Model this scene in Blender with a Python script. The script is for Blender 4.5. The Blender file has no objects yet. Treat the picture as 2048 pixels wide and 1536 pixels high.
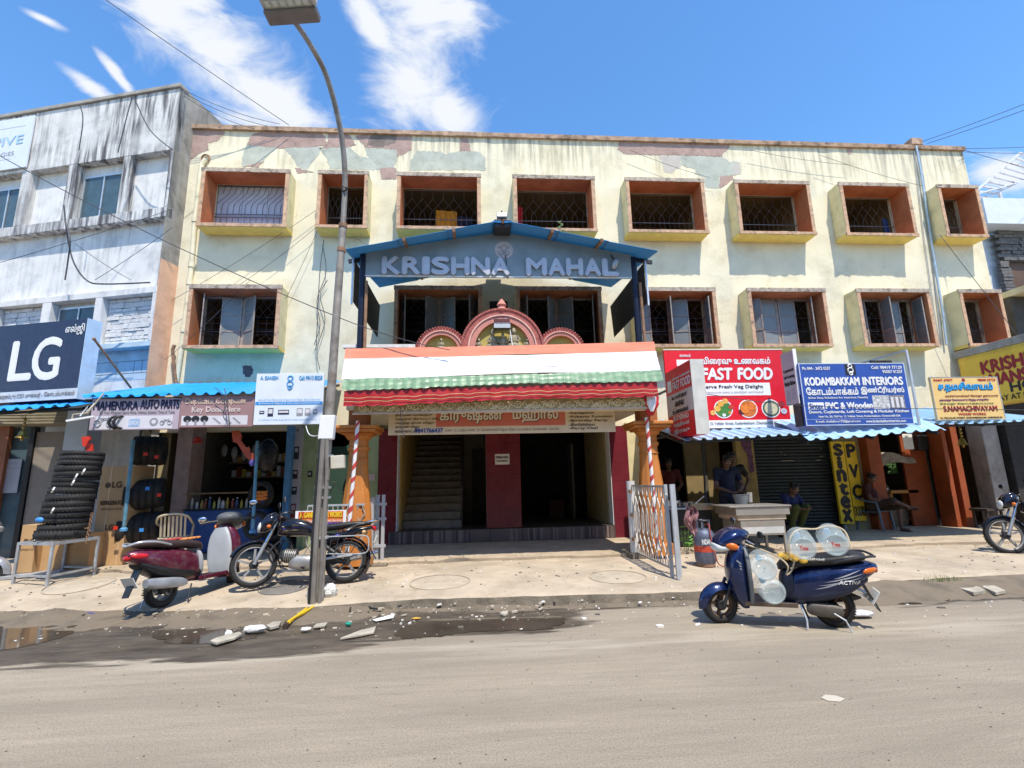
import bpy, bmesh, math, random
from math import sin, cos, pi, radians, sqrt, atan2
from mathutils import Vector, Matrix, noise as mnoise
from mathutils.geometry import tessellate_polygon, interpolate_bezier
random.seed(7)
V = Vector
sc = bpy.context.scene
COL = sc.collection
# ------------------------------------------------------------------ camera
F = 994.07
CAM = V((0, 0, 1.55))
RT = V((.9972583, -.07060983, -.02213906)); DN = V((-.00818119, .19214092, -.98133324)); FW = V((.07354559, .97882384, .19103646))
cd = bpy.data.cameras.new('camera'); cam = bpy.data.objects.new('camera', cd); COL.objects.link(cam)
cd.sensor_width = 36; cd.lens = F / 2048 * 36; cd.clip_end = 2000; cd.clip_start = .05
cam.matrix_world = Matrix(((RT.x, -DN.x, -FW.x, 0), (RT.y, -DN.y, -FW.y, 0), (RT.z, -DN.z, -FW.z, 1.55), (0, 0, 0, 1)))
sc.camera = cam
# ------------------------------------------------------------------ light
SUN = V((-.145, .42, -.89)).normalized()          # direction in which the light travels
sl = bpy.data.lights.new('sun', 'SUN'); sl.energy = 3.9; sl.angle = radians(.53); sl.color = (1, .93, .80)
so = bpy.data.objects.new('sun', sl); COL.objects.link(so); so.location = (0, 0, 30)
so.rotation_euler = SUN.to_track_quat('-Z', 'Y').to_euler()
vs = sc.view_settings
vs.view_transform = 'Standard'; vs.look = 'None'; vs.exposure = 0.57; vs.gamma = 1; vs.use_curve_mapping = False
sc.cycles.max_bounces = 6; sc.cycles.transparent_max_bounces = 8; sc.cycles.sample_clamp_indirect = 6
sc.cycles.caustics_reflective = False; sc.cycles.caustics_refractive = False
sc.cycles.use_denoising = True

def ray(px, py): return RT * ((px - 1024) / F) + DN * ((py - 768) / F) + FW
def PY(px, py, Y): d = ray(px, py); return CAM + d * (Y / d.y)
def PZ(px, py, Z): d = ray(px, py); return CAM + d * ((Z - 1.55) / d.z)
def PX(px, py, X): d = ray(px, py); return CAM + d * (X / d.x)

w = bpy.data.worlds.new('World'); sc.world = w; w.use_nodes = True
nt = w.node_tree; N = nt.nodes; L = nt.links; N.clear()
def nd(t, **k):
    n = N.new(t)
    for a, b in k.items(): setattr(n, a, b)
    return n
def build_world():
    out = nd('ShaderNodeOutputWorld'); bg = nd('ShaderNodeBackground'); bg.inputs[1].default_value = .138
    sky = nd('ShaderNodeTexSky', sky_type='NISHITA'); sky.sun_disc = False
    s = -SUN; sky.sun_elevation = math.asin(s.z); sky.sun_rotation = atan2(s.x, s.y)
    sky.altitude = 0; sky.air_density = 1.0; sky.dust_density = .25; sky.ozone_density = 2.2
    hsv = nd('ShaderNodeHueSaturation'); hsv.inputs['Saturation'].default_value = 1.22; hsv.inputs['Value'].default_value = 1.46
    L.new(sky.outputs[0], hsv.inputs['Color'])
    tc = nd('ShaderNodeTexCoord'); sep = nd('ShaderNodeSeparateXYZ'); L.new(tc.outputs['Generated'], sep.inputs[0])
    ym = nd('ShaderNodeMath', operation='MAXIMUM'); L.new(sep.outputs[1], ym.inputs[0]); ym.inputs[1].default_value = .02
    a = nd('ShaderNodeMath', operation='DIVIDE'); L.new(sep.outputs[0], a.inputs[0]); L.new(ym.outputs[0], a.inputs[1])
    b = nd('ShaderNodeMath', operation='DIVIDE'); L.new(sep.outputs[2], b.inputs[0]); L.new(ym.outputs[0], b.inputs[1])
    cmb = nd('ShaderNodeCombineXYZ'); L.new(a.outputs[0], cmb.inputs[0]); L.new(b.outputs[0], cmb.inputs[1])
    def q(px, py): d = ray(px, py); return d.x / d.y, d.z / d.y
    last = None
    for (x0, y0, x1, y1, wd) in ((230, -70, 420, 120, .09), (330, 20, 520, 190, .11), (440, 110, 640, 300, .12), (330, -90, 430, 40, .06), (830, -70, 890, 120, .13), (800, 60, 850, 250, .13),
                                 (900, -60, 925, 130, .08), (700, -20, 790, 120, .04), (110, 120, 250, 225, .02), (195, 100, 285, 215, .012), (50, 20, 130, 60, .012), (860, 180, 930, 260, .06),
                                 (1950, 330, 2080, 370, .07)):
        p, r = q(x0, y0), q(x1, y1)
        ln = math.hypot(r[0] - p[0], r[1] - p[1])
        mp = nd('ShaderNodeMapping', vector_type='TEXTURE')
        mp.inputs['Location'].default_value = ((p[0] + r[0]) / 2, (p[1] + r[1]) / 2, 0)
        mp.inputs['Rotation'].default_value = (0, 0, atan2(r[1] - p[1], r[0] - p[0]))
        mp.inputs['Scale'].default_value = (ln * .62, wd, 1)
        L.new(cmb.outputs[0], mp.inputs[0])
        le = nd('ShaderNodeVectorMath', operation='LENGTH'); L.new(mp.outputs[0], le.inputs[0])
        su = nd('ShaderNodeMath', operation='SUBTRACT'); su.inputs[0].default_value = 1.0; L.new(le.outputs['Value'], su.inputs[1])
        if last is None: last = su
        else:
            mx = nd('ShaderNodeMath', operation='SMOOTH_MAX'); mx.inputs[2].default_value = .15
            L.new(last.outputs[0], mx.inputs[0]); L.new(su.outputs[0], mx.inputs[1]); last = mx
    cl = nd('ShaderNodeMath', operation='MAXIMUM'); L.new(last.outputs[0], cl.inputs[0]); cl.inputs[1].default_value = -.75
    # streaky billow noise: dragged along the cloud direction
    mp = nd('ShaderNodeMapping'); mp.inputs['Rotation'].default_value = (0, radians(38), 0); mp.inputs['Scale'].default_value = (2.6, 4, 6.5)
    L.new(tc.outputs['Generated'], mp.inputs[0])
    no = nd('ShaderNodeTexNoise'); no.inputs['Scale'].default_value = 2.3; no.inputs['Detail'].default_value = 9; no.inputs['Roughness'].default_value = .62; no.inputs['Distortion'].default_value = .55
    L.new(mp.outputs[0], no.inputs['Vector'])
    mul = nd('ShaderNodeMath', operation='MULTIPLY_ADD'); L.new(no.outputs[0], mul.inputs[0]); mul.inputs[1].default_value = 3.0; L.new(cl.outputs[0], mul.inputs[2])
    mr = nd('ShaderNodeMapRange', interpolation_type='SMOOTHSTEP'); L.new(mul.outputs[0], mr.inputs[0])
    mr.inputs[1].default_value = 1.35; mr.inputs[2].default_value = 2.35; mr.inputs[3].default_value = 0; mr.inputs[4].default_value = .97
    mix = nd('ShaderNodeMix', data_type='RGBA'); L.new(mr.outputs[0], mix.inputs[0]); L.new(hsv.outputs[0], mix.inputs[6]); mix.inputs[7].default_value = (4.6, 4.75, 5.0, 1)
    L.new(mix.outputs[2], bg.inputs[0]); L.new(bg.outputs[0], out.inputs[0])
build_world()

# ------------------------------------------------------------------ materials
def C(h):
    h = h.lstrip('#'); r = []
    for i in (0, 2, 4):
        c = int(h[i:i + 2], 16) / 255; r.append(c / 12.92 if c <= .04045 else ((c + .055) / 1.055) ** 2.4)
    return r
MATS = {}
def M(name, col='#888888', rough=.7, metal=0., var=.12, sc_=5., bump=.12, bsc=45., dirt=0., dcol='#4a4238', dsc=2.2, streak=0., scol='#3c3a36', sd=0., ztop=None, trans=0., coat=0., spec=.5, emit=0., ior=1.45, alpha=1.):
    if name in MATS: return MATS[name]
    m = bpy.data.materials.new(name); m.use_nodes = True; t = m.node_tree; n = t.nodes; l = t.links
    b = n['Principled BSDF']; c = C(col) if isinstance(col, str) else list(col)
    b.inputs['Roughness'].default_value = rough; b.inputs['Metallic'].default_value = metal
    b.inputs['Transmission Weight'].default_value = trans; b.inputs['Coat Weight'].default_value = coat; b.inputs['IOR'].default_value = ior
    b.inputs['Specular IOR Level'].default_value = spec; b.inputs['Alpha'].default_value = alpha
    tc = n.new('ShaderNodeTexCoord')
    def mixc(fac, A, B):
        x = n.new('ShaderNodeMix'); x.data_type = 'RGBA'
        (l.new(fac, x.inputs[0]) if hasattr(fac, 'links') else setattr(x.inputs[0], 'default_value', fac))
        for i, q in ((6, A), (7, B)):
            (l.new(q, x.inputs[i]) if hasattr(q, 'links') else setattr(x.inputs[i], 'default_value', (*q, 1)))
        return x.outputs[2]
    def noi(s, det=5, ro=.55, vec=None):
        x = n.new('ShaderNodeTexNoise'); x.inputs['Scale'].default_value = s; x.inputs['Detail'].default_value = det; x.inputs['Roughness'].default_value = ro
        l.new(vec or tc.outputs['Object'], x.inputs['Vector']); return x.outputs[0]
    def rng(src, a, b_, lo=0., hi=1.):
        x = n.new('ShaderNodeMapRange'); l.new(src, x.inputs[0]); x.inputs[1].default_value = a; x.inputs[2].default_value = b_; x.inputs[3].default_value = lo; x.inputs[4].default_value = hi; return x.outputs[0]
    col_o = c
    if var: col_o = mixc(rng(noi(sc_), .3, .7), [x * (1 - var) for x in c], [min(1, x * (1 + var)) for x in c])
    if streak:
        mp = n.new('ShaderNodeMapping'); mp.inputs['Scale'].default_value = (7, 7, .55); l.new(tc.outputs['Object'], mp.inputs[0])
        s1 = rng(noi(1.3, 6, .6, mp.outputs[0]), .52 - sd, .78 - sd * 1.6); s2 = rng(noi(.55, 3), .42 - sd, .62 - sd)
        mu = n.new('ShaderNodeMath'); mu.operation = 'MULTIPLY'; l.new(s1, mu.inputs[0]); l.new(s2, mu.inputs[1])
        mu2 = n.new('ShaderNodeMath'); mu2.operation = 'MULTIPLY'; l.new(mu.outputs[0], mu2.inputs[0]); mu2.inputs[1].default_value = streak
        if ztop:
            sz = n.new('ShaderNodeSeparateXYZ'); l.new(tc.outputs['Object'], sz.inputs[0]); mu3 = n.new('ShaderNodeMath'); mu3.operation = 'MULTIPLY'; l.new(rng(sz.outputs[2], ztop[0], ztop[1]), mu3.inputs[0]); mu3.inputs[1].default_value = streak; l.new(mu3.outputs[0], mu2.inputs[1])
        col_o = mixc(mu2.outputs[0], col_o, C(scol))
    if dirt:
        dm = rng(noi(dsc, 8, .65), .5, .72, 0, dirt); col_o = mixc(dm, col_o, C(dcol))
    if hasattr(col_o, 'links'): l.new(col_o, b.inputs['Base Color'])
    else: b.inputs['Base Color'].default_value = (*c, 1)
    if bump:
        bp = n.new('ShaderNodeBump'); bp.inputs['Strength'].default_value = bump; bp.inputs['Distance'].default_value = .02
        l.new(noi(bsc, 4, .6), bp.inputs['Height']); l.new(bp.outputs[0], b.inputs['Normal'])
    if rough > .15 and not trans: l.new(rng(noi(sc_ * 2.3, 4), .3, .7, max(.03, rough - .12), min(1, rough + .12)), b.inputs['Roughness'])
    if emit: b.inputs['Emission Color'].default_value = (*c, 1); b.inputs['Emission Strength'].default_value = emit
    MATS[name] = m; return m

# ------------------------------------------------------------------ mesh building
class MB:
    def __init__(s): s.v = []; s.f = []; s.m = []; s.mi = 0
    def add(s, vs, fs):
        o = len(s.v); s.v += [tuple(x) for x in vs]
        for f in fs: s.f.append([i + o for i in f]); s.m.append(s.mi)
        return s
    def box(s, x0, x1, y0, y1, z0, z1):
        return s.add([(x0, y0, z0), (x1, y0, z0), (x1, y1, z0), (x0, y1, z0), (x0, y0, z1), (x1, y0, z1), (x1, y1, z1), (x0, y1, z1)],
                     [(3, 2, 1, 0), (4, 5, 6, 7), (0, 1, 5, 4), (1, 2, 6, 5), (2, 3, 7, 6), (3, 0, 4, 7)])
    def obox(s, c, a, b, d):        # centre and three half-axes
        c, a, b, d = V(c), V(a), V(b), V(d)
        if a.cross(b).dot(d) < 0: d = -d
        return s.add([c - a - b - d, c + a - b - d, c + a + b - d, c - a + b - d, c - a - b + d, c + a - b + d, c + a + b + d, c - a + b + d],
                     [(3, 2, 1, 0), (4, 5, 6, 7), (0, 1, 5, 4), (1, 2, 6, 5), (2, 3, 7, 6), (3, 0, 4, 7)])
    def bar(s, a, b, w, h, up=(0, 0, 1)):
        a, b = V(a), V(b); d = (b - a); x = d.normalized(); u = V(up)
        if abs(x.dot(u)) > .98: u = V((0, 1, 0))
        y = x.cross(u).normalized(); z = y.cross(x)
        return s.obox((a + b) / 2, d / 2, y * w / 2, z * h / 2)
    def loft(s, rings, cap=True, closed=True):
        n = len(rings[0]); vs = [p for r in rings for p in r]; fs = []
        for i in range(len(rings) - 1):
            for j in range(n if closed else n - 1):
                k = (j + 1) % n; fs.append((i * n + j, i * n + k, (i + 1) * n + k, (i + 1) * n + j))
        if cap and closed: fs.append(tuple(range(n))[::-1]); fs.append(tuple(range((len(rings) - 1) * n, len(rings) * n)))
        return s.add(vs, fs)
    def tube(s, pts, r, n=8, cap=True):
        pts = [V(p) for p in pts]; rs = r if isinstance(r, (list, tuple)) else [r] * len(pts)
        t = (pts[1] - pts[0]).normalized(); u = V((0, 0, 1)) if abs(t.z) < .9 else V((1, 0, 0))
        u = (u - t * u.dot(t)).normalized(); rings = []
        for i, p in enumerate(pts):
            if i == 0: t = (pts[1] - p)
            elif i == len(pts) - 1: t = (p - pts[i - 1])
            else: t = (pts[i + 1] - p).normalized() + (p - pts[i - 1]).normalized()
            if t.length < 1e-9: t = V((0, 0, 1))
            t.normalize(); u = u - t * u.dot(t)
            if u.length < 1e-6: u = t.orthogonal()
            u.normalize(); w_ = t.cross(u)
            rings.append([p + (u * cos(2 * pi * k / n) + w_ * sin(2 * pi * k / n)) * rs[i] for k in range(n)])
        return s.loft(rings, cap)
    def lathe(s, prof, c=(0, 0, 0), axis=(0, 0, 1), n=16, cap=True):
        ax = V(axis).normalized(); u = ax.orthogonal().normalized(); w_ = ax.cross(u); c = V(c)
        return s.loft([[c + ax * z + (u * cos(2 * pi * k / n) + w_ * sin(2 * pi * k / n)) * max(r, 1e-4) for k in range(n)] for r, z in prof], cap)
    def torus(s, c, axis, R, r, n=24, m=8, sq=1.):
        ax = V(axis).normalized(); u = ax.orthogonal().normalized(); w_ = ax.cross(u); c = V(c); vs = []; fs = []
        for i in range(n):
            d = u * cos(2 * pi * i / n) + w_ * sin(2 * pi * i / n)
            for j in range(m): a = 2 * pi * j / m; vs.append(c + d * (R + r * cos(a)) + ax * r * sq * sin(a))
        for i in range(n):
            for j in range(m): fs.append((i * m + j, ((i + 1) % n) * m + j, ((i + 1) % n) * m + (j + 1) % m, i * m + (j + 1) % m))
        return s.add(vs, fs)
    def ell(s, c, a, b, d, nu=12, nv=8):
        c, a, b, d = V(c), V(a), V(b), V(d); rings = []
        for i in range(nv + 1):
            ph = -pi / 2 + pi * i / nv; q = max(cos(ph), .002)
            rings.append([c + a * cos(2 * pi * k / nu) * q + b * sin(2 * pi * k / nu) * q + d * sin(ph) for k in range(nu)])
        return s.loft(rings)
    def prism(s, poly, vec):
        poly = [V(p) for p in poly]; vec = V(vec); n = len(poly); vs = poly + [p + vec for p in poly]
        tri = tessellate_polygon([poly]); fs = []
        nrm = V((0, 0, 0))
        for i in range(n): nrm += poly[i].cross(poly[(i + 1) % n])
        fl = nrm.dot(vec) > 0
        for a, b, c in tri:
            tn = (poly[b] - poly[a]).cross(poly[c] - poly[a])
            if tn.dot(vec) > 0: a, c = c, a
            fs.append((a, b, c)); fs.append((c + n, b + n, a + n))
        for i in range(n):
            j = (i + 1) % n; fs.append((i, j, j + n, i + n) if fl else (i + n, j + n, j, i))
        return s.add(vs, fs)
    def grid(s, fn, nu, nv, th=None):
        vs = [V(fn(i / nu, j / nv)) for j in range(nv + 1) for i in range(nu + 1)]
        fs = [(j * (nu + 1) + i, j * (nu + 1) + i + 1, (j + 1) * (nu + 1) + i + 1, (j + 1) * (nu + 1) + i) for j in range(nv) for i in range(nu)]
        if th:
            th = V(th); n = len(vs); vs += [p + th for p in vs]; q = [tuple(i + n for i in f[::-1]) for f in fs]; W = nu + 1
            rim = [i for i in range(W)] + [j * W + nu for j in range(1, nv + 1)] + [nv * W + i for i in range(nu - 1, -1, -1)] + [j * W for j in range(nv - 1, 0, -1)]
            e = [(rim[(k + 1) % len(rim)], rim[k], rim[k] + n, rim[(k + 1) % len(rim)] + n) for k in range(len(rim))]
            fs = fs + q + e
        return s.add(vs, fs)
    def build(s, name, mat, parent=None, smooth=False, bevel=0., kind=None, xf=None):
        me = bpy.data.meshes.new(name); vs = s.v if xf is None else [tuple(xf @ V(p)) for p in s.v]
        me.from_pydata(vs, [], s.f)
        mats = mat if isinstance(mat, (list, tuple)) else [mat]
        for q in mats: me.materials.append(q)
        if len(mats) > 1: me.polygons.foreach_set('material_index', s.m)
        if smooth:
            me.polygons.foreach_set('use_smooth', [True] * len(me.polygons)); me.set_sharp_from_angle(angle=radians(smooth if smooth > 1 else 40))
        me.update()
        return link(me, name, parent, bevel, kind)
PINV = {}
def link(me, name, parent=None, bevel=0, kind=None):
    o = bpy.data.objects.new(name, me); COL.objects.link(o)
    if parent:
        o.parent = parent
        if parent.name in PINV: o.matrix_parent_inverse = PINV[parent.name]
    if bevel:
        b = o.modifiers.new('bevel', 'BEVEL'); b.width = bevel; b.segments = 2; b.limit_method = 'ANGLE'; b.angle_limit = radians(40)
    if kind: o['kind'] = kind
    return o
def tag(o, label, cat, group=None):
    o['label'] = label; o['category'] = cat
    if group: o['group'] = group
    return o
def thing(name, label, cat, loc=(0, 0, 0), group=None, local=False, rz=0.):
    o = bpy.data.objects.new(name, None); COL.objects.link(o); o.location = loc; o.empty_display_size = .2
    if local: o.rotation_euler = (0, 0, rz)
    else: PINV[o.name] = Matrix.Translation(-V(loc))
    return tag(o, label, cat, group)
def copy_tree(o, loc, rz=None, label=None, group=None, parent=None):
    c = o.copy(); COL.objects.link(c)
    if parent is None:
        c.location = loc
        if rz is not None: c.rotation_euler = (0, 0, rz)
        if label: c['label'] = label
        if group: c['group'] = group
    else: c.parent = parent
    for ch in o.children: copy_tree(ch, None, parent=c)
    return c
def catmull(pts, k=6):
    pts = [V(p) for p in pts]; out = []
    for i in range(len(pts) - 1):
        a, b, c, d = pts[max(i - 1, 0)], pts[i], pts[i + 1], pts[min(i + 2, len(pts) - 1)]
        for j in range(k):
            t = j / k; out.append(.5 * ((2 * b) + (c - a) * t + (2 * a - 5 * b + 4 * c - d) * t * t + (3 * b - a - 3 * c + d) * t ** 3))
    out.append(pts[-1]); return out
def jag(poly, step=.06, amp=.02, seed=0):
    rnd = random.Random(seed); out = []
    for i in range(len(poly)):
        a, b = V(poly[i]), V(poly[(i + 1) % len(poly)]); n = max(1, int((b - a).length / step))
        for k in range(n):
            p = a.lerp(b, k / n); p += V((rnd.uniform(-amp, amp), 0, rnd.uniform(-amp, amp))); out.append(p)
    return out
# ------------------------------------------------------------------ lettering
_tc = {}
def tamil(s):
    out = []
    for ch in s:
        if ch in 'ெேை' and out: out.insert(len(out) - 1, ch)
        elif ch in 'ொோ' and out: out.insert(len(out) - 1, 'ெ' if ch == 'ொ' else 'ே'); out.append('ா')
        else: out.append(ch)
    return ''.join(out)
def glyphs(s):
    if s in _tc: return _tc[s]
    c = bpy.data.curves.new('t', 'FONT'); c.body = tamil(s); o = bpy.data.objects.new('t', c); COL.objects.link(o)
    dg = bpy.context.evaluated_depsgraph_get(); cu = o.evaluated_get(dg).to_curve(dg); polys = []
    for sp in cu.splines:
        pts = []
        if sp.type == 'BEZIER':
            bp = sp.bezier_points; n = len(bp)
            for i in range(n):
                a, b = bp[i], bp[(i + 1) % n]
                if (b.co - a.co).length < 1e-7: continue
                straight = a.handle_right_type == 'VECTOR' and b.handle_left_type == 'VECTOR'
                seg = [a.co.copy()] if straight else interpolate_bezier(a.co, a.handle_right, b.handle_left, b.co, 5)[:-1]
                pts += [V((p.x, p.y, 0)) for p in seg]
        else: pts = [V((p.co.x, p.co.y, 0)) for p in sp.points]
        q = []
        for p in pts:
            if not q or (p - q[-1]).length > 1e-4: q.append(p)
        if len(q) > 2: polys.append(q)
    o.evaluated_get(dg).to_curve_clear(); bpy.data.objects.remove(o); bpy.data.curves.remove(c)
    area = lambda p: sum(p[i].x * p[(i + 1) % len(p)].y - p[(i + 1) % len(p)].x * p[i].y for i in range(len(p))) / 2
    def inside(pt, p):
        r = False; j = len(p) - 1
        for i in range(len(p)):
            if (p[i].y > pt.y) != (p[j].y > pt.y) and pt.x < (p[j].x - p[i].x) * (pt.y - p[i].y) / (p[j].y - p[i].y) + p[i].x: r = not r
            j = i
        return r
    if any(ord(ch) > 0xb7f for ch in s):
        import numpy as np
        from mathutils.geometry import delaunay_2d_cdt
        bb = sorted(((min(v.x for v in p), max(v.x for v in p), p) for p in polys), key=lambda t: t[0]); groups = []
        for a, b, p in bb:
            if groups and a < groups[-1][0] + 1e-4: groups[-1][0] = max(groups[-1][0], b); groups[-1][1].append(p)
            else: groups.append([b, [p]])
        res = []
        for _, ps in groups:
            vs_, ed = [], []
            for p in ps: o_ = len(vs_); vs_ += [V((v.x, v.y)) for v in p]; ed += [(o_ + i, o_ + (i + 1) % len(p)) for i in range(len(p))]
            vo, _e, fo, *_r = delaunay_2d_cdt(vs_, ed, [], 0, 1e-5); P_ = np.array([(v.x, v.y) for v in vo]); cen = np.array([P_[list(f)].mean(0) for f in fo]); wn = np.zeros(len(fo))
            for p in ps:
                a_ = np.array([(v.x, v.y) for v in p]); b_ = np.roll(a_, -1, 0)
                for (x0, y0), (x1, y1) in zip(a_, b_):
                    if y0 == y1: continue
                    m_ = ((y0 <= cen[:, 1]) & (cen[:, 1] < y1)) | ((y1 <= cen[:, 1]) & (cen[:, 1] < y0)); xi = x0 + (cen[:, 1] - y0) / (y1 - y0) * (x1 - x0); wn += np.where(m_ & (xi > cen[:, 0]), 1 if y1 > y0 else -1, 0)
            tr = [tuple(f) for f, k in zip(fo, wn) if abs(k) > .5 and len(f) == 3]; res.append(([V((v.x, v.y, 0)) for v in vo], [], tr))
        _tc[s] = res; return res
    A = [area(p) for p in polys]; outs = {}; holes = []
    for i, p in enumerate(polys):
        par = [j for j in range(len(polys)) if j != i and A[i] * A[j] < 0 and abs(A[j]) > abs(A[i]) and inside(p[0], polys[j])]
        if par: holes.append((i, min(par, key=lambda j: abs(A[j]))))
        else: outs[i] = [p]
    for i, j in holes:
        if j in outs: outs[j].append(polys[i])
    res = []
    for g in outs.values():
        flat = [p for q in g for p in q]
        try: tri = tessellate_polygon(g)
        except Exception: continue
        res.append((flat, g, tri))
    _tc[s] = res; return res
def put_text(mb, s, O, U, W, Nn, x0, y0, x1, y1, bold=0., shear=0., extr=0.):
    """fill rect (x0,y0)-(x1,y1) in metres along U (right) and W (up) from O, facing Nn"""
    g = glyphs(s)
    if not g: return
    xs = [p.x + shear * p.y for f, _, _ in g for p in f]; ys = [p.y for f, _, _ in g for p in f]
    ax, bx, ay, by = min(xs), max(xs), min(ys), max(ys); sx = (x1 - x0) / max(bx - ax, 1e-5); sy = (y1 - y0) / max(by - ay, 1e-5)
    offs = [(0, 0)] if not bold else [(-bold, 0), (bold, 0), (0, bold), (0, -bold), (0, 0)]
    for k, (dx, dy) in enumerate(offs):
        for gi, (f, loops, tri) in enumerate(g):
            z = .0004 * (k * 3 + gi % 3)
            pts = [O + U * (x0 + (p.x + shear * p.y - ax) * sx + dx) + W * (y0 + (p.y - ay) * sy + dy) + Nn * z for p in f]
            fs = []
            for a, b, c in tri:
                if (pts[b] - pts[a]).cross(pts[c] - pts[a]).dot(Nn) < 0: a, c = c, a
                fs.append((a, b, c))
            if extr:
                n = len(pts); base = 0
                for lp in loops:
                    m_ = len(lp)
                    for i in range(m_): fs.append((base + i, base + (i + 1) % m_, n + base + (i + 1) % m_, n + base + i))
                    base += m_
                pts = [p + Nn * extr for p in pts] + pts
            mb.add(pts, fs)
class Sign:
    """flat board: corners by pixel, standing at depth Yl (left end) / Yr (right end)"""
    def __init__(s, name, label, tl, tr, br, bl, Yl, Yr=None, th=.05, mat=None, cat='sign', group=None, root=None, bevel=.004, pts=None, part='panel'):
        Yr = Yl if Yr is None else Yr
        if pts: a, b, c, d = [V(p) for p in pts]
        else: a, b, c, d = PY(*tl, Yl), PY(*tr, Yr), PY(*br, Yr), PY(*bl, Yl)
        l = (a + d) / 2; r = (b + c) / 2; s.h = ((a.z - d.z) + (b.z - c.z)) / 2; l.z = r.z = (l.z + r.z) / 2
        s.U = (r - l).normalized(); s.W = V((0, 0, 1)); s.N = s.U.cross(s.W); s.w = (r - l).length; s.O = l - s.W * s.h / 2
        s.root = root or thing(name, label, cat, (s.O + s.U * s.w / 2), group)
        ce = s.O + s.U * s.w / 2 + s.W * s.h / 2 - s.N * th / 2
        if mat: s.panel = MB().obox(ce, s.U * s.w / 2, s.W * s.h / 2, s.N * th / 2).build(part, mat, s.root, bevel=bevel)
    def pt(s, u, v, z=0): return s.O + s.U * (u * s.w) + s.W * ((1 - v) * s.h) + s.N * z
    def text(s, t, u0, v0, u1, v1, mat, bold=0., shear=0., z=.004, name='lettering', extr=0., label=None):
        mb = MB(); O = s.O + s.N * z
        ts = t if isinstance(t, list) else [(t, u0, v0, u1, v1)]
        for (q, a, b, c, d) in ts: mb = MB(); put_text(mb, q, O, s.U, s.W, s.N, a * s.w, (1 - d) * s.h, c * s.w, (1 - b) * s.h, bold, shear, extr); o = mb.build(name, mat, s.root)
        return o
    def rect(s, u0, v0, u1, v1, mat, name='colour_band', z=.002, th=.0015):
        p = [s.pt(u0, v0, z), s.pt(u1, v0, z), s.pt(u1, v1, z), s.pt(u0, v1, z)]
        return MB().prism(p, -s.N * th).build(name, mat, s.root)
    def poly(s, pts, mat, name='emblem', z=.003, th=.0015):
        return MB().prism([s.pt(u, v, z) for u, v in pts], -s.N * th).build(name, mat, s.root)
    def disc(s, u, v, r, mat, name='emblem', z=.003, asp=1., n=20):
        c = s.pt(u, v, z)
        return MB().prism([c + s.U * r * asp * cos(2 * pi * k / n) + s.W * r * sin(2 * pi * k / n) for k in range(n)], -s.N * .0015).build(name, mat, s.root)
# ------------------------------------------------------------------ palette
cream = M('cream_wall', (.77, .69, .505), .85, var=.08, sc_=1.5, bump=.25, bsc=26, dirt=.45, dcol='#a3946c', dsc=1.3, streak=.8, scol='#6f6c62', sd=.09, ztop=(8.6, 10.3))
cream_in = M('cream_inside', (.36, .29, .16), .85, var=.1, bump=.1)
cream_box = M('cream_box', (.75, .65, .38), .85, var=.1, sc_=3, bump=.15, dirt=.35, dcol='#6d6551', dsc=2.6)
soffit = M('yellow_soffit', (.78, .58, .16), .85, var=.1, bump=.1)
terra = M('terracotta_paint', (.50, .185, .075), .7, var=.18, sc_=3, bump=.1, dirt=.25, dcol='#5b2c19')
rimm = M('weathered_rim', (.58, .36, .22), .85, var=.2, sc_=9, bump=.3, bsc=60, dirt=.95, dcol='#6a6258', dsc=7)
rimtop = M('stained_edge', (.45, .36, .28), .9, var=.3, sc_=10, bump=.4, dirt=.9, dcol='#2c2823', dsc=6)
pinkplaster = M('bare_plaster', (.40, .275, .235), .95, var=.16, sc_=4, bump=.4, bsc=35, dirt=.45, dcol='#6f5a52', dsc=5)
greenplaster = M('old_green_paint', (.44, .455, .39), .95, var=.14, sc_=3, bump=.4, bsc=35, dirt=.55, dcol='#8f8d80', dsc=5)
sootplaster = M('sooty_plaster', (.2, .16, .14), .95, var=.3, sc_=4, bump=.3)
coping = M('coping', (.42, .28, .19), .9, var=.35, sc_=6, bump=.4, dirt=.85, dcol='#3a302a', dsc=5)
white = M('white_paint', (.74, .72, .69), .8, var=.08, sc_=2, bump=.2, dirt=.5, dcol='#8f9298', streak=.45, scol='#6f7276', sd=.04)
whiteold = M('weathered_white', (.68, .66, .63), .85, var=.1, sc_=2, bump=.25, dirt=.45, dcol='#77757a', dsc=3, streak=.95, scol='#4a474c', sd=.11)
concrete = M('grey_concrete', (.34, .31, .27), .92, var=.2, sc_=3, bump=.35, dirt=.5, dcol='#3b352d', streak=.6)
peach = M('peach_paint', (.74, .44, .28), .85, var=.1, bump=.15, dirt=.4, dcol='#8a5a40', streak=.3)
bluewash = M('pale_blue_wall', (.50, .61, .68), .85, var=.1, bump=.15, dirt=.3, dcol='#6a7880')
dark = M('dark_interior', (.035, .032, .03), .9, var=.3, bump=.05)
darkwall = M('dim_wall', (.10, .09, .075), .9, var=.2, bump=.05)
black = M('black_plastic', (.015, .015, .016), .45, var=.2, bump=.04)
rubber = M('tyre_rubber', (.022, .021, .021), .75, var=.3, bump=.2, bsc=90)
glassdark = M('dusty_glass', (.20, .225, .225), .35, var=.12, sc_=2, bump=.02, dirt=.3, dcol='#9a9d96', dsc=3)
glasstint = M('tinted_glass', (.07, .11, .13), .08, var=.15, bump=0)
alu = M('aluminium', (.66, .68, .7), .4, .6, var=.06, bump=.03)
steelgrey = M('grey_steel_paint', (.42, .44, .46), .5, .3, var=.15, bump=.1, dirt=.5, dcol='#6a4a34', dsc=6)
rust = M('rusty_steel', (.30, .17, .10), .85, .2, var=.35, sc_=9, bump=.3)
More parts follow.
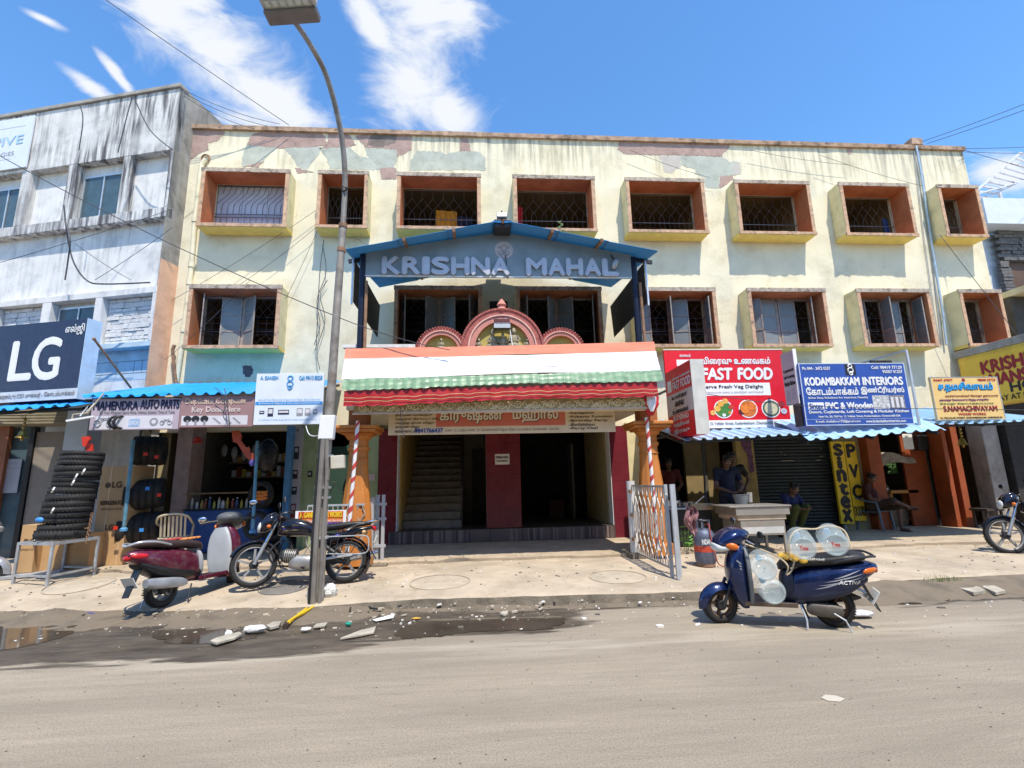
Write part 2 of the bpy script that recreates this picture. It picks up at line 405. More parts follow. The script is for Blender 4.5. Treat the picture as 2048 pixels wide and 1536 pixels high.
chrome = M('chrome', (.75, .75, .76), .18, 1., var=.05, bump=0)
darkmetal = M('dark_metal', (.05, .05, .055), .5, .5, var=.2, bump=.06)
grillemat = M('grille_paint', (.10, .10, .11), .6, .2, var=.2, bump=.05)
grillelight = M('grille_light', (.13, .12, .11), .6, .2, var=.2, bump=.05)
wood = M('weathered_wood', (.26, .17, .10), .85, var=.3, sc_=8, bump=.3)
sashmat = M('sash_frame', (.34, .30, .26), .8, var=.25, sc_=9, bump=.2, dirt=.5, dcol='#5a3b28')
whitep = M('white_plastic', (.82, .82, .82), .45, var=.04, bump=.02)
paper = M('paper_white', (.80, .79, .76), .8, var=.08, bump=.05)
bluesheet = M('blue_sheet', (.035, .27, .62), .4, .1, var=.12, sc_=3, bump=.04, dirt=.25, dcol='#6d7f8c')
lightbluesheet = M('light_blue_sheet', (.36, .58, .80), .42, .1, var=.1, sc_=2, bump=.04, dirt=.45, dcol='#8aa0ac', dsc=2.5)
inkblack = M('ink_black', (.02, .02, .022), .6, var=0, bump=0); inkwhite = M('ink_white', (.85, .85, .85), .55, var=.03, bump=0)
inkblue = M('ink_blue', (.02, .07, .32), .55, var=.03, bump=0); inkred = M('ink_red', (.55, .02, .03), .55, var=.03, bump=0)
inkyellow = M('ink_yellow', (.85, .56, .03), .55, var=.03, bump=0); inkcyan = M('ink_cyan', (.03, .36, .75), .55, var=.03, bump=0); inkgrey = M('ink_grey', (.3, .3, .32), .6, var=0, bump=0)
maroontile = M('maroon_tile', (.165, .020, .030), .3, var=.12, sc_=2, bump=.03, spec=.35)
grout = M('tile_joint', (.30, .22, .22), .8, var=.1, bump=.1)
orangecol = M('orange_column', (.52, .19, .04), .5, var=.1, sc_=4, bump=.06, dirt=.12, dcol='#6b3a18')
greenwall = M('pale_green_wall', (.38, .46, .25), .85, var=.08, bump=.1, dirt=.3, dcol='#596644')
plastergrey = M('grey_panel', (.45, .43, .44), .7, var=.06, bump=.04)

# ------------------------------------------------------------------ ground
KERB = [(-60, 12), (-14, 8.1), (-9, 7.6), (-6.1, 7.25), (-3.77, 6.9), (-1.6, 6.74), (.29, 6.61), (2.8, 6.47), (5.1, 6.62), (7.5, 6.74), (14, 6.9), (60, 7)]
def kerb_y(x):
    for (a, b), (c, d) in zip(KERB, KERB[1:]):
        if a <= x <= c: return b + (d - b) * (x - a) / (c - a)
    return 7
def sm(t): t = max(0, min(1, t)); return t * t * (3 - 2 * t)
def edge_y(x): return 8.93 + .05 * sin(x * 1.7) + .04 * sin(x * 5.1 + 1)
def kz(x): return .075 + .07 * sm((x + 2.6) / 2.2)
def gz(x, y):
    k = kerb_y(x); e = edge_y(x); h = kz(x)
    if y < k: return 0.
    if y < e: return h + (.205 - h) * min(1, 1.6 * (y - k) / max(.1, e - k)) + .006 * mnoise.noise(V((x * 1.3, y * 1.3, 0)))
    return .262 + .02 * min(1, (y - e) / 2)
def ground_material():
    m = bpy.data.materials.new('dusty_road'); m.use_nodes = True; t = m.node_tree; n = t.nodes; l = t.links; b = n['Principled BSDF']
    tc = n.new('ShaderNodeTexCoord'); o = tc.outputs['Object']
    def noi(s, det=6, ro=.6, sc3=None, dis=0):
        v = o
        if sc3: mp = n.new('ShaderNodeMapping'); mp.inputs['Scale'].default_value = sc3; l.new(o, mp.inputs[0]); v = mp.outputs[0]
        x = n.new('ShaderNodeTexNoise'); x.inputs['Scale'].default_value = s; x.inputs['Detail'].default_value = det; x.inputs['Roughness'].default_value = ro; x.inputs['Distortion'].default_value = dis; l.new(v, x.inputs[0]); return x.outputs[0]
    def rng(s, a, c, lo=0., hi=1., smooth=False):
        x = n.new('ShaderNodeMapRange'); x.interpolation_type = 'SMOOTHSTEP' if smooth else 'LINEAR'; l.new(s, x.inputs[0])
        for i, q in enumerate((a, c, lo, hi)): x.inputs[i + 1].default_value = q
        return x.outputs[0]
    def mth(op, a, c):
        x = n.new('ShaderNodeMath'); x.operation = op
        for i, q in enumerate((a, c)):
            if hasattr(q, 'links'): l.new(q, x.inputs[i])
            else: x.inputs[i].default_value = q
        return x.outputs[0]
    def mix(f, a, c):
        x = n.new('ShaderNodeMix'); x.data_type = 'RGBA'; l.new(f, x.inputs[0])
        for i, q in ((6, a), (7, c)):
            if hasattr(q, 'links'): l.new(q, x.inputs[i])
            else: x.inputs[i].default_value = (*q, 1)
        return x.outputs[2]
    sp = n.new('ShaderNodeSeparateXYZ'); l.new(o, sp.inputs[0]); X, Y = sp.outputs[0], sp.outputs[1]
    base = mix(rng(noi(.6, 7, .65, (.4, 1.8, 1), .6), .36, .64), (.265, .215, .152), (.40, .33, .238))
    base = mix(rng(noi(7, 7, .72, (.12, 1.6, 1)), .42, .68, 0, .6), base, (.225, .188, .14))
    base = mix(rng(noi(80, 4, .85), .46, .66, 0, .95), base, (.12, .10, .078))
    base = mix(rng(noi(260, 2, .8), .5, .7, 0, .75), base, (.55, .49, .40))
    base = mix(rng(noi(42, 3, .7), .60, .68, 0, .55), base, (.17, .145, .115)); base = mix(rng(noi(28, 3, .7), .62, .70, 0, .35), base, (.46, .40, .31))
    base = mix(rng(noi(.9, 4, .6, (.35, 1.4, 1), .5), .56, .66, 0, .30), base, (.24, .20, .15))
    # tyre-dusted lighter streak near the kerb
    band = mth('MULTIPLY', rng(Y, 4.7, 5.0, 0, 1, True), rng(Y, 5.5, 5.15, 0, 1, True))
    base = mix(mth('MULTIPLY', band, rng(noi(1.2, 5, .6, (.4, 3, 1)), .42, .6, 0, .6)), base, (.46, .40, .31))
    # wet, muddy gutter: two shapes along the kerb
    def wet(x0, x1, y0, y1, xs=1.2, ys=.45):
        a = mth('MINIMUM', rng(X, x0, x0 + xs), rng(X, x1, x1 - xs)); c = mth('MINIMUM', rng(Y, y0, y0 + ys), rng(Y, y1, y1 - .1)); return mth('MULTIPLY', a, c)
    w1 = mth('MAXIMUM', wet(-40, .3, 4.75, 8.4, 2.2, .75), wet(-6, 2.2, 5.3, 7.2, 1.6, .4))
    w1 = mth('MAXIMUM', w1, wet(4.15, 10.5, 5.62, 7.0, .8, .5))
    w1 = mth('MAXIMUM', w1, mth('MULTIPLY', wet(-2, 4.6, 6.15, 7.0, .5, .2), .8))
    wn = noi(1.6, 9, .62, (.55, 3.2, 1), .4)
    wetm = rng(mth('ADD', w1, mth('MULTIPLY', wn, 1.5)), 1.2, 1.42, 0, 1, True)
    mud = mix(rng(noi(2.2, 7, .65, (.8, 2.6, 1)), .35, .68), (.052, .042, .032), (.135, .108, .080))
    mud = mix(rng(noi(45, 4, .7), .6, .75, 0, .5), mud, (.27, .235, .19))
    base = mix(wetm, base, mud); l.new(base, b.inputs['Base Color'])
    ro = mth('SUBTRACT', .9, mth('MULTIPLY', wetm, rng(noi(2.4, 5, .6, (.8, 2.6, 1)), .4, .6, .60, .3))); l.new(ro, b.inputs['Roughness'])
    bp = n.new('ShaderNodeBump'); bp.inputs['Strength'].default_value = .6; bp.inputs['Distance'].default_value = .025
    hh = mth('ADD', mth('MULTIPLY', noi(150, 4, .7), .45), mth('MULTIPLY', noi(5, 6, .6, (.5, 2, 1)), 1.0)); l.new(hh, bp.inputs['Height']); l.new(bp.outputs[0], b.inputs['Normal'])
    return m
road = MB().add([(-400, -300, 0), (400, -300, 0), (400, 500, 0), (-400, 500, 0)], [(0, 1, 2, 3)]).build('road', ground_material())
road['kind'] = 'structure'
pavm = M('pavement_concrete', (.445, .365, .27), .92, var=.2, sc_=1.7, bump=.5, bsc=50, dirt=.55, dcol='#8a785e', dsc=2.6)
kerbm = M('kerb_concrete', (.215, .18, .135), .92, var=.3, sc_=5, bump=.45, bsc=30, dirt=.8, dcol='#4d4438', dsc=6)
apronm = M('porch_apron', (.43, .345, .25), .92, var=.16, sc_=2.5, bump=.45, bsc=60, dirt=.4, dcol='#83745e', dsc=4)
def add_cracks(m, scale, width, col):
    t = m.node_tree; n = t.nodes; l = t.links; b = n['Principled BSDF']; tc = n.new('ShaderNodeTexCoord'); no = n.new('ShaderNodeTexNoise'); no.inputs['Scale'].default_value = 2.5; no.inputs['Detail'].default_value = 5; l.new(tc.outputs['Object'], no.inputs[0])
    va = n.new('ShaderNodeVectorMath'); va.operation = 'MULTIPLY_ADD'; l.new(no.outputs['Color'], va.inputs[0]); va.inputs[1].default_value = (.7, .7, 0); l.new(tc.outputs['Object'], va.inputs[2])
    vo = n.new('ShaderNodeTexVoronoi'); vo.feature = 'DISTANCE_TO_EDGE'; vo.inputs['Scale'].default_value = scale; l.new(va.outputs[0], vo.inputs[0])
    n2 = n.new('ShaderNodeTexNoise'); n2.inputs['Scale'].default_value = .6; l.new(tc.outputs['Object'], n2.inputs[0]); mr = n.new('ShaderNodeMapRange'); l.new(vo.outputs[0], mr.inputs[0]); mr.inputs[1].default_value = 0; mr.inputs[2].default_value = width; mr.inputs[3].default_value = 1; mr.inputs[4].default_value = 0
    m2 = n.new('ShaderNodeMapRange'); l.new(n2.outputs[0], m2.inputs[0]); m2.inputs[1].default_value = .45; m2.inputs[2].default_value = .6; mu = n.new('ShaderNodeMath'); mu.operation = 'MULTIPLY'; l.new(mr.outputs[0], mu.inputs[0]); l.new(m2.outputs[0], mu.inputs[1])
    old = b.inputs['Base Color'].links[0].from_socket; x = n.new('ShaderNodeMix'); x.data_type = 'RGBA'; l.new(mu.outputs[0], x.inputs[0]); l.new(old, x.inputs[6]); x.inputs[7].default_value = (*col, 1); l.new(x.outputs[2], b.inputs['Base Color'])
add_cracks(pavm, .55, .006, (.20, .165, .12)); add_cracks(apronm, 1.2, .008, (.2, .165, .12)); add_cracks(cream, .8, .0035, (.42, .36, .24))
def build_pavement():
    mb = MB(); xs = [-40, -25, -16] + [-12 + .2 * i for i in range(135)] + [16, 20, 30, 45]; nv = 15
    rows = []
    for j in range(-2, nv + 1):
        r = []
        for x in xs:
            k = kerb_y(x) + .035 * mnoise.noise(V((x * 2.1, 3, 1))) + .02 * mnoise.noise(V((x * 9, 1, 7))); e = edge_y(x) + .1
            if j == -2: r.append((x, k - .02, -.05))
            elif j == -1: r.append((x, k - .004, kz(x) - .02 + .012 * mnoise.noise(V((x * 6, 0, 0)))))
            else: y = k + .02 + (e - k) * j / nv; h = kz(x); r.append((x, y, h + (.205 - h) * min(1, 1.6 * j / nv) + .006 * mnoise.noise(V((x * 1.3, y * 1.3, 0)))))
        rows.append(r)
    n = len(xs); mb.v = [p for r in rows for p in r]
    for j in range(len(rows) - 1):
        for i in range(n - 1): mb.f.append((j * n + i, j * n + i + 1, (j + 1) * n + i + 1, (j + 1) * n + i)); mb.m.append(1 if j == 0 else 0)
    p = mb.build('pavement', [pavm, kerbm], None, smooth=35); p['kind'] = 'structure'
    # raised apron in front of the buildings with a broken edge
    mb = MB(); xs = [-40, -20, -12] + [-9 + .09 * i for i in range(240)] + [14, 20, 40]; rows = []
    for j in range(-1, 10):
        r = []
        for x in xs:
            br = max(0, mnoise.noise(V((x * 1.4, 9, 2))) - .12) * .5 + .035 * mnoise.noise(V((x * 9, 2, 2))); e = edge_y(x) + br
            if j == -1: r.append((x, e + .01, .14))
            elif j == 0: r.append((x, e, .252 + .008 * mnoise.noise(V((x * 11, 0, 3)))))
            else: y = e + .03 + (16 - e) * (j / 9) ** 1.6; r.append((x, y, .262 + .02 * min(1, (y - e) / 2)))
        rows.append(r)
    n = len(xs); mb.v = [p for r in rows for p in r]
    for j in range(len(rows) - 1):
        for i in range(n - 1): mb.f.append((j * n + i, j * n + i + 1, (j + 1) * n + i + 1, (j + 1) * n + i)); mb.m.append(0)
    a = mb.build('porch_apron', apronm, None, smooth=35); a['kind'] = 'structure'
    for (px, py, r) in ((880, 1165, .42), (1235, 1155, .40), (568, 1172, .32), (160, 1172, .42)):
        c = PZ(px, py, .17); c.z = gz(c.x, c.y); q = MB()
        q.torus((c.x, c.y, c.z + .004), (0, 0, 1), r, .006, 36, 6)
        q.lathe([(r - .02, -.02), (r - .02, .001), (r - .03, .003), (.001, .003)], c, n=36)
        if px != 568: q.bar((c.x - .22, c.y, c.z + .004), (c.x - .16, c.y, c.z + .004), .02, .01); q.bar((c.x + .16, c.y, c.z + .004), (c.x + .22, c.y, c.z + .004), .02, .01)
        q.v = [(a, b, gz(a, b) + d - c.z) for a, b, d in q.v]
        q.build('manhole_cover', M('manhole_concrete', (.43, .36, .27), .92, var=.13, bump=.3, bsc=60) if px != 568 else M('manhole_metal', (.22, .20, .18), .7, .3, var=.2, bump=.2), p, smooth=30)
build_pavement()
def dirt_bank():
    dm = M('gutter_dirt', (.175, .14, .10), .9, var=.35, sc_=3, bump=.6, bsc=22, dirt=.7, dcol='#5a4c3c', dsc=3)
    mb = MB(); xs = [-14 + .07 * i for i in range(380)]; rows = []; nv = 12
    for j in range(nv + 1):
        r = []
        for x in xs:
            k = kerb_y(x); full = 1 - sm((x + 2.3) / 1.6) * (1 - sm((x - 3.6) / 1.2)); wd = .25 + .5 * full + .16 * mnoise.noise(V((x * .9, 2, 2))); hgt = (kz(x) - .01) * (.28 + .72 * full) + .03 * mnoise.noise(V((x * 1.6, 7, 1)))
            t = j / nv; y = k + .03 - wd * (1 - t); n_ = mnoise.noise(V((x * 3.2, y * 4, 0))) * .014 + mnoise.noise(V((x * 11, y * 11, 3))) * .007
            r.append((x, y, max(-.012, hgt * t ** 1.5 + (n_ if t > .02 else -.01) - .004)))
        rows.append(r)
    n = len(xs); mb.v = [p for r in rows for p in r]
    for j in range(nv):
        for i in range(n - 1): mb.f.append((j * n + i, j * n + i + 1, (j + 1) * n + i + 1, (j + 1) * n + i)); mb.m.append(0)
    mb.build('gutter_dirt', dm, None, smooth=50)['kind'] = 'structure'
dirt_bank()
watm = M('puddle_water', (.075, .06, .045), .07, var=.3, sc_=2, bump=.015, bsc=7, spec=.6)
for pts in (((-60, 1228), (60, 1222), (165, 1232), (150, 1262), (60, 1290), (-60, 1300)), ((300, 1262), (420, 1258), (520, 1270), (430, 1286), (330, 1284)),
            ((800, 1256), (880, 1236), (1000, 1228), (1110, 1232), (1128, 1246), (1070, 1260), (960, 1262), (880, 1272), (800, 1276)),
            ((1740, 1186), (1850, 1176), (1905, 1196), (1830, 1208), (1750, 1204))):
    P_ = [PZ(x, y, .005) for x, y in pts]; c = catmull(P_ + P_[:1], 7)[:-1]
    for i, p in enumerate(c): p.x += .10 * mnoise.noise(V((i * .7, 0, 1))); p.y += .09 * mnoise.noise(V((i * .8, 5, 1))); p.z = .005
    q = MB(); q.add(c, [t for t in [tuple(x) for x in tessellate_polygon([c])]])
    for i, f in enumerate(q.f):
        a, b_, d = [V(q.v[k]) for k in f]
        if (b_ - a).cross(d - a).z < 0: q.f[i] = list(f)[::-1]
    q.build('puddle', watm)['kind'] = 'structure'
# ------------------------------------------------------------------ main building
YW, YB = 11.34, 10.92
Z_FB, Z_FT, Z_TB, Z_TT, Z_P = 4.514, 5.996, 7.413, 8.895, 10.30
XL, XR = -6.93, 13.49
WX = [(-6.33, -4.34), (-3.68, -2.51), (-1.83, .17), (.96, 2.98), (3.76, 5.77), (6.57, 8.55), (9.36, 11.27), (12.06, 13.2)]
T = .085
bld = thing('yellow_building', 'three storey cream yellow lodge building with protruding terracotta lined window boxes', 'building', (3.3, YW, .28))
def holed(mb, x0, x1, z0, z1, y0, y1, holes):
    xs = sorted({x0, x1} | {a for h in holes for a in h[:2]}); zs = sorted({z0, z1} | {a for h in holes for a in h[2:]})
    for i in range(len(xs) - 1):
        run = None
        for k in range(len(zs) - 1):
            cx, cz = (xs[i] + xs[i + 1]) / 2, (zs[k] + zs[k + 1]) / 2
            solid = not any(a < cx < b and c < cz < d for a, b, c, d in holes)
            if solid: run = (run[0] if run else zs[k], zs[k + 1])
            if (not solid or k == len(zs) - 2) and run:
                mb.box(xs[i], xs[i + 1], y0, y1, run[0], run[1]); run = None
    return mb
holes = [(a + T, b - T, Z_TB + T, Z_TT - T) for a, b in WX] + [(a + T, b - T, Z_FB + T, Z_FT - T) for i, (a, b) in enumerate(WX) if i != 1] + [(.38, .76, 5.0, 5.75)]
hw = holed(MB(), XL, XR, 3.55, Z_P, YW, YW + .2, holes).build('wall', cream, bld)
# shell behind the facade: side, back, floors, roof, partitions
sh = MB()
sh.box(XL, XL + .2, YW + .2, 16, .25, Z_P); sh.box(XR - .2, XR, YW + .2, 16, .25, Z_P); sh.box(XL + .2, XR - .2, 15.8, 16, .25, Z_P)
for z in (3.4, 6.5, 9.4): sh.box(XL + .2, XR - .2, YW + .2, 15.8, z, z + .14)
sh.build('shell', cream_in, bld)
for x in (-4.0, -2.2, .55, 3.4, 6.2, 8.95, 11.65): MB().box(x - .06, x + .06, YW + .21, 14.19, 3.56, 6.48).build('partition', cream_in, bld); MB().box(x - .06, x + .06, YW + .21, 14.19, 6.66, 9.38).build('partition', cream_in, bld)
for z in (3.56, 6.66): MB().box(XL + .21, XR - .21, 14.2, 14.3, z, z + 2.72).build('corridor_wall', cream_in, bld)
# parapet coping, uneven
mb = MB(); xs = [XL - .03 + (XR - XL + .06) * i / 90 for i in range(91)]
rr = []
for x in xs:
    j = .02 * mnoise.noise(V((x * 2.5, 0, 0))) + .012 * mnoise.noise(V((x * 11, 4, 0)))
    rr.append([(x, YW - .07 + j, Z_P - .09), (x, YW - .075 + j, Z_P + .02 + j), (x, YW + .26, Z_P + .05 + j), (x, YW + .26, Z_P - .09)])
mb.loft(rr).build('parapet_coping', coping, bld)
MB().box(12.0, 12.32, YW - .05, YW + .9, Z_P + .06, Z_P + .26).build('roof_block', coping, bld, bevel=.01)
# lost plaster, traced outlines
def patch(pts, mat, seed, y=.004, sub=(370, 240, 2048 / 620)):
    q = [PY(sub[0] + x / sub[2], sub[1] + z / sub[2], YW - y) for x, z in pts]
    q = jag(q, .035, .018, seed)
    for p in q:
        p.y = YW - y; p.z = min(p.z, Z_P - .085 - .0004 * y); p.x = max(XL + .01, p.x)
    MB().prism(q, (0, .0025, 0)).build('plaster_patch', mat, bld)
patch([(40, 55), (245, 62), (262, 85), (215, 140), (150, 152), (45, 150)], pinkplaster, 1)
patch([(30, 150), (150, 150), (155, 200), (110, 210), (40, 260), (20, 200)], pinkplaster, 11, .0055)
patch([(440, 95), (520, 70), (880, 75), (930, 110), (940, 165), (860, 175), (640, 185), (410, 165)], pinkplaster, 2, .006)
patch([(410, 162), (620, 175), (560, 220), (520, 270), (470, 310), (372, 306), (380, 230)], greenplaster, 3)
patch([(640, 178), (900, 178), (880, 235), (800, 330), (740, 300), (700, 230)], greenplaster, 4)
patch([(470, 285), (520, 272), (480, 312), (380, 308)], pinkplaster, 5, .0075)
patch([(945, 82), (1075, 85), (1130, 165), (1075, 178), (900, 185), (940, 160)], pinkplaster, 6, .006)
patch([(880, 182), (1080, 175), (1160, 245), (1280, 250), (1400, 255), (1385, 310), (1240, 330), (960, 325), (930, 240)], greenplaster, 7)
patch([(1130, 110), (1165, 90), (1250, 95), (1460, 98), (1498, 122), (1498, 190), (1400, 245), (1400, 195), (1190, 182)], pinkplaster, 8, .006)
patch([(1230, 98), (1400, 98), (1390, 150), (1300, 180), (1200, 165)], sootplaster, 9, .0078)
patch([(1190, 185), (1400, 192), (1395, 290), (1310, 300), (1200, 230)], greenplaster, 10, .0052)
patch([(1290, 320), (1395, 315), (1400, 390), (1300, 392)], pinkplaster, 12, .0055)
patch([(1820, 118), (1868, 118), (1888, 205), (1815, 205)], pinkplaster, 13, .006)
patch([(1535, 205), (1690, 208), (1725, 228), (1760, 210), (1930, 205), (1980, 240), (1985, 335), (1900, 330), (1480, 335), (1490, 270)], greenplaster, 14)
patch([(725, 310), (790, 330), (850, 345), (740, 350)], pinkplaster, 15, .0065)
S2 = (1220, 260, 2048 / 280)
patch([(130, 170), (1740, 205), (1760, 235), (1650, 350), (1640, 385), (1050, 370), (500, 360), (200, 345), (115, 280)], pinkplaster, 21, .006, S2)
patch([(730, 380), (1040, 375), (1030, 540), (900, 630), (790, 610)], M('grey_plaster', (.5, .45, .40), .95, var=.1, bump=.3), 22, .004, S2)
patch([(1030, 375), (1640, 395), (1740, 465), (1850, 450), (1900, 520), (1910, 640), (1600, 690), (1600, 850), (1400, 840), (1380, 690), (1250, 640), (1250, 570), (1130, 550), (1040, 500)], greenplaster, 23, .0048, S2)
patch([(1610, 690), (1800, 660), (1800, 720), (1680, 820), (1600, 850)], pinkplaster, 24, .0066, S2)
patch([(1850, 460), (1900, 480), (1915, 640), (1800, 660), (1810, 560)], M('grey_plaster'), 25, .0068, S2)
patch([(0, 0), (32, 4), (34, 30), (14, 44), (2, 22)], pinkplaster, 26, .006, (1693, 295, 3.2))
patch([(478, 120), (548, 118), (560, 150), (540, 210), (500, 205), (478, 170)], M('dark_stain', (.16, .10, .10), .95, bump=.3), 27, .006, (360, 700, 3.84))

# ---- window boxes
def grille_bars(mb, x0, x1, z0, z1, y, style):
    r = .008; W_ = x1 - x0; H = z1 - z0
    for z in (z0 + .02, z1 - .02, z0 + H * (.4 if style == 'wave' else .36)): mb.bar((x0, y, z), (x1, y, z), .012, .02)
    if style == 'wave':
        mb.bar((x0, y, z0 + H * .34), (x1, y, z0 + H * .34), .012, .02); n = 13
        for i in range(-2, n + 3):
            x = x0 + W_ * i / n; d = W_ / n
            def clip(p): return [q for q in p if x0 < q[0] < x1]
            up = [(x + d * 2.4, y, z1 - .02), (x + d * 2.0, y, z0 + H * .82), (x + d * .2, y, z0 + H * .62), (x, y, z0 + H * .54), (x, y, z0 + H * .4)]
            lo = [(x, y, z0 + H * .34), (x, y, z0 + H * .24), (x - d * .3, y, z0 + H * .18), (x - d * 1.4, y, z0 + H * .08), (x - d * 1.6, y, z0 + .02)]
            for p in (clip(up), clip(lo)):
                if len(p) > 1: mb.tube(p, .0075, 4)
    elif style == 'arch':
        n = 14; d = W_ / n
        for i in range(n + 1):
            x = x0 + d * i; s = 1 if i % 2 else -1
            top = [(x + s * d * .5, y, z1 - .02), (x + s * d * .5, y, z0 + H * .80), (x - s * d * .45, y, z0 + H * .66), (x + s * d * .42, y, z0 + H * .54), (x, y, z0 + H * .44), (x, y, z0 + H * .24), (x + s * d * .5, y, z0 + H * .14), (x - s * d * .4, y, z0 + .03)]
            top = [(min(max(a, x0), x1), b, c) for a, b, c in top]; mb.tube(top, .0048, 4)
    else:                                        # lattice with diamonds above and below plain squares
        n = 9; d = W_ / n
        for i in range(n + 1): mb.bar((x0 + d * i, y, z0 + H * .3), (x0 + d * i, y, z0 + H * .62), .008, .008, (0, 1, 0))
        for z in (.3, .4, .51, .62): mb.bar((x0, y, z0 + H * z), (x1, y, z0 + H * z), .008, .008)
        for (a, b) in ((.0, .3), (.62, 1.)):
            for i in range(-2, n + 1):
                for s in (1, -1):
                    xa, xb = x0 + d * i, x0 + d * (i + 2)
                    if xa < x0 or xb > x1: continue
                    p = ((xa, z0 + H * (a if s > 0 else b)), (xb, z0 + H * (b if s > 0 else a)))
                    mb.tube([(p[0][0], y + .004 * s, p[0][1]), (p[1][0], y + .004 * s, p[1][1])], .005, 4)
def window_box(i, a, b, z0, z1, style, edge=True):
    w_ = MB(); w_.box(a, b, YB + .012, YW, z1 - T, z1); w_.box(a, a + T, YB + .012, YW, z0 + T, z1 - T); w_.box(b - T, b, YB + .012, YW, z0 + T, z1 - T)
    o = w_.build('window_box', cream_box, bld, bevel=.006)
    u = MB(); u.box(a, b, YB + .012, YW, z0, z0 + T); u.build('sill_slab', soffit, o, bevel=.006)
    q = MB(); t = .006; e = .45
    q.box(a + T, b - T, YB, YW + .1, z1 - T - t, z1 - T - .0005); q.box(a + T, b - T, YB, YW + .1, z0 + T + .0005, z0 + T + t)
    q.box(a + T + .0005, a + T + t, YB, YW + .1, z0 + T + t, z1 - T - t); q.box(b - T - t, b - T - .0005, YB, YW + .1, z0 + T + t, z1 - T - t)
    q.build('liner', terra, o)
    for xa in (a, b - T): MB().box(xa, xa + T, YB - .004, YB + .012, z0 + T, z1 - T).build('rim', rimm, o)
    # chipped top and bottom lips
    for (zz, sgn) in ((z1 - T, 1), (z0, -1)):
        rings = []; n = 40
        for k in range(n + 1):
            x = a - .015 + (b - a + .03) * k / n; j = .014 * mnoise.noise(V((x * 7, zz, 0))) + .012 * mnoise.noise(V((x * 19, zz, 4)))
            hi = zz + T + (.012 + j if sgn > 0 else 0); lo = zz - (0 if sgn > 0 else -.012 - j)
            rings.append([(x, YB - .012 + j, lo), (x, YB - .012 + j, hi), (x, YB + .03, hi + .002), (x, YB + .03, lo)])
        MB().loft(rings).build('lip', rimtop if sgn > 0 else rimm, o)
    g = MB(); grille_bars(g, a + T + .01, b - T - .01, z0 + T + .01, z1 - T - .01, YW + .12, style); g.build('grille', grillemat if style == 'wave' else grillelight if style == 'arch' else grillemat, o)
    return o
styles = ['wave', 'arch', 'arch', 'arch', 'arch', 'arch', 'arch', 'arch']
wbT = [window_box(i, a, b, Z_TB, Z_TT, styles[i]) for i, (a, b) in enumerate(WX)]
wbF = {i: window_box(i, a, b, Z_FB, Z_FT, 'lattice') for i, (a, b) in enumerate(WX) if i != 1}
# top row, first window: pale sliding panels behind the grille
a, b = WX[0]
for k in range(3):
    x0 = a + T + .02 + k * .59; q = MB(); q.box(x0, x0 + .58, YW + .17, YW + .19, Z_TB + T + .02, Z_TT - T - .02); q.build('pane', M('pale_panel', (.52, .56, .66), .5, var=.08, bump=.02), wbT[0])
# casement sashes
def sash(o, xh, zb, zt, w_, side, ang, y, drop=0.):
    """hinge at xh; side=+1 leaf extends to +X when shut; swings out by ang degrees"""
    d = V((side * cos(radians(ang)), -sin(radians(ang)), 0)); p0 = V((xh, y, 0)); n = V((-d.y, d.x, 0)); fr = MB(); f = .028
    def P_(s, z): return p0 + d * (s * w_) + V((0, 0, z - drop * s))
    for s in (f / 2 / w_, 1 - f / 2 / w_): fr.bar(P_(s, zb), P_(s, zt), f, .025, n)
    for z in (zb + f / 2, zb + (zt - zb) * .34, zb + (zt - zb) * .67, zt - f / 2): fr.bar(P_(0, z), P_(1, z), .025, f)
    fr.build('sash', sashmat, o)
    for k in range(3):
        z0 = zb + (zt - zb) * k / 3 + .012; z1 = zb + (zt - zb) * (k + 1) / 3 - .012
        MB().prism([P_(.04, z0), P_(.96, z0), P_(.96, z1), P_(.04, z1)], n * .004).build('pane', glassdark, o)
ANG = {0: (62, 14, 38, None), 2: (70, 50, 35, 62), 3: (66, 58, 40, 75), 4: (8, 80, 22, 80), 5: (35, 6, 4, 58), 6: (10, 84, 16, 78), 7: (80, None, None, None)}
for i, o in wbF.items():
    a, b = WX[i]; a += T + .01; b -= T + .01; w_ = (b - a) / 4; zb, zt = Z_FB + T + .02, Z_FT - T - .08
    fr = MB(); fr.bar((a + 2 * w_, YW + .06, zb), (a + 2 * w_, YW + .06, zt + .05), .04, .05, (0, 1, 0)); fr.bar((a, YW + .06, zt + .04), (b, YW + .06, zt + .04), .05, .05); fr.bar((a, YW + .06, zb - .005), (b, YW + .06, zb - .005), .05, .02); fr.build('frame', sashmat, o)
    for k, an in enumerate(ANG[i]):
        if an is None: continue
        hx = (a, a + 2 * w_ - .03, a + 2 * w_ + .03, b)[k]; sash(o, hx, zb, zt, w_ - .03, (1, -1, 1, -1)[k], an, YW + .035, .05 if (i, k) == (6, 2) else .02 if i == 4 else 0)
MB().box(.36, .78, YW - .03, YW - .003, 4.97, 5.78).build('dark_vent_panel', dark, bld)  # dark panel over the vent opening, its colour standing in for the unlit inside
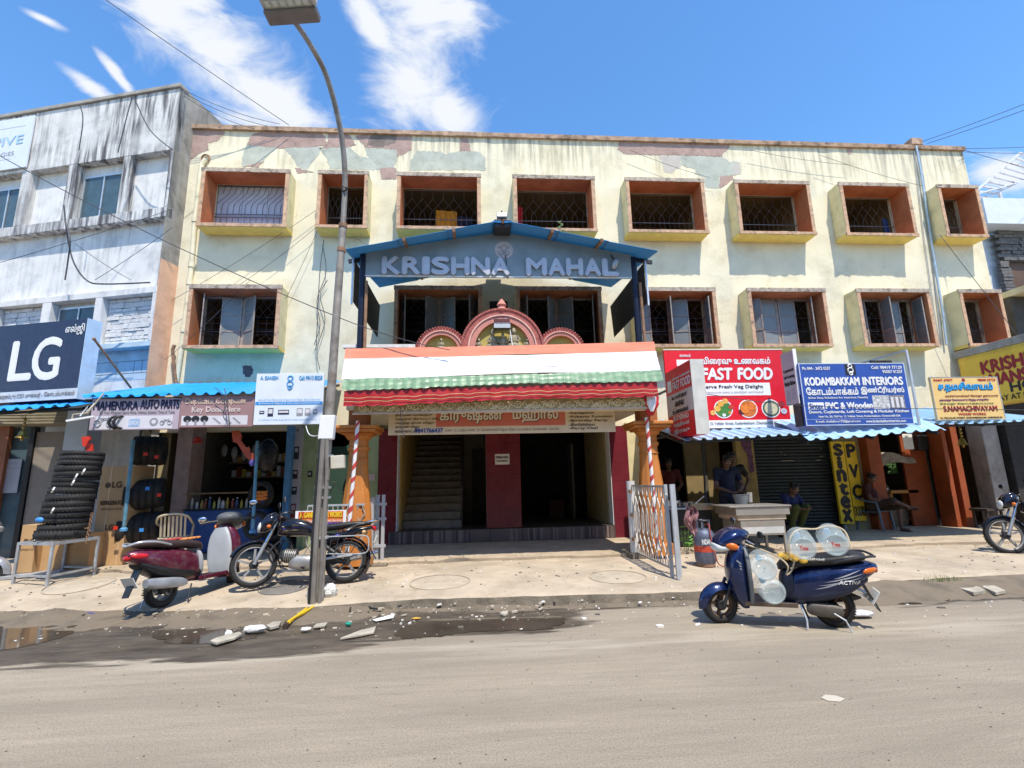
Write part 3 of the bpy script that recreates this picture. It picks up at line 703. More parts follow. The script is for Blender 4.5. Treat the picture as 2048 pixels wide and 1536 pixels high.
# rain pipes
def pipe(px, r, mat, y=.07, name='rain_pipe', coll=True, parent=bld):
    pts = [PY(a, b, YW - y) for a, b in px]; q = MB().tube(pts, r, 10); o = q.build(name, mat, parent, smooth=40)
    if coll:
        for k in range(1, len(pts) - 1):
            p = pts[k]; MB().tube([p - V((0, 0, .06)), p + V((0, 0, .06))], r * 1.28, 10).build('pipe_collar', mat, o, smooth=40)
pipecream = M('cream_pipe', (.78, .70, .50), .6, var=.08, bump=.06, dirt=.2)
pipe([(403, 330), (390, 440), (383, 530), (379, 565), (368, 660), (352, 770)], .055, pipecream)
pipe([(411, 318), (402, 332)], .05, pipecream, coll=False)
pipe([(1832, 292), (1842, 345), (1850, 400), (1870, 530), (1886, 630), (1893, 690)], .028, M('blue_grey_pipe', (.40, .50, .58), .5, .3, var=.15, bump=.05))
pipe([(1836, 292), (1848, 360), (1860, 480), (1884, 690)], .012, steelgrey, .03, 'conduit', False)
pipe([(1828, 300), (1846, 460), (1868, 620), (1880, 690)], .010, steelgrey, .03, 'conduit', False)
pipe([(353, 778), (345, 700), (349, 690)], .035, rust, .13, 'rain_pipe', False)
# plants rooting in the wall, cistern outlet hole
MB().torus(PY(411, 316, YW - .03), (0, 1, 0), .09, .02, 14, 6).build('broken_outlet', rust, bld)
# ------------------------------------------------------------------ left white building (front turned about 14 degrees)
lbn = V((-.242, -.970, 0)); lbu = V((-.970, .242, 0)); C0 = V((-6.985, 10.87, 0))
lbd = thing('white_building', 'weathered white office building with recessed window bands and concrete fins beside the yellow lodge', 'building', (-9, 11.5, .28))
def LBx(s, off, z): return C0 + lbu * s + lbn * off + V((0, 0, z))
def lbox(mb, s0, s1, o0, o1, z0, z1):
    c = LBx((s0 + s1) / 2, (o0 + o1) / 2, (z0 + z1) / 2); mb.obox(c, lbu * (s1 - s0) / 2, lbn * (o1 - o0) / 2, V((0, 0, (z1 - z0) / 2))); return mb
LE = 14.0; D = -.21
lbox(MB(), .0, LE, D, 0, 9.33, 10.98).build('parapet_band', whiteold, lbd, bevel=.01)
lbox(MB(), -.02, LE, D, .05, 10.985, 11.08).build('parapet_coping', concrete, lbd, bevel=.01)
lbox(MB(), 0, LE, D, 0, 7.62, 7.86).build('ledge', whiteold, lbd, bevel=.008)
lbox(MB(), 0.02, LE, -.5, D, .3, 10.98).build('wall', white, lbd)
lbox(MB(), 0.02, LE, D - .001, D + .004, 3.9, 4.58).build('lower_wall', bluewash, lbd)
for z in (4.05, 4.32): lbox(MB(), .03, 1.6, D + .0045, D + .008, z, z + .012).build('wall_groove', M('groove_line', (.2, .22, .25), .9, bump=0), lbd)
for s in (.35, .55, 1.0): lbox(MB(), s, s + .012, D + .0045, D + .008, 4.062, 4.32).build('wall_groove', M('groove_line'), lbd)
MB().obox(LBx(.01, -.86, 7.2), lbu * .01, lbn * .85, V((0, 0, 3.85))).build('side_wall', concrete, lbd)
MB().obox(LBx(-.006, -.4, 4.7), lbu * .004, lbn * .39, V((0, 0, 1.9))).build('side_paint', peach, lbd)
MB().box(-24, -7.4, 15.2, 20, .3, 10.9).build('mass', concrete, lbd)
for s0, s1 in ((-.0, .09), (1.17, 1.36), (2.68, 2.92), (4.05, 4.3), (5.4, 5.62), (6.8, 7.0)): lbox(MB(), s0, s1, D + .002, -.004, 7.865, 9.328).build('fin', whiteold, lbd, bevel=.006)
def lwin(s0, s1, z0, z1, off, parts=2, frame=alu):
    f = MB(); 
    for s in (s0, s1 - .04): lbox(f, s, s + .04, off, off + .04, z0, z1)
    for z in (z0, z1 - .04): lbox(f, s0 + .04, s1 - .04, off, off + .04, z, z + .04)
    o = f.build('window', frame, lbd)
    w_ = (s1 - s0 - .08) / parts
    for k in range(parts):
        lbox(MB(), s0 + .04 + k * w_, s0 + .04 + (k + 1) * w_ - .01, off + .005, off + .02 + .008 * k, z0 + .04, z1 - .04).build('pane', glasstint, o)
        if k: lbox(MB(), s0 + .03 + k * w_, s0 + .06 + k * w_, off + .025, off + .045, z0 + .04, z1 - .04).build('mullion', frame, o)
lwin(1.42, 2.62, 7.9, 9.05, D + .01); lwin(4.35, 5.35, 7.9, 9.05, D + .01); lwin(7.05, 8.2, 7.9, 9.05, D + .01); lwin(4.55, 5.75, 4.74, 5.70, D + .01)
for (s0, s1) in ((.095, 1.165), (2.93, 4.04), (5.63, 6.79)): lbox(MB(), s0, s1, D + .002, D + .03, 7.87, 8.95).build('infill_panel', white, lbd)
# first floor boxes with stone cladding
lbox(MB(), 0, LE, D, 0, 5.80, 5.95).build('box_slab', white, lbd, bevel=.008); lbox(MB(), 0, LE, D, 0, 4.58, 4.70).build('box_slab', bluewash, lbd, bevel=.008)
for s0, s1 in ((0, .09), (1.40, 1.58), (2.78, 3.02), (4.3, 4.5), (5.8, 6.0)): lbox(MB(), s0, s1, D + .002, -.003, 4.705, 5.798).build('fin', white, lbd, bevel=.006)
lwin(1.62, 2.74, 4.74, 5.70, D + .01)
stone = M('white_stone', (.72, .71, .70), .9, var=.1, sc_=7, bump=.6, bsc=40, dirt=.25, dcol='#8d8a86'); mortar = M('stone_joint', (.20, .19, .18), .95)
stone_meshes = []
for (s0, s1) in ((.1, 1.39), (3.03, 4.29)):
    lbox(MB(), s0, s1, D + .001, D + .012, 4.71, 5.79).build('joint_bed', mortar, lbd)
    rnd = random.Random(3); z = 4.715; row = 0
    while z < 5.77:
        h = rnd.choice((.07, .09, .11, .13)); h = min(h, 5.785 - z); s = s0 + .005
        while s < s1 - .03:
            l_ = min(rnd.uniform(.1, .34), s1 - .005 - s)
            if s1 - s - l_ < .06: l_ = s1 - .005 - s
            mb = MB(); lbox(mb, s + .006, s + l_ - .006, D + .0125, D + .03 + rnd.uniform(0, .03), z + .006, z + h - .006)
            mb.v = [tuple(V(p) + V((rnd.uniform(-.006, .006), rnd.uniform(-.006, .006), rnd.uniform(-.005, .005))) * (1 if i % 8 > 3 else .2)) for i, p in enumerate(mb.v)]
            mb.build('cladding_stone', stone, lbd); s += l_
        z += h
# billboard on the parapet
bb = Sign('office_billboard', 'faded pale grey rooftop billboard reading SPIVE TECHNOLOGIES on the white parapet', 0, 0, 0, 0, 0, mat=M('faded_board', (.66, .70, .76), .6, var=.04, bump=.02), th=.04,
          pts=[LBx(7.2, .06, 10.87), LBx(4.15, .06, 10.87), LBx(4.15, .06, 9.42), LBx(7.2, .06, 9.42)])
bb.text('SPIVE', .55, .36, .93, .53, M('faded_blue_ink', (.36, .55, .74), .7, bump=0), bold=.006); bb.text('TECHNOLOGIES', .35, .66, .86, .74, inkgrey); bb.rect(.62, .18, .93, .187, inkgrey, 'rule'); bb.rect(.3, .8, .84, .806, inkgrey, 'rule')
# ------------------------------------------------------------------ right hand neighbours
rb = thing('grey_building', 'grey modern house with dark stone cladding and white balcony behind the lodge end', 'building', (19, 14, .3))
greyp = M('pale_grey_paint', (.62, .66, .72), .8, var=.06, bump=.1); darkst = M('slate_stone', (.14, .13, .125), .9, var=.35, sc_=9, bump=.5); brownw = M('brown_timber_panel', (.12, .065, .04), .7, var=.2, bump=.1)
MB().box(14.2, 30, 14.2, 22, .3, 9.3).build('wall', greyp, rb)
MB().box(16.4, 30, 13.5, 14.19, 9.3, 10.2).build('parapet', greyp, rb)
MB().box(17.4, 30, 14.05, 14.195, 5.6, 8.2).build('recess_panel', brownw, rb)
rnd = random.Random(5)
for r_ in range(9):
    x = 17.05 if r_ % 2 else 17.2
    while x < 22:
        l_ = rnd.uniform(.3, .6); MB().box(x, x + l_ - .02, 13.95 - rnd.uniform(0, .05), 14.04, 8.24 + r_ * .115, 8.34 + r_ * .115).build('cladding_stone', darkst, rb); x += l_
for r_ in range(22): MB().box(17.02, 17.34 + rnd.uniform(-.05, .05), 13.93 - rnd.uniform(0, .04), 14.04, 5.7 + r_ * .115, 5.8 + r_ * .115).build('cladding_stone', darkst, rb)
MB().box(18.3, 30, 12.9, 14.0, 6.3, 7.55).build('balcony', greyp, rb, bevel=.02)
MB().box(16.35, 16.5, 13.95, 14.1, 4, 9.3).build('corner_pipe', greyp, rb); 
for k in range(8): MB().box(15.7, 16.15, 14.13, 14.19, 6.6 + k * .13, 6.66 + k * .13).build('louvre', darkmetal, rb)
MB().box(18.6, 19.6, 14.0, 14.045, 7.5, 8.2).build('window', glasstint, rb)
# steel billboard skeleton on the far roof
fr = thing('billboard_frame', 'rusty white steel billboard skeleton standing on the far roof at the lodge end', 'frame', (20, 15.6, 10.2)); fs = M('white_rusty_steel', (.70, .68, .66), .6, .2, var=.1, dirt=.7, dcol='#7a3f28', dsc=5)
A, B = PY(1940, 392, 15.2), PY(2040, 306, 15.2); A2, B2 = PY(1978, 394, 15.4), PY(2110, 332, 15.4)
for p, q in ((A, B), (A2, B2)): MB().bar(p, q, .07, .07).build('chord', fs, fr)
for k in range(10):
    t = k / 9; MB().bar(A.lerp(B, t), A2.lerp(B2, t), .06, .06).build('rung', fs, fr)
for t in (.15, .6, .95): q = A2.lerp(B2, t); MB().bar(q, (q.x, q.y, 9.25), .08, .08).build('post', fs, fr)
MB().bar(A, A2.lerp(B2, .5), .05, .05).build('brace', fs, fr)
# projecting annexe with painted name board, facing left
an = thing('annexe_block', 'low projecting annexe slab at the lodge end carrying the yellow hostel board', 'building', (13, 10.4, .28))
MB().box(11.93, 16, 9.3, 11.25, 4.28, 4.45).build('roof_slab', concrete, an, bevel=.01); MB().box(11.97, 12.1, 9.4, 11.2, 3.0, 4.275).build('side_wall', M('yellow_wall', (.72, .48, .08), .8, var=.1, bump=.1, dirt=.3), an)
MB().box(13.5, 17.5, 10.3, 11.3, 5.85, 6.0).build('balcony_roof', cream_box, an); MB().box(13.52, 17, 11.0, 11.3, 4.46, 5.84).build('back_wall', darkwall, an)
MB().box(12.4, 16, 10.8, 11.2, .28, 4.27).build('back_wall', dark, an)
MB().box(14.0, 14.15, 10.6, 10.75, 4.46, 5.84).build('post', greyp, an)
for k in range(3): MB().bar((13.9 + .2 * k, 10.5, 4.5 + .25 * k), (14.9 + .1 * k, 10.6, 5.0 + .3 * k), .05, .05).build('red_rail', M('red_paint', (.45, .03, .02), .5), an)
kmp = M('yellow_board', (.78, .50, .06), .55, var=.1, sc_=2, bump=.03, dirt=.3, dcol='#8a6a22')
km = Sign('hostel_board', 'yellow painted name board reading KRISHNA MANSION above the dark end shop', 0, 0, 0, 0, 0, mat=kmp, th=.04, pts=[(11.955, 11.15, 4.2), (11.955, 8.3, 4.2), (11.955, 8.3, 3.02), (11.955, 11.15, 3.02)])
mk = M('ink_maroon', (.30, .02, .03), .55, var=.05, bump=0)
km.text('KRISHNA', .17, .12, .68, .36, mk, bold=.02); km.text('MANSION', .22, .40, .70, .62, mk, bold=.02); km.text('HOSTEL', .36, .62, .80, .80, inkblack, bold=.012); km.text('STAY AT MONTHLY', .20, .84, .72, .94, inkblack, bold=.004)

# ------------------------------------------------------------------ porch in front of the hall entrance
ph = thing('entrance_porch', 'projecting concrete porch with carved frieze on two fat orange columns', 'porch', (.55, 9, .27))
porchcol = M('porch_cream', (.66, .58, .42), .85, var=.1, bump=.15, dirt=.3); frz2 = M('frieze_ground', (.50, .38, .18), .8, var=.2, bump=.2); frz = M('carved_gold_frieze', (.78, .66, .40), .7, var=.15, sc_=6, bump=.2, dirt=.3, dcol='#6b552a')
MB().box(-2.2, 3.2, 8.62, 11.3, 2.82, 3.2).build('slab', porchcol, ph)
MB().box(-2.0, 2.98, 8.286, 8.449, 2.70, 2.98).build('front_beam', porchcol, ph); MB().box(-2.17, 3.16, 8.45, 8.615, 2.78, 3.72).build('parapet', porchcol, ph, bevel=.01)
# frieze with raised scrolls
fy = 8.272
def fz(x): return (x + 2.3) / 5.7
fb = MB(); fb.prism([(-2.0, fy, 2.70), (2.98, fy, 2.745), (2.98, fy, 2.96), (-2.0, fy, 2.90)], (0, .012, 0)); frieze = fb.build('frieze', frz2, ph)
sg = MB()
for k in range(17):
    x = -1.85 + k * .285; z0 = 2.745 + fz(x) * .045 + .035; s = 1 if k % 2 else -1; pts = []
    for j in range(26):
        a = j / 25 * 3.6 * pi; r = .072 * (1 - j / 30); pts.append((x + r * cos(a * s) * 1.1, fy - .006, z0 + r * sin(a * s) * .95))
    sg.tube(pts, .013, 5)
    pts = [(x + .08 + .13 * t, fy - .006, z0 + .07 * sin(t * pi * 2) * s) for t in [i / 8 for i in range(9)]]; sg.tube(pts, .012, 5)
    for j in range(3): sg.ell((x + .13 + .035 * j, fy - .008, z0 - .05 * s + .03 * j * s), (.035, 0, 0), (0, .01, 0), (0, 0, .018), 8, 4)
o = sg.build('scroll_relief', frz, ph, smooth=60); o['kind'] = 'stuff'
MB().prism([(-2.02, fy - .012, 2.67), (3.0, fy - .012, 2.715), (3.0, fy - .012, 2.748), (-2.02, fy - .012, 2.703)], (0, .03, 0)).build('moulding', M('pinkish_moulding', (.60, .47, .36), .8), ph)
# fluted columns
def column(cx, lab):
    prof = [(.30, .255), (.30, .42), (.27, .45), (.265, .8), (.25, 1.1), (.215, 1.4), (.18, 1.7), (.162, 1.95), (.158, 2.1), (.185, 2.12), (.185, 2.17), (.16, 2.19), (.16, 2.29), (.19, 2.31), (.23, 2.36), (.23, 2.38)]
    n = 40; rings = [[V((cx + cos(2 * pi * k / n) * r * (1 - (.05 if k % 4 < 2 and .5 < z < 2.0 else 0)), 8.82 + sin(2 * pi * k / n) * r * (1 - (.05 if k % 4 < 2 and .5 < z < 2.0 else 0)), z)) for k in range(n)] for r, z in prof]
    c = thing('orange_column', lab, 'column', (cx, 8.82, .26)); MB().loft(rings).build('shaft', orangecol, c, smooth=30)
    cp = MB(); 
    for (h, z0, z1) in ((.25, 2.38, 2.415), (.33, 2.415, 2.47), (.36, 2.47, 2.53)): cp.box(cx - h, cx + h, 8.82 - h, 8.82 + h, z0, z1)
    cp.build('capital', orangecol, c, bevel=.012); MB().box(cx - .16, cx + .16, 8.67, 8.97, 2.531, 2.815).build('neck_block', M('dark_orange', (.36, .13, .04), .6, var=.1), c, bevel=.008)
    MB().torus((cx, 8.82, 1.98), (0, 0, 1), .165, .012, 24, 6).build('neck_ring', orangecol, c, smooth=40)
column(-2.02, 'fat fluted orange column near the green wall'); column(3.10, 'fat fluted orange column beside the fast food stall')
# tricolour cloth: three bands and maroon valance
def cl(u, zl, zr): return zl + (zr - zl) * u
def cloth(name, label, x0, x1, yt, yb, zt, zb, mat, pleat=0., wr=.01, nu=160, nv=6, cat='cloth', scal=0., zr=.112):
    def fn(u, v):
        x = x0 + (x1 - x0) * u; t = v; y = yt + (yb - yt) * t; z = zt + (zb - zt) * t + zr * u
        z -= .018 * sin(u * 7 + 1) * t + .012 * sin(pi * u)
        y -= wr * (1 + mnoise.noise(V((x * 1.1, t * 5, 3)))) + wr * .8 * mnoise.noise(V((x * 2.2, t * 9, 8)))
        if pleat:
            p = (x / pleat) % 1; y -= .028 * (1 - abs(2 * p - 1)) ** .6 * (.3 + .7 * t); z -= .018 * abs(sin(pi * p)) * t + .012 * mnoise.noise(V((int(x / pleat) * 3.1, 0, 0)))
        if scal: z -= scal * abs(sin(x / .16 * pi)) * t
        return (x, y, z)
    return tag(MB().grid(fn, nu, nv, (0, .004, 0)).build(name, mat, None, smooth=50), label, cat)
cloth('saffron_cloth', 'salmon orange cloth band along the top of the porch edge', -2.2, 3.19, 8.37, 8.335, 3.82, 3.635, M('saffron_cloth', (.80, .27, .17), .85, var=.06, bump=.05), wr=.006)
cloth('white_cloth', 'wrinkled white cloth band draped along the porch edge', -2.19, 3.19, 8.33, 8.19, 3.63, 3.262, M('white_cloth', (.86, .86, .87), .85, var=.02, bump=.05), wr=.02, nv=18)
greenc = M('green_satin', (.21, .34, .20), .36, var=.25, sc_=9, bump=.1, dirt=.25, dcol='#aab8a4', dsc=7); 
gc = cloth('green_cloth_frill', 'pleated glossy green cloth frill hanging below the white band', -2.16, 3.2, 8.18, 8.135, 3.258, 3.085, greenc, pleat=.15, wr=.006, nu=420, nv=8)
mc = M('maroon_satin', (.42, .02, .022), .4, var=.1, bump=.05)
mv = cloth('maroon_valance', 'dark red pleated valance with gold lines under the green frill', -2.13, 3.1, 8.155, 8.15, 3.045, 2.83, mc, pleat=.22, wr=.008, nu=260, scal=.012)
for zz in (2.945, 2.885):
    def fn(u, v, zz=zz):
        x = -2.13 + 5.23 * u; p = (x / .22) % 1; y = 8.132 - .028 * (1 - abs(2 * p - 1)) ** .6 * .8 - .012; return (x, y, zz - .01 * v + .105 * u - .018 * sin(u * 7 + 1) * .7 + .008 * sin(x * 14) - .018 * abs(sin(pi * p)) * .6)
    MB().grid(fn, 260, 1, (0, .003, 0)).build('gold_line', M('gold_ribbon', (.75, .50, .25), .35, .3, bump=0), mv)
# striped ribbon poles
def ribbon_pole(label, top, bot):
    top, bot = V(top), V(bot); o = thing('ribbon_pole', label, 'pole', bot); mb = MB().tube([bot, top], .032, 12); mb.build('pole', M('white_ribbon', (.8, .78, .77), .6, var=.05, bump=.05), o, smooth=40)
    ax = (top - bot); Ln = ax.length; ax.normalize(); u = ax.orthogonal().normalized(); w_ = ax.cross(u); vs = []; fs = []; n = 240
    for i in range(n + 1):
        t = i / n; a = t * 2 * pi * 9 + .4 * sin(t * 23)
        for h in (0, .085 + .02 * sin(t * 31)): c = bot + ax * min(max(t * Ln + h, 0), Ln); vs.append(c + (u * cos(a) + w_ * sin(a)) * .0345)
    fs = [(2 * i, 2 * i + 2, 2 * i + 3, 2 * i + 1) for i in range(n)]; MB().add(vs, fs).build('red_ribbon', M('red_ribbon', (.55, .06, .05), .6, var=.1, bump=.05), o)
ribbon_pole('red and white ribbon wound pole in front of the orange column by the motorcycle', PY(716, 842, 8.42), PY(696, 1058, 8.42) - V((0, 0, .35))); ribbon_pole('red and white ribbon wound pole behind the folding steel gate', PY(1293, 835, 8.40), PY(1313, 1050, 8.40) - V((0, 0, .4)))
q = MB(); c = PY(1301, 812, 8.3)
for k in range(10):
    a = k * .7; q.tube([c + V((.13 * cos(a), .03 * sin(a), .16)), c + V((.1 * cos(a + .5), .05 * sin(a), .03)), c + V((.03 * cos(a), .02, -.16))], [.035, .045, .02], 6)
tag(q.build('red_cloth_bunch', M('red_cloth', (.62, .02, .03), .6, var=.2), None, smooth=60), 'bunched red cloth tied at the head of the ribbon pole by fast food stall', 'cloth')
q = MB()
for k in range(5): a = k * 1.3; q.tube([c + V((.06 * cos(a), -.06, .15)), c + V((.05 * cos(a + .5), -.07, .03)), c + V((.02 * cos(a), -.05, -.1))], [.03, .035, .012], 6)
tag(q.build('white_cloth_bunch', M('white_cloth'), None, smooth=60), 'bunched white cloth inside the red bunch at the ribbon pole head', 'cloth')
# hall name board in Tamil
hb = Sign('hall_name_board', 'cream and red Tamil hall name board with phone number hanging under the porch frieze', (775, 822), (1230, 812), (1230, 863), (778, 871), 8.66, th=.03, mat=M('cream_board', (.74, .60, .40), .6, var=.06, bump=.03, dirt=.15))
hb.rect(.205, .0, .775, .70, M('brick_red_board', (.62, .16, .10), .55, var=.08, bump=.03), 'red_panel'); goldl = M('cream_letters', (.85, .78, .60), .5, var=.05, bump=0); dkr = M('ink_brown', (.12, .07, .04), .6, bump=0)
hb.text('கிருஷ்ண', .225, .04, .50, .60, inkblack, bold=.006, z=.005); hb.text('மஹால்', .545, .04, .745, .60, inkblack, bold=.006, z=.005)
hb.text('கிருஷ்ண', .222, .02, .497, .58, goldl, bold=.006, z=.009, extr=.006); hb.text('மஹால்', .542, .02, .742, .58, goldl, bold=.006, z=.009, extr=.006)
hb.text('9841766437', .115, .76, .235, .92, inkblue, bold=.004); hb.text('எண். 15, புதிய எண். 19, வெள்ளாளர் தெரு, கோடம்பாக்கம், சென்னை - 600 024.', .245, .78, .745, .93, dkr)
ta = ['நிச்சயதார்த்தம்', 'திருமண வரவேற்பு', 'மஞ்சள் நீராட்டு விழா', 'பிறந்த நாள் விழா', 'காதணி விழா', 'கண்காட்சி']
hb.text([(s, .03, .02 + .155 * i, .03 + .0105 * len(s), .13 + .155 * i) for i, s in enumerate(ta)], 0, 0, 0, 0, dkr, bold=.001)
en = ['Betrothal', 'Reception', 'Puberty Function', 'Birthday Party', 'Exibition', 'Party Hall']
hb.text([('-' + s, .79, .02 + .155 * i, .80 + .0118 * len(s), .125 + .155 * i) for i, s in enumerate(en)], 0, 0, 0, 0, dkr, bold=.002)
# arches on the porch parapet
ar = thing('porch_arches', 'three pink scalloped arches with relief figures on top of the porch', 'arches', (.49, 8.6, 3.7)); pinkr = M('pink_plaster', (.60, .25, .20), .8, var=.12, sc_=6, bump=.3, dirt=.35, dcol='#6b3026', dsc=6); redr = M('red_tile_band', (.40, .12, .10), .85, var=.3, sc_=9, bump=.5); olive = M('olive_yellow', (.52, .42, .12), .8, var=.1, bump=.1)
def arch(cx, cz, R0, yb):
    def band(r0, r1, y0, y1, name, mat, n=30):
        mb = MB()
        for k in range(n):
            a, b = pi * k / n, pi * (k + 1) / n
            mb.prism([(cx + r0 * cos(a), y0, cz + r0 * sin(a)), (cx + r1 * cos(a), y0, cz + r1 * sin(a)), (cx + r1 * cos(b), y0, cz + r1 * sin(b)), (cx + r0 * cos(b), y0, cz + r0 * sin(b))], (0, y1 - y0, 0))
        return mb.build(name, mat, ar)
    band(R0 * .66, R0 * .80, yb - .03, yb + .1, 'arch_inner', pinkr); band(R0 * .80, R0 * .83, yb - .05, yb + .1, 'arch_bead', M('pale_bead', (.75, .48, .40), .8), 30); band(R0 * .83, R0 * .97, yb - .01, yb + .12, 'arch_band', redr)
    t = MB(); n = int(R0 * 60)
    for k in range(n):
        a = pi * (k + .5) / n; d = V((cos(a), 0, sin(a))); e = V((-sin(a), 0, cos(a))); t.obox(V((cx, yb + .04, cz)) + d * R0 * .985, d * R0 * .025, e * R0 * .03, V((0, .07, 0)))
    o = t.build('arch_tooth', redr, ar); o['kind'] = 'stuff'
    MB().prism([(cx + R0 * .67 * cos(pi * k / 24), yb + .06, cz + R0 * .67 * sin(pi * k / 24)) for k in range(25)], (0, .03, 0)).build('back_panel', olive, ar)
arch(.49, 3.88, .74, 8.58); arch(-.60, 3.84, .46, 8.66); arch(1.56, 3.84, .44, 8.66)
stonefig = M('relief_stone', (.36, .31, .21), .85, var=.25, bump=.3)
def figure(cx, z, h, seated=True):
    q = MB(); y = 8.60
    q.ell((cx, y, z + h * .18), (h * .34, 0, 0), (0, .05, 0), (0, 0, h * .16)); q.ell((cx, y, z + h * .47), (h * .17, 0, 0), (0, .05, 0), (0, 0, h * .25)); q.ell((cx, y - .01, z + h * .8), (h * .1, 0, 0), (0, .05, 0), (0, 0, h * .12)); q.lathe([(h * .1, 0), (h * .08, h * .08), (.005, h * .18)], (cx, y, z + h * .88), n=8)
    for s in (-1, 1): q.tube([(cx + s * h * .14, y, z + h * .62), (cx + s * h * .27, y - .02, z + h * .45), (cx + s * h * .13, y - .04, z + h * .34)], [h * .055, h * .05, h * .04], 6)
    q.build('relief_figure', stonefig, ar, smooth=60)
figure(.32, 3.86, .36); figure(.50, 3.86, .30); figure(.70, 3.86, .40); figure(.07, 3.86, .2); figure(.93, 3.86, .2); figure(-.6, 3.86, .2)
MB().lathe([(.07, 0), (.1, .03), (.06, .08), (.09, .12), (.05, .19), (.01, .24)], (.49, 8.62, 4.58), n=10).build('finial', pinkr, ar, smooth=40)
fl = thing('flood_light', 'grey flood lamp hanging on the middle arch of the porch', 'lamp', (.46, 8.5, 4.2)); MB().box(.34, .62, 8.42, 8.52, 4.28, 4.38).build('hood', M('maroon_box', (.12, .03, .03), .5), fl, bevel=.008); MB().box(.33, .63, 8.40, 8.54, 4.19, 4.275).build('body', darkmetal, fl, bevel=.008); MB().box(.335, .625, 8.392, 8.4, 4.2, 4.27).build('lens', M('lamp_lens', (.5, .52, .55), .2, bump=0), fl)
for k in range(12): MB().box(.345 + k * .023, .352 + k * .023, 8.41, 8.53, 4.276, 4.30).build('cooling_fin', alu, fl)
MB().tube([(.55, 8.46, 4.4), (.62, 8.46, 4.2), (.66, 8.42, 3.85)], .008, 6).build('cable', inkwhite, fl)
for (x0, x1, lab) in ((-2.34, -1.07, 'white plastered rail on the porch roof left of the arches'), (2.02, 3.3, 'white plastered rail on the porch roof right of the arches')):
    o = thing('porch_rail', lab, 'railing', ((x0 + x1) / 2, 8.75, 3.7)); MB().box(x0, x1, 8.70, 8.82, 3.93, 3.99).build('top_rail', white, o); MB().box(x0 + .35, x1 - .2, 8.74, 8.78, 3.7, 3.925).build('red_panel', M('maroon_box'), o)
    for x in (x0 + .1, x0 + .3, x1 - .1): MB().box(x - .03, x + .03, 8.71, 8.81, 3.7, 3.929).build('post', white, o)
# gable canopy with the name letters
gc = thing('gable_canopy', 'blue corrugated gable canopy on dark posts above the porch', 'canopy', (.5, 8.6, 3.7)); navy = M('navy_steel', (.012, .016, .035), .45, .3, var=.15, bump=.04)
m = bpy.data.materials.new('blue_translucent_sheet'); m.use_nodes = True; t = m.node_tree; b_ = t.nodes['Principled BSDF']; b_.inputs['Base Color'].default_value = (.012, .15, .36, 1); b_.inputs['Roughness'].default_value = .35
tr = t.nodes.new('ShaderNodeBsdfTranslucent'); tr.inputs[0].default_value = (.02, .30, .62, 1); mx = t.nodes.new('ShaderNodeMixShader'); mx.inputs[0].default_value = .07; t.links.new(b_.outputs[0], mx.inputs[1]); t.links.new(tr.outputs[0], mx.inputs[2]); t.links.new(mx.outputs[0], t.nodes['Material Output'].inputs[0]); bluetr = m
RX, RZ = .51, 6.12
for (ex, ez, seg) in ((-2.09, 5.58, 3), (3.17, 5.62, 3)):
    for k in range(seg):
        ta_, tb_ = k / seg, (k + 1.04) / seg
        def fn(u, v, ta_=ta_, tb_=tb_, k=k, ex=ex, ez=ez):
            t_ = ta_ + (tb_ - ta_) * u; y = 8.12 + v * 3.05; sgn = 1 if ex > RX else -1
            return (RX + (ex - RX) * t_ + sgn * .1, y, RZ + (ez - RZ) * t_ + .014 * sin(v * 3.05 / .09 * 2 * pi / 1.0) - .07 + .012 * (seg - k) + .55 * v)
        MB().grid(fn, 2, 240).build('roof_sheet', bluetr, gc)
        t_ = ta_; p0 = V((RX + (ex - RX) * t_, 8.10, RZ + (ez - RZ) * t_ - .045)); MB().bar(p0, p0 + V((0, 3.0, .54)), .05, .06).build('rafter', rust, gc)
for x, z0 in ((-2.0, 3.72), (2.98, 3.8)): MB().tube([(x, 8.55, 3.72), (x, 8.55, 5.62)], .06, 12).build('post', navy, gc, smooth=40); MB().tube([(x + .09, 8.5, 3.72), (x + .08, 8.5, 5.1)], .028, 8).build('side_pipe', rust, gc, smooth=40)
MB().bar((RX, 8.13, 6.085), (RX, 11.2, 6.64), .36, .03).build('ridge_strip', bluesheet, gc); MB().box(.36, .66, 8.16, 8.5, 6.0, 6.16).build('ridge_cap', darkmetal, gc, bevel=.02)  # ridge strip added over the sheet gap to keep sun off the wall
MB().bar((-2.3, 8.7, 5.56), (.5, 8.7, 6.05), .05, .07).build('rafter', darkmetal, gc); MB().bar((3.4, 8.7, 5.6), (.5, 8.7, 6.05), .05, .07).build('rafter', darkmetal, gc)
darksh = M('dark_sheet', (.035, .028, .025), .7, var=.2, bump=.05)
for x, s in ((-2.16, -1), (3.2, 1)):
    MB().prism([(x, 8.62, 5.55), (x, 11.0, 5.55), (x, 10.85, 4.75), (x, 8.62, 4.75)], (.012 * s, 0, 0)).build('side_sheet', darksh, gc)
    MB().bar((x + s * .03, 8.60, 4.7), (x + s * .03, 8.60, 5.6), .03, .03).build('edge_strip', alu, gc)
fl = thing('flood_light', 'small flood lamp perched on the gable canopy ridge', 'lamp', (.5, 8.2, 6.17)); MB().obox((.5, 8.2, 6.24), (.09, 0, 0), (0, .05, 0), (0, .02, .05)).build('body', steelgrey, fl, bevel=.008); MB().tube([(.5, 8.2, 6.16), (.5, 8.2, 6.34)], .012, 6).build('stem', darkmetal, fl)
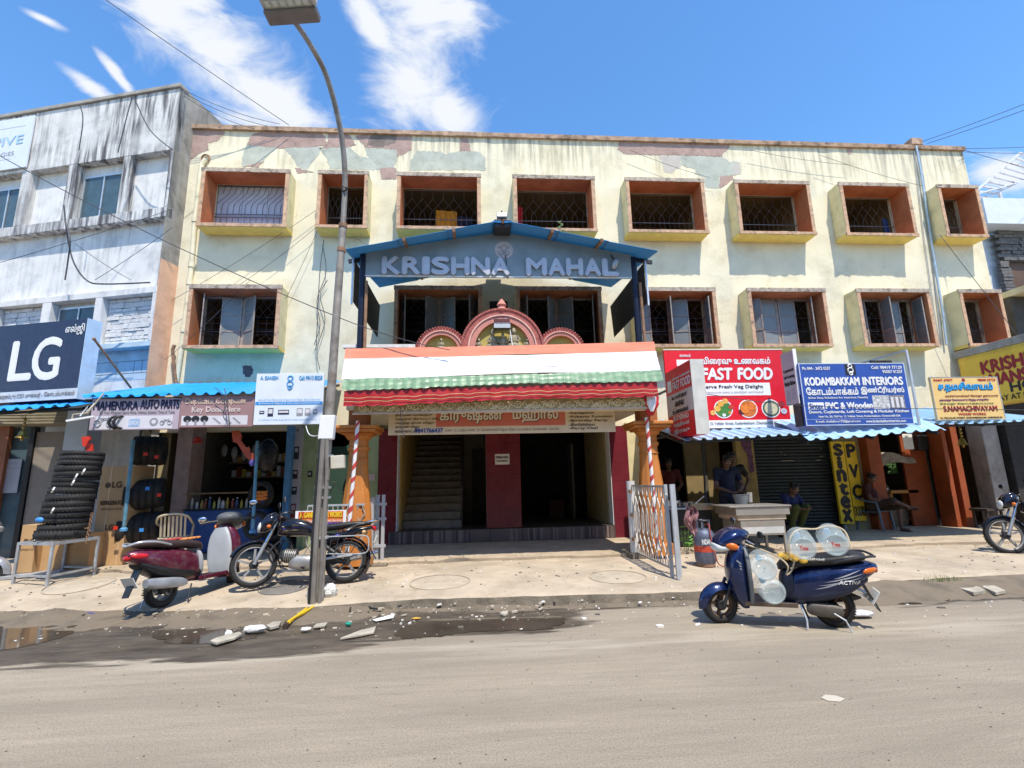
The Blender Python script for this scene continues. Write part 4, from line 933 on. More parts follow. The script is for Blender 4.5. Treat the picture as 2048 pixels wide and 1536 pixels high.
fl = thing('flood_light', 'small flood lamp under the canopy eave beside the last letter', 'lamp', (2.62, 8.4, 5.5)); MB().ell((2.6, 8.45, 5.45), (.06, 0, 0), (0, .06, 0), (.03, 0, .1)).build('body', steelgrey, fl, smooth=50); MB().tube([(2.6, 8.45, 5.5), (2.55, 8.5, 5.65)], .012, 6).build('stem', darkmetal, fl)
# the letter board (pentagon)
nb = Sign('name_board', 'grey green pentagon board with raised letters KRISHNA MAHAL under the canopy', (728, 500), (1262, 500), (1262, 555), (728, 555), 8.52)
gpan = M('grey_green_board', (.25, .30, .31), .5, .1, var=.15, sc_=2, bump=.05, dirt=.2, dcol='#55606a')
w2 = nb.w / 2; base = nb.O + nb.U * w2
MB().prism([nb.pt(0, 1), nb.pt(1, 1), nb.pt(1, .12), base + V((.06, 0, nb.h * 1.0 + .36)), nb.pt(0, .12)], (0, .03, 0)).build('panel', gpan, nb.root)
MB().prism([nb.pt(0, 1, .003), nb.pt(1, 1, .003), nb.pt(1, .95, .003), nb.pt(0, .95, .003)], (0, .002, 0)).build('bottom_trim', M('pale_trim', (.7, .7, .66), .5, bump=0), nb.root)
lm = M('letter_grey', (.50, .50, .53), .4, .2, var=.06, bump=.02)
def letters(word, u0, u1):
    n = len(word); ws = [{'I': .34, 'M': 1.25, 'N': 1.05}.get(c, 1.) for c in word]; tot = sum(ws) + .22 * (n - 1); u = u0
    for c, w_ in zip(word, ws):
        du = (u1 - u0) * w_ / tot; nb.text(c, u, .34, u + du, .90, lm, bold=.022, z=.006, name='letter', extr=.035); u += du + (u1 - u0) * .22 / tot
letters('KRISHNA', .07, .53); letters('MAHAL', .60, .945)
nb.disc(.515, -.0, .17, M('emblem_pink', (.50, .44, .42), .5, bump=0), 'emblem')
for dx, dz, r_ in ((0, .04, .05), (-.05, -.06, .045), (.05, -.06, .045), (0, -.1, .06), (-.08, .05, .02), (.08, .05, .02)):
    c = nb.pt(.515, 0, .006) + V((dx, 0, dz)); MB().torus(c, (0, 1, 0), r_, .006, 14, 4).build('emblem_line', inkgrey, nb.root)
c = nb.pt(.515, 0, .012); MB().tube([c + V((.02, 0, -.1)), c + V((.04, -.01, -.25)), c + V((.02, -.01, -.4)), c + V((.06, -.01, -.58))], .006, 5).build('hanging_wire', inkblack, nb.root)
# ------------------------------------------------------------------ ground floor of the lodge
YG = 11.2
def gx(px, Y=YG, py=980): return PY(px, py, Y).x
MB().box(XL, XR, YW + .002, YW + .2, 2.75, 3.548).build('lower_wall', cream, bld)
def tiled(x0, x1, y, z0, z1, cols, rows, lab=None, depth=.35):
    MB().box(x0, x1, y + .012, y + depth, z0, z1).build('pillar', grout, bld); cw = (x1 - x0) / cols; rh = (z1 - z0) / rows
    for i in range(cols):
        for j in range(rows): MB().box(x0 + i * cw + .002, x0 + (i + 1) * cw - .002, y, y + .0125, z0 + j * rh + .002, z0 + (j + 1) * rh - .002).build('tile', maroontile, bld)
tiled(-2.11, -1.71, 11.08, .28, 2.70, 1, 6); tiled(.225, .985, 11.16, .552, 2.75, 2, 6); tiled(3.02, 3.42, 11.08, .28, 2.72, 1, 6)
for x in (-1.70, 3.0): MB().box(x - .006, x + .006, 11.075, 11.4, .55, 2.75).build('corner_trim', inkwhite, bld)
# green pilaster, doorway and door leaf
MB().box(-3.72, -3.36, 11.0, 11.5, .28, 2.9).build('green_pilaster', greenwall, bld)
for x in (-3.70, -3.60, -3.43): MB().box(x, x + .035, 10.97, 11.0, .28, 2.9).build('pilaster_rib', greenwall, bld, bevel=.006)
MB().box(-2.62, -2.12, 11.12, 11.3, .28, 2.9).build('green_wall', greenwall, bld)
MB().box(3.43, 3.78, 11.14, 11.3, .28, 2.8).build('cream_pier', cream_box, bld)
MB().box(-3.35, -2.63, 11.6, 11.65, .28, 2.4).build('door', M('dark_green_door', (.03, .07, .05), .6), bld)
MB().box(-2.36, -2.18, 11.105, 11.119, 1.62, 1.76).build('notice_plate', M('pale_pink_paper', (.62, .52, .50), .7, bump=0), bld)
MB().box(-3.57, -3.47, 10.985, 10.999, 1.72, 1.85).build('camera_sticker', inkblack, bld); MB().torus((-3.52, 10.983, 1.79), (0, 1, 0), .02, .006, 12, 5).build('sticker_ring', inkwhite, bld)
MB().lathe([(.03, 0), (.11, .06), (.12, .16), (.05, .22)], (-2.72, 11.2, 2.2), n=14).build('green_lamp_shade', M('lamp_green', (.03, .16, .11), .3), bld, smooth=40)
# hall floor, step with narrow strips, stairs
fl_m = M('hall_floor', (.07, .06, .05), .4, var=.15, bump=.05)
MB().box(-1.86, 3.02, 11.06, 15.8, .285, .545).build('hall_step', fl_m, bld)
strip = MB(); rnd = random.Random(2); x = -1.86
while x < 3.0:
    w_ = rnd.uniform(.035, .05); strip.mi = rnd.choice((0, 0, 1, 2)); strip.box(x + .002, min(x + w_, 3.02) - .002, 11.048, 11.0595, .29, .54); x += w_
o = strip.build('riser_strip', [M('strip_brown', (.15, .105, .095), .5, bump=.1), M('strip_dark', (.08, .06, .06), .5, bump=.1), M('strip_pale', (.23, .17, .155), .5, bump=.1)], bld); o['kind'] = 'stuff'
stepm = M('stair_stone', (.20, .175, .145), .7, var=.25, sc_=6, bump=.15)
for k in range(15): MB().box(-1.66, -.36 - (.0 if k else -.02), 11.62 + k * .26, 11.62 + (k + 1) * .26 + .03, .546 + (k * .17 if k < 3 else k * .17 - .2), .546 + (k + 1) * .17 - .004).build('stair_step', stepm, bld, bevel=.006)
MB().box(-1.74, -1.665, 11.42, 15.7, .546, 3.39).build('stair_wall', M('ochre_wall', (.50, .34, .11), .8, var=.12, bump=.1), bld)
MB().prism([(-.35, 11.75, .55), (-.35, 15.6, 3.0), (-.35, 15.6, 2.75), (-.35, 12.1, .55)], (.03, 0, 0)).build('stringer', stepm, bld)
MB().bar((-.335, 11.7, 1.45), (-.335, 14.6, 3.3), .03, .05).build('handrail', darkmetal, bld)
for k in range(12): y = 11.75 + k * .24; MB().bar((-.335, y, .75 + k * .16), (-.335, y, 1.46 + k * .153), .014, .014, (0, 1, 0)).build('baluster', darkmetal, bld)
MB().box(-.32, .22, 13.2, 13.28, .546, 3.39).build('passage_wall', M('passage_grey', (.10, .085, .065), .85, bump=.1), bld); MB().box(-.1, .2, 13.17, 13.195, .546, 2.4).build('passage_door', dark, bld)
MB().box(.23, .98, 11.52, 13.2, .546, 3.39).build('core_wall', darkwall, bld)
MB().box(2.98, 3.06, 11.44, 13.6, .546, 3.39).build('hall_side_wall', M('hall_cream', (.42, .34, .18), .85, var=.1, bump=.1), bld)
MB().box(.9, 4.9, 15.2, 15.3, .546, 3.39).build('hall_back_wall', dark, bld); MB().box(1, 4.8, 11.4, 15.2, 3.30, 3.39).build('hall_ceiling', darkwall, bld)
MB().box(2.55, 2.6, 13.3, 13.9, .546, 2.5).build('hall_door', M('grey_door', (.2, .19, .17), .7), bld)
MB().box(2.0, 2.4, 13.9, 14.0, .546, 1.0).build('hall_mat', M('brown_mat', (.10, .05, .04), .9), bld)
no = Sign('paper_notice', 'small white paper notice taped on the maroon tiled pillar', (990, 908), (1019, 908), (1019, 929), (990, 929), 11.155, th=.003, mat=paper, cat='notice', bevel=0)
no.text('KRISHNA MAHAL', .06, .2, .94, .42, inkblack, bold=.002); no.text('MANAGEMENT', .12, .58, .88, .74, inkblack, bold=.001)
# shop interiors to the right of the hall
for x0, x1, d in ((3.80, 6.02, 13.6), (9.39, 10.95, 13.4), (11.38, 13.3, 13.4)):
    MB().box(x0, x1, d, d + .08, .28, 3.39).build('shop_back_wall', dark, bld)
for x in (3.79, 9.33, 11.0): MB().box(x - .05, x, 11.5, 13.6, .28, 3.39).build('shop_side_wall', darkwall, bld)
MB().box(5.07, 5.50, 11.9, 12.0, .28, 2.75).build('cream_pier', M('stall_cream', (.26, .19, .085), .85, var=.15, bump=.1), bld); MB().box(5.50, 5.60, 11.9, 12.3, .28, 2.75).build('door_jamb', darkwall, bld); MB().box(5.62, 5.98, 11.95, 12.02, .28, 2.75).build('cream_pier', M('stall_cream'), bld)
MB().box(5.99, 6.42, 11.16, 11.3, .28, 2.78).build('cream_pier', M('stall_cream2', (.40, .28, .11), .85, var=.15, bump=.1, dirt=.4, dcol='#5a4526'), bld)
pj = jag([(6.12, 11.15, 2.35), (6.36, 11.15, 2.35), (6.37, 11.15, 1.62), (6.26, 11.15, 1.6), (6.24, 11.15, 2.0), (6.15, 11.15, 2.2)], .05, .012, 5)
MB().prism(pj, (0, .004, 0)).build('torn_poster', M('poster_purple', (.16, .07, .13), .8, var=.5, sc_=14, bump=.1), bld)
# steel shutter
shm = M('shutter_steel', (.045, .052, .055), .55, .4, var=.15, bump=.05, dirt=.2, dcol='#394448'); sw = gx(1672) - 6.43
z = .40; k = 0
while z < 2.55:
    MB().grid(lambda u, v, z=z: (6.43 + sw * u, 11.25 - .022 * sin(pi * v), z + .072 * v), 1, 4, (0, .004, 0)).build('shutter_slat', shm, bld, smooth=60); z += .075; k += 1
MB().box(6.43, 6.43 + sw, 11.24, 11.28, .285, .395).build('shutter_base', shm, bld); MB().box(6.43, 8.3, 11.1, 11.4, 2.56, 2.76).build('shutter_hood', darkwall, bld)
for (u, v, l_) in ((.3, 2.47, .5), (.3, 2.40, .08), (.85, 2.40, .1), (.35, 1.86, .3), (.8, 1.86, .12), (.86, 1.95, .08), (.88, 2.12, .03), (.4, 2.0, .03), (.36, 2.05, .03)): MB().box(6.43 + sw * u, 6.43 + sw * u + l_, 11.218, 11.222, v, v + .012).build('paint_scratch', M('pale_rust', (.55, .45, .33), .7, bump=0), bld)
MB().tube([(8.36, 11.15, .28), (8.36, 11.15, 2.76)], .04, 10).build('downpipe', M('grey_pipe', (.30, .31, .30), .6), bld, smooth=40); MB().box(8.40, 9.02, 11.2, 11.35, .28, 2.76).build('pier', cream_in, bld)
orange = M('orange_paint', (.30, .065, .016), .7, var=.15, bump=.1, dirt=.35, dcol='#5a2410')
MB().box(9.02, 9.34, 10.95, 11.4, .28, 2.76).build('orange_pillar', orange, bld, bevel=.01); MB().box(10.95, 11.06, 11.0, 11.4, .28, 2.72).build('orange_pillar', orange, bld, bevel=.01); MB().box(11.20, 11.36, 11.0, 11.4, .28, 2.72).build('orange_pillar', orange, bld, bevel=.01)
MB().box(10.35, 10.945, 11.5, 11.56, .28, 2.72).build('orange_wall', orange, bld); MB().box(11.9, 12.3, 10.9, 11.3, .28, 3.0).build('concrete_pier', concrete, bld, bevel=.02)
# orange workshop clutter
def simple(name, label, cat, mb, mat, smooth=False, bevel=0, group=None): return tag(mb.build(name, mat, None, smooth=smooth, bevel=bevel), label, cat, group)
rnd = random.Random(4)
for k in range(7): x0 = 9.5 + rnd.uniform(0, .25); simple('timber_plank', 'dusty sawn plank in the low pile inside the orange workshop', 'plank', MB().box(x0, 10.4 + rnd.uniform(-.1, .3), 11.65, 11.9, .30 + k * .055, .35 + k * .055), wood, group='planks piled in the orange workshop')
simple('work_bench', 'orange topped low bench above the plank pile in the orange workshop', 'bench', MB().box(9.9, 10.6, 11.5, 11.95, 1.05, 1.12).box(9.95, 10.02, 11.6, 11.9, .7, 1.05).box(10.5, 10.57, 11.6, 11.9, .7, 1.05), M('orange_board', (.45, .20, .05), .7))
q = MB().grid(lambda u, v: (9.62 + .95 * u, 11.45 - .1 * v + .03 * sin(u * 9), 1.98 - .32 * v * (1 - .6 * u) + .06 * sin(u * 5) - .03 * u), 16, 6, (0, .01, 0)); simple('hanging_sack', 'dirty cream sack cloth strung across the orange workshop opening', 'cloth', q, M('sack', (.36, .30, .22), .9, var=.3, sc_=12), 60)
wf = thing('workshop_fan', 'old wall fan and wheel standing in the orange workshop', 'fan', (9.75, 11.7, .7)); MB().torus((9.75, 11.6, 1.1), (0, 1, 0), .2, .015, 20, 6).build('ring', M('dark_rust_ring', (.2, .16, .12), .6), wf, smooth=40); MB().ell((9.8, 11.58, 1.38), (.05, 0, 0), (0, .05, 0), (0, 0, .05)).build('hub', whitep, wf, smooth=60)
for k in range(4): a = k * pi / 2 + .3; MB().bar((9.75, 11.6, 1.1), (9.75 + .19 * cos(a), 11.6, 1.1 + .19 * sin(a)), .02, .05).build('blade', steelgrey, wf)
simple('leafy_pot_plant', 'dim green plant behind the sack in the orange workshop', 'plant', (lambda q: ([q.ell((10.2 + .1 * cos(k), 11.7, 1.55 + .06 * (k % 5)), (.05, 0, .02), (0, .03, 0), (0, 0, .04), 6, 4) for k in range(16)], q)[1])(MB()), M('leaf_dark', (.05, .12, .03), .6, var=.3))
simple('wall_speaker', 'black loudspeaker box hung on the orange workshop wall', 'speaker', MB().box(10.62, 10.9, 11.3, 11.49, 2.05, 2.42), black, bevel=.02)
qr = Sign('payment_card', 'white paper card hanging beside the black speaker in the orange workshop', 0, 0, 0, 0, 0, mat=paper, th=.004, cat='card', pts=[(10.25, 11.3, 2.45), (10.5, 11.3, 2.45), (10.5, 11.3, 2.08), (10.25, 11.3, 2.08)])
st = thing('wooden_stool', 'dark wooden stool beside the orange pillar', 'stool', (11.4, 10.7, .28)); MB().box(11.2, 11.62, 10.5, 10.9, .66, .71).build('seat', M('dark_wood', (.05, .035, .025), .8), st)
for x in (11.24, 11.58):
    for y in (10.55, 10.85): MB().bar((x, y, .275), (x, y, .66), .04, .04, (0, 1, 0)).build('leg', M('dark_wood'), st)
# yellow vertical boards
yb = M('yellow_sign', (.80, .54, .02), .5, var=.05, bump=.02)
s1 = Sign('tank_brand_board', 'tall yellow board with stacked letters sintex beside the shutter', (1661.8, 883), (1686.5, 883), (1709, 1047), (1682, 1048), 11.05, mat=yb, th=.06)
for k, c in enumerate('Sintex'): s1.text(c, .22 if c != 'i' else .38, .04 + .16 * k, .82 if c != 'i' else .62, .04 + .16 * k + .13, inkblack, bold=.028, name='letter')
s2 = Sign('door_brand_board', 'yellow board with stacked letters PVC DOORS against the orange pillar', (1688, 884), (1711, 882), (1732, 1041), (1710, 1042), 11.12, mat=yb, th=.06)
for k, c in enumerate('PVC'): s2.text(c, .18, .04 + .26 * k, .88, .20 + .26 * k, inkblack, bold=.02, name='letter')
s2.text('DOORS', .06, .82, .98, .94, inkblack, bold=.004)

# ------------------------------------------------------------------ corrugated awnings
def awning(name, label, pl, pr, Yf, Yb, rise, mat, pitch=.2, amp=.022, curve=0., bullnose=0.):
    a, b = PY(*pl, Yf), PY(*pr, Yf); o = thing(name, label, 'awning', ((a.x + b.x) / 2, Yf, a.z))
    n = int((b.x - a.x) / pitch * 8)
    def fn(u, v):
        x = a.x + (b.x - a.x) * u; z = a.z + (b.z - a.z) * u; ph = (x / pitch) % 1; c = amp * (1 if .18 < ph < .42 else -1 if (ph < .05 or ph > .55) else (ph - .05) / .13 * 2 - 1 if ph < .2 else 1 - (ph - .42) / .13 * 2)
        rz = rise * v if not bullnose else rise * (1 - (1 - v) ** 2.6)
        return (x + .01 * mnoise.noise(V((x, v * 3, 0))), Yf + (Yb - Yf) * v, z + rz + c + .012 * mnoise.noise(V((x * .8, v * 2, 4))))
    MB().grid(fn, n, 10 if bullnose else 3, (0, 0, -.003)).build('sheet', mat, o, smooth=30)
    for t in (.02, .5, .98):
        p = a.lerp(b, t); MB().bar((p.x, Yf + .12, p.z - .06), (p.x, Yb, p.z + rise - .06 - (.05 if not bullnose else 0)), .04, .05).build('rafter', darkmetal, o)
    MB().bar((a.x, Yf + .15, a.z - .045 + (.1 * rise if bullnose else .0)), (b.x, Yf + .15, b.z - .045 + (.1 * rise if bullnose else .0)), .04, .04).build('purlin', darkmetal, o)
    return o
brightblue = M('bright_blue_sheet', (.02, .33, .80), .4, .05, var=.1, sc_=2, bump=.03, dirt=.12, dcol='#7fa6c4')
awning('blue_awning', 'bright blue corrugated awning over the auto parts shop', (158, 793), (600, 782), 8.62, 11.25, .72, brightblue)
awning('blue_awning', 'blue corrugated awning strip under the dark brand sign', (-60, 822), (150, 810), 8.9, 11.3, .72, brightblue)
awning('light_blue_awning', 'faded light blue corrugated awning over the fast food stall', (1368, 879), (1640, 866), 8.62, 11.1, .62, lightbluesheet)
awning('light_blue_awning', 'light blue bullnose corrugated awning over the steel shutter and orange workshop', (1618, 879), (1892, 858), 8.50, 11.0, .62, lightbluesheet, pitch=.24, amp=.02, bullnose=1)
awning('light_blue_awning', 'light blue corrugated awning strip below the yellow wood works board', (1835, 848), (2120, 838), 8.75, 11.0, .55, lightbluesheet)

# ------------------------------------------------------------------ shop signs
def lbplane(px, py, off):
    d = ray(px, py); t_ = (lbn.dot(C0 + lbn * off - CAM)) / lbn.dot(d); return CAM + d * t_
navyp = M('navy_sign', (.020, .030, .075), .4, var=.06, bump=.01); of = 1.75
a_, b_, c_, d_ = lbplane(-130, 660, of), lbplane(180, 641, of), lbplane(147, 799, of), lbplane(-130, 812, of)
lg = Sign('brand_sign', 'big dark navy LG sign with white letters on the white building', 0, 0, 0, 0, 0, mat=navyp, th=.26, pts=[a_, b_, c_, d_])
def lu(px, py):
    p = lbplane(px, py, of); r = p - lg.O; return r.dot(lg.U) / lg.w, 1 - r.z / lg.h
lg.rect(0, .87, 1, 1, M('silver_band', (.62, .63, .66), .4, .2, bump=0), 'grey_band')
MB().obox(lg.O + lg.U * (lg.w + .005) + lg.W * lg.h / 2 - lg.N * .13, lg.U * .004, lg.W * (lg.h / 2 + .004), lg.N * .135).build('side_cover', M('pale_blue_metal', (.55, .68, .80), .5, .1, bump=.02), lg.root)
u0, v0 = lu(30, 680); u1, v1 = lu(68, 745); lg.text('L', u0, .235, lu(62, 740)[0], .72, inkwhite, bold=.022, name='letter'); lg.text('G', lu(70, 700)[0], .215, lu(122, 700)[0], .735, inkwhite, bold=.022, name='letter')
lg.disc(lu(-28, 705)[0], .46, .30, M('logo_crimson', (.42, .008, .07), .4, bump=0), 'logo_disc'); lg.text('எல்ஜி', lu(132, 660)[0], .06, lu(170, 655)[0], .2, inkwhite, bold=.003)
c = lg.pt(lu(-28, 705)[0], .46, .006); MB().torus(c, lg.N, .2, .012, 24, 4).build('logo_ring', inkwhite, lg.root)
lg.text('ஷாப்பி (ஆத்தரைஸ்டு) CSD முகவர் - கோடம்பாக்கம்', .30, .895, .985, .975, inkgrey, bold=.001)
pinkl = M('lilac_board', (.46, .38, .44), .5, var=.12, sc_=1.2, bump=.02); mauve = M('mauve_board', (.33, .20, .20), .5, var=.15, sc_=1.2, bump=.02); wsh = M('white_sheet', (.66, .64, .68), .5, var=.05, bump=0)
mh = Sign('auto_parts_board', 'lilac shop board reading MAHENDRA AUTO PARTS below the blue awning', (186, 799), (361, 794), (357, 857), (177, 862), 8.70, mat=pinkl, th=.04)
navyi = M('ink_navy', (.015, .02, .06), .6, bump=0)
mh.text('MAHENDRA', .02, .10, .52, .36, navyi, bold=.007); mh.text('AUTO PARTS', .55, .06, .99, .34, navyi, bold=.007); mh.rect(.06, .56, .93, .97, wsh, 'picture_strip'); mh.text('All Two Wheelers Spare Parts, Helmet, Battery, Tyres & Tubes', .10, .40, .95, .51, inkgrey, bold=.001)
def mini_bike(S, u, v, s, mat):
    q = MB(); c = S.pt(u, v, .005)
    for dx in (-s, s): q.torus(c + S.U * dx, S.N, s * .55, s * .12, 16, 4)
    q.bar(c - S.U * s + S.W * 0, c + S.W * s * .6, .004, s * .25); q.bar(c + S.U * s, c + S.U * s * .6 + S.W * s * 1.1, .004, s * .2); q.bar(c - S.U * s * .8 + S.W * s * .75, c + S.U * s * .6 + S.W * s * .7, .004, s * .4); q.build('bike_picture', mat, S.root)
mini_bike(mh, .16, .79, .10, inkgrey); mini_bike(mh, .86, .79, .06, inkgrey)
for u in (.30, .355): MB().torus(mh.pt(u, .76, .004), mh.N + mh.U * .9, .10, .022, 16, 4).build('tyre_picture', inkblack, mh.root)
mh.rect(.44, .66, .56, .9, M('battery_blue', (.30, .45, .66), .5, bump=0), 'battery_picture', z=.005); mh.text('EXIDE', .45, .72, .55, .84, inkwhite, z=.007); mh.disc(.72, .76, .07, inkgrey, 'disc_picture', z=.005); mh.disc(.72, .76, .035, wsh, 'disc_picture', z=.007)
dk = Sign('key_maker_board', 'brown mauve shop board reading Duplicate Computer Key Done Here', (362, 794), (509, 788), (505, 851), (358, 857), 8.68, mat=mauve, th=.04)
gold = M('ink_tan', (.62, .47, .38), .6, bump=0); dk.text('Duplicate Computer', .06, .08, .90, .32, gold, bold=.004); dk.text('Key Done Here', .16, .36, .82, .58, M('ink_pinkish', (.66, .55, .52), .6, bump=0), bold=.005); dk.rect(.03, .64, .93, .94, wsh, 'picture_strip')
for k, u in enumerate((.11, .22, .34)): dk.disc(u, .74, .055, inkblack, 'key_picture', z=.005, asp=1.2); dk.rect(u - .01, .78, u + .02, .92, inkgrey, 'key_picture', z=.006)
for u in (.45, .6, .72): dk.poly([(u, .72), (u + .02, .70), (u + .12, .88), (u + .10, .91)], inkgrey, 'key_picture', z=.005)
ga = Sign('meter_works_board', 'white flex board with blue print and machine pictures between auto parts shop and lamp post', (512, 747), (651, 747), (642, 850), (508, 848), 8.46, mat=M('white_flex', (.70, .75, .82), .5, var=.04, bump=.03), th=.03)
ib = M('ink_skyblue', (.10, .36, .66), .6, bump=0); ga.text('A. GANESH', .06, .05, .32, .12, ib, bold=.003); ga.text('Cell: 99410 88258', .63, .05, .97, .13, ib, bold=.003); ga.rect(.01, .555, .99, .62, M('sky_band', (.04, .27, .62), .5, bump=0), 'blue_band'); ga.text('★ Standard ★ ஜெயம் ★ Sansui Authorised Service Centre', .06, .565, .96, .61, inkwhite, z=.005); ga.text('Auto & Taxi Electronic Digital Fare Meter Sales & Services', .05, .50, .96, .545, ib); ga.text('No. 42 Old No. 79, Vellalar Street, Near Amir Hospital, Kodambakkam, Chennai.', .08, .89, .92, .93, ib)
for dz, r_ in ((.08, .05), (-.02, .06), (-.08, .04)): MB().torus(ga.pt(.5, .15, .004) + V((0, 0, dz - .03)), (0, 1, 0), r_ * .8, .012, 14, 4).build('emblem', ib, ga.root)
for u, w_, h_ in ((.08, .07, .06), (.20, .08, .16), (.35, .16, .09), (.62, .09, .15), (.74, .08, .14), (.86, .06, .10)):
    ga.rect(u, .76 - h_ / 2, u + w_, .76 + h_ / 2, navyi if u < .6 else inkgrey, 'machine_picture', z=.004); ga.rect(u + .01, .76 - h_ / 2 + .02, u + w_ - .01, .76 + h_ * .15, wsh, 'machine_picture', z=.006)
# red fast food board
redb = M('red_flex', (.72, .012, .025), .45, var=.05, bump=.02)
ff = Sign('fast_food_board', 'big red FAST FOOD flex board with plates of food above the light blue awning', (1325.8, 699.5), (1564, 698.8), (1582.8, 853.4), (1341, 858), 9.45, mat=redb, th=.05)
ff.rect(-.004, -.008, 1.004, .006, M('cream_edge', (.75, .68, .55), .5, bump=0), 'edge_trim', z=.006); ff.rect(0, .905, 1, 1, inkwhite, 'white_band'); ff.rect(.10, .13, .30, .21, inkwhite, 'white_mark'); ff.rect(.10, .435, .86, .595, inkwhite, 'white_band')
ff.text('விரைவு உணவகம்', .30, .10, .885, .21, inkwhite, bold=.006); ff.text('FAST', .30, .245, .555, .39, inkwhite, bold=.014, shear=.12); ff.text('FOOD', .60, .245, .89, .39, inkwhite, bold=.014, shear=.12); ff.text('சைவம்', .13, .055, .22, .095, inkwhite, bold=.002)
ff.text('Serve Fresh Veg Delight', .30, .46, .80, .515, inkblack, bold=.001, z=.005); ff.text('சுவையான சைவ உணவிற்கு வாருங்கள்', .31, .535, .80, .58, inkgrey, z=.005); ff.text('15, Vellalar Street, Kodambakkam, Chennai-600 024.', .33, .925, .90, .965, inkgrey, bold=.001, z=.005)
for u, col in ((.45, (.06, .22, .04)), (.655, (.60, .16, .03)), (.845, (.55, .50, .30))):
    ff.disc(u, .765, .185, inkwhite, 'plate', z=.004, asp=1.05); ff.disc(u, .765, .165, M('plate_rim%d' % (u * 1000), (.10, .13, .08) if u > .8 else col, .6, var=.3, sc_=20, bump=0), 'plate_food', z=.006, asp=1.05)
for u, v, r_, col in ((.43, .70, .06, (.75, .38, .06)), (.40, .76, .06, (.78, .45, .08)), (.47, .665, .055, (.75, .40, .10)), (.36, .81, .05, (.8, .45, .12)), (.63, .77, .085, (.80, .22, .03)), (.69, .74, .075, (.72, .18, .03)), (.845, .765, .125, (.62, .56, .36)), (.845, .73, .03, (.5, .12, .03)), (.60, .80, .06, (.10, .015, .015)), (.935, .71, .06, (.35, .02, .03)), (.95, .80, .06, (.5, .5, .58)), (.515, .74, .05, (.5, .05, .03)), (.50, .81, .03, (.6, .25, .05)), (.45, .84, .035, (.7, .7, .7))):
    ff.disc(u, v, r_, M('food_%d_%d' % (u * 1000, v * 1000), col, .6, var=.3, sc_=25, bump=0), 'food_piece', z=.008 + r_ * .02, asp=1.1, n=16)
# projecting double-sided box at right angles to the street
fxn = PY(1386, 793, 8.25).x; zt = PY(1386, 719, 8.25).z; zb = PY(1386, 868, 8.25).z; wx = PY(1412, 793, 8.25).x
pb = Sign('projecting_sign', 'red and grey double sided box sign standing out beside the fast food board', 0, 0, 0, 0, 0, mat=redb, th=wx - fxn, pts=[(fxn, 9.4, zt), (fxn, 8.25, zt), (fxn, 8.25, zb), (fxn, 9.4, zb)])
MB().box(fxn - .003, wx + .003, 8.235, 8.248, zb - .004, zt + .004).build('end_cover', M('cream_metal', (.62, .60, .54), .5, .1, bump=.02), pb.root)
pb.rect(0, .36, 1, .67, M('grey_flex', (.55, .53, .54), .5, bump=0), 'grey_band'); pb.text('விரைவு உணவகம்', .28, .13, .97, .18, inkwhite, bold=.002); pb.text('FAST FOOD', .28, .20, .97, .31, inkwhite, bold=.006, shear=.1); pb.rect(.05, .15, .22, .32, inkwhite, 'white_mark')
for i, (s, c_) in enumerate((('உயர்தர', inkblack), ('சைவ', inkblack), ('உணவகம்', inkblack), ('காலை', inkwhite), ('மத்தியம்', inkwhite), ('இரவு', inkwhite))): pb.text(s, .2 if i != 1 else .32, .39 + .098 * i, .8 if i != 1 else .66, .46 + .098 * i, c_, bold=.004, z=.005)
MB().bar((fxn + .1, 9.4, zt - .3), (fxn + .1, 11.3, zt - .3), .04, .04).build('bracket', darkmetal, pb.root); MB().bar((fxn + .1, 9.4, zb + .1), (fxn + .1, 11.3, zb + .1), .04, .04).build('bracket', darkmetal, pb.root)
# grey side board and blue interiors board
gxn = PY(1592, 760, 8.70).x; gt = PY(1592, 700, 8.7).z; gb = PY(1592, 806, 8.7).z
gs = Sign('grey_side_board', 'grey narrow board set edge on between the fast food and interiors boards', 0, 0, 0, 0, 0, mat=M('grey_flex2', (.36, .36, .37), .5, var=.05, bump=.01), th=.05, pts=[(gxn, 9.08, gt), (gxn, 8.70, gt), (gxn, 8.70, gb), (gxn, 9.08, gb)])
MB().box(gxn - .004, gxn + .06, 8.68, 8.698, gb - .01, gt + .02).build('edge_trim', inkwhite, gs.root)
for i, s in enumerate(('Cupboards', 'Loft Covering', 'Modular Kitchen')): gs.text(s, .1, .32 + .12 * i, .92, .40 + .12 * i, inkblack, bold=.002)
gs.rect(.15, .72, .45, .92, inkgrey, 'picture'); gs.rect(.55, .70, .85, .92, inkgrey, 'picture')
bluf = M('royal_blue_flex', (.030, .085, .36), .45, var=.08, bump=.02)
ki = Sign('interiors_board', 'royal blue KODAMBAKKAM INTERIORS board above the bullnose awning', (1598, 728), (1809.7, 724.6), (1826.8, 850), (1610.9, 850), 8.62, mat=bluf, th=.05)
for r_ in ((0, 0, 1, .012), (0, .988, 1, 1), (0, .012, .008, .988), (.992, .012, 1, .988), (.01, .90, .99, .904)): ki.rect(*r_, M('pale_line', (.55, .62, .72), .5, bump=0), 'border_line', z=.003)
ki.text('Ph: 044 - 2472 0337', .03, .06, .29, .11, inkwhite, bold=.002); ki.text('Cell: 98419 77129', .68, .05, .97, .10, inkwhite, bold=.002); ki.text('95007 01257', .78, .12, .97, .17, inkwhite, bold=.002)
ki.rect(.43, .02, .53, .20, inkblack, 'emblem_plate'); 
for dz, r_ in ((.07, .035), (-.01, .05), (-.07, .03)): MB().torus(ki.pt(.48, .11, .006) + V((0, 0, dz)), (0, 1, 0), r_, .012, 14, 4).build('emblem', inkwhite, ki.root)
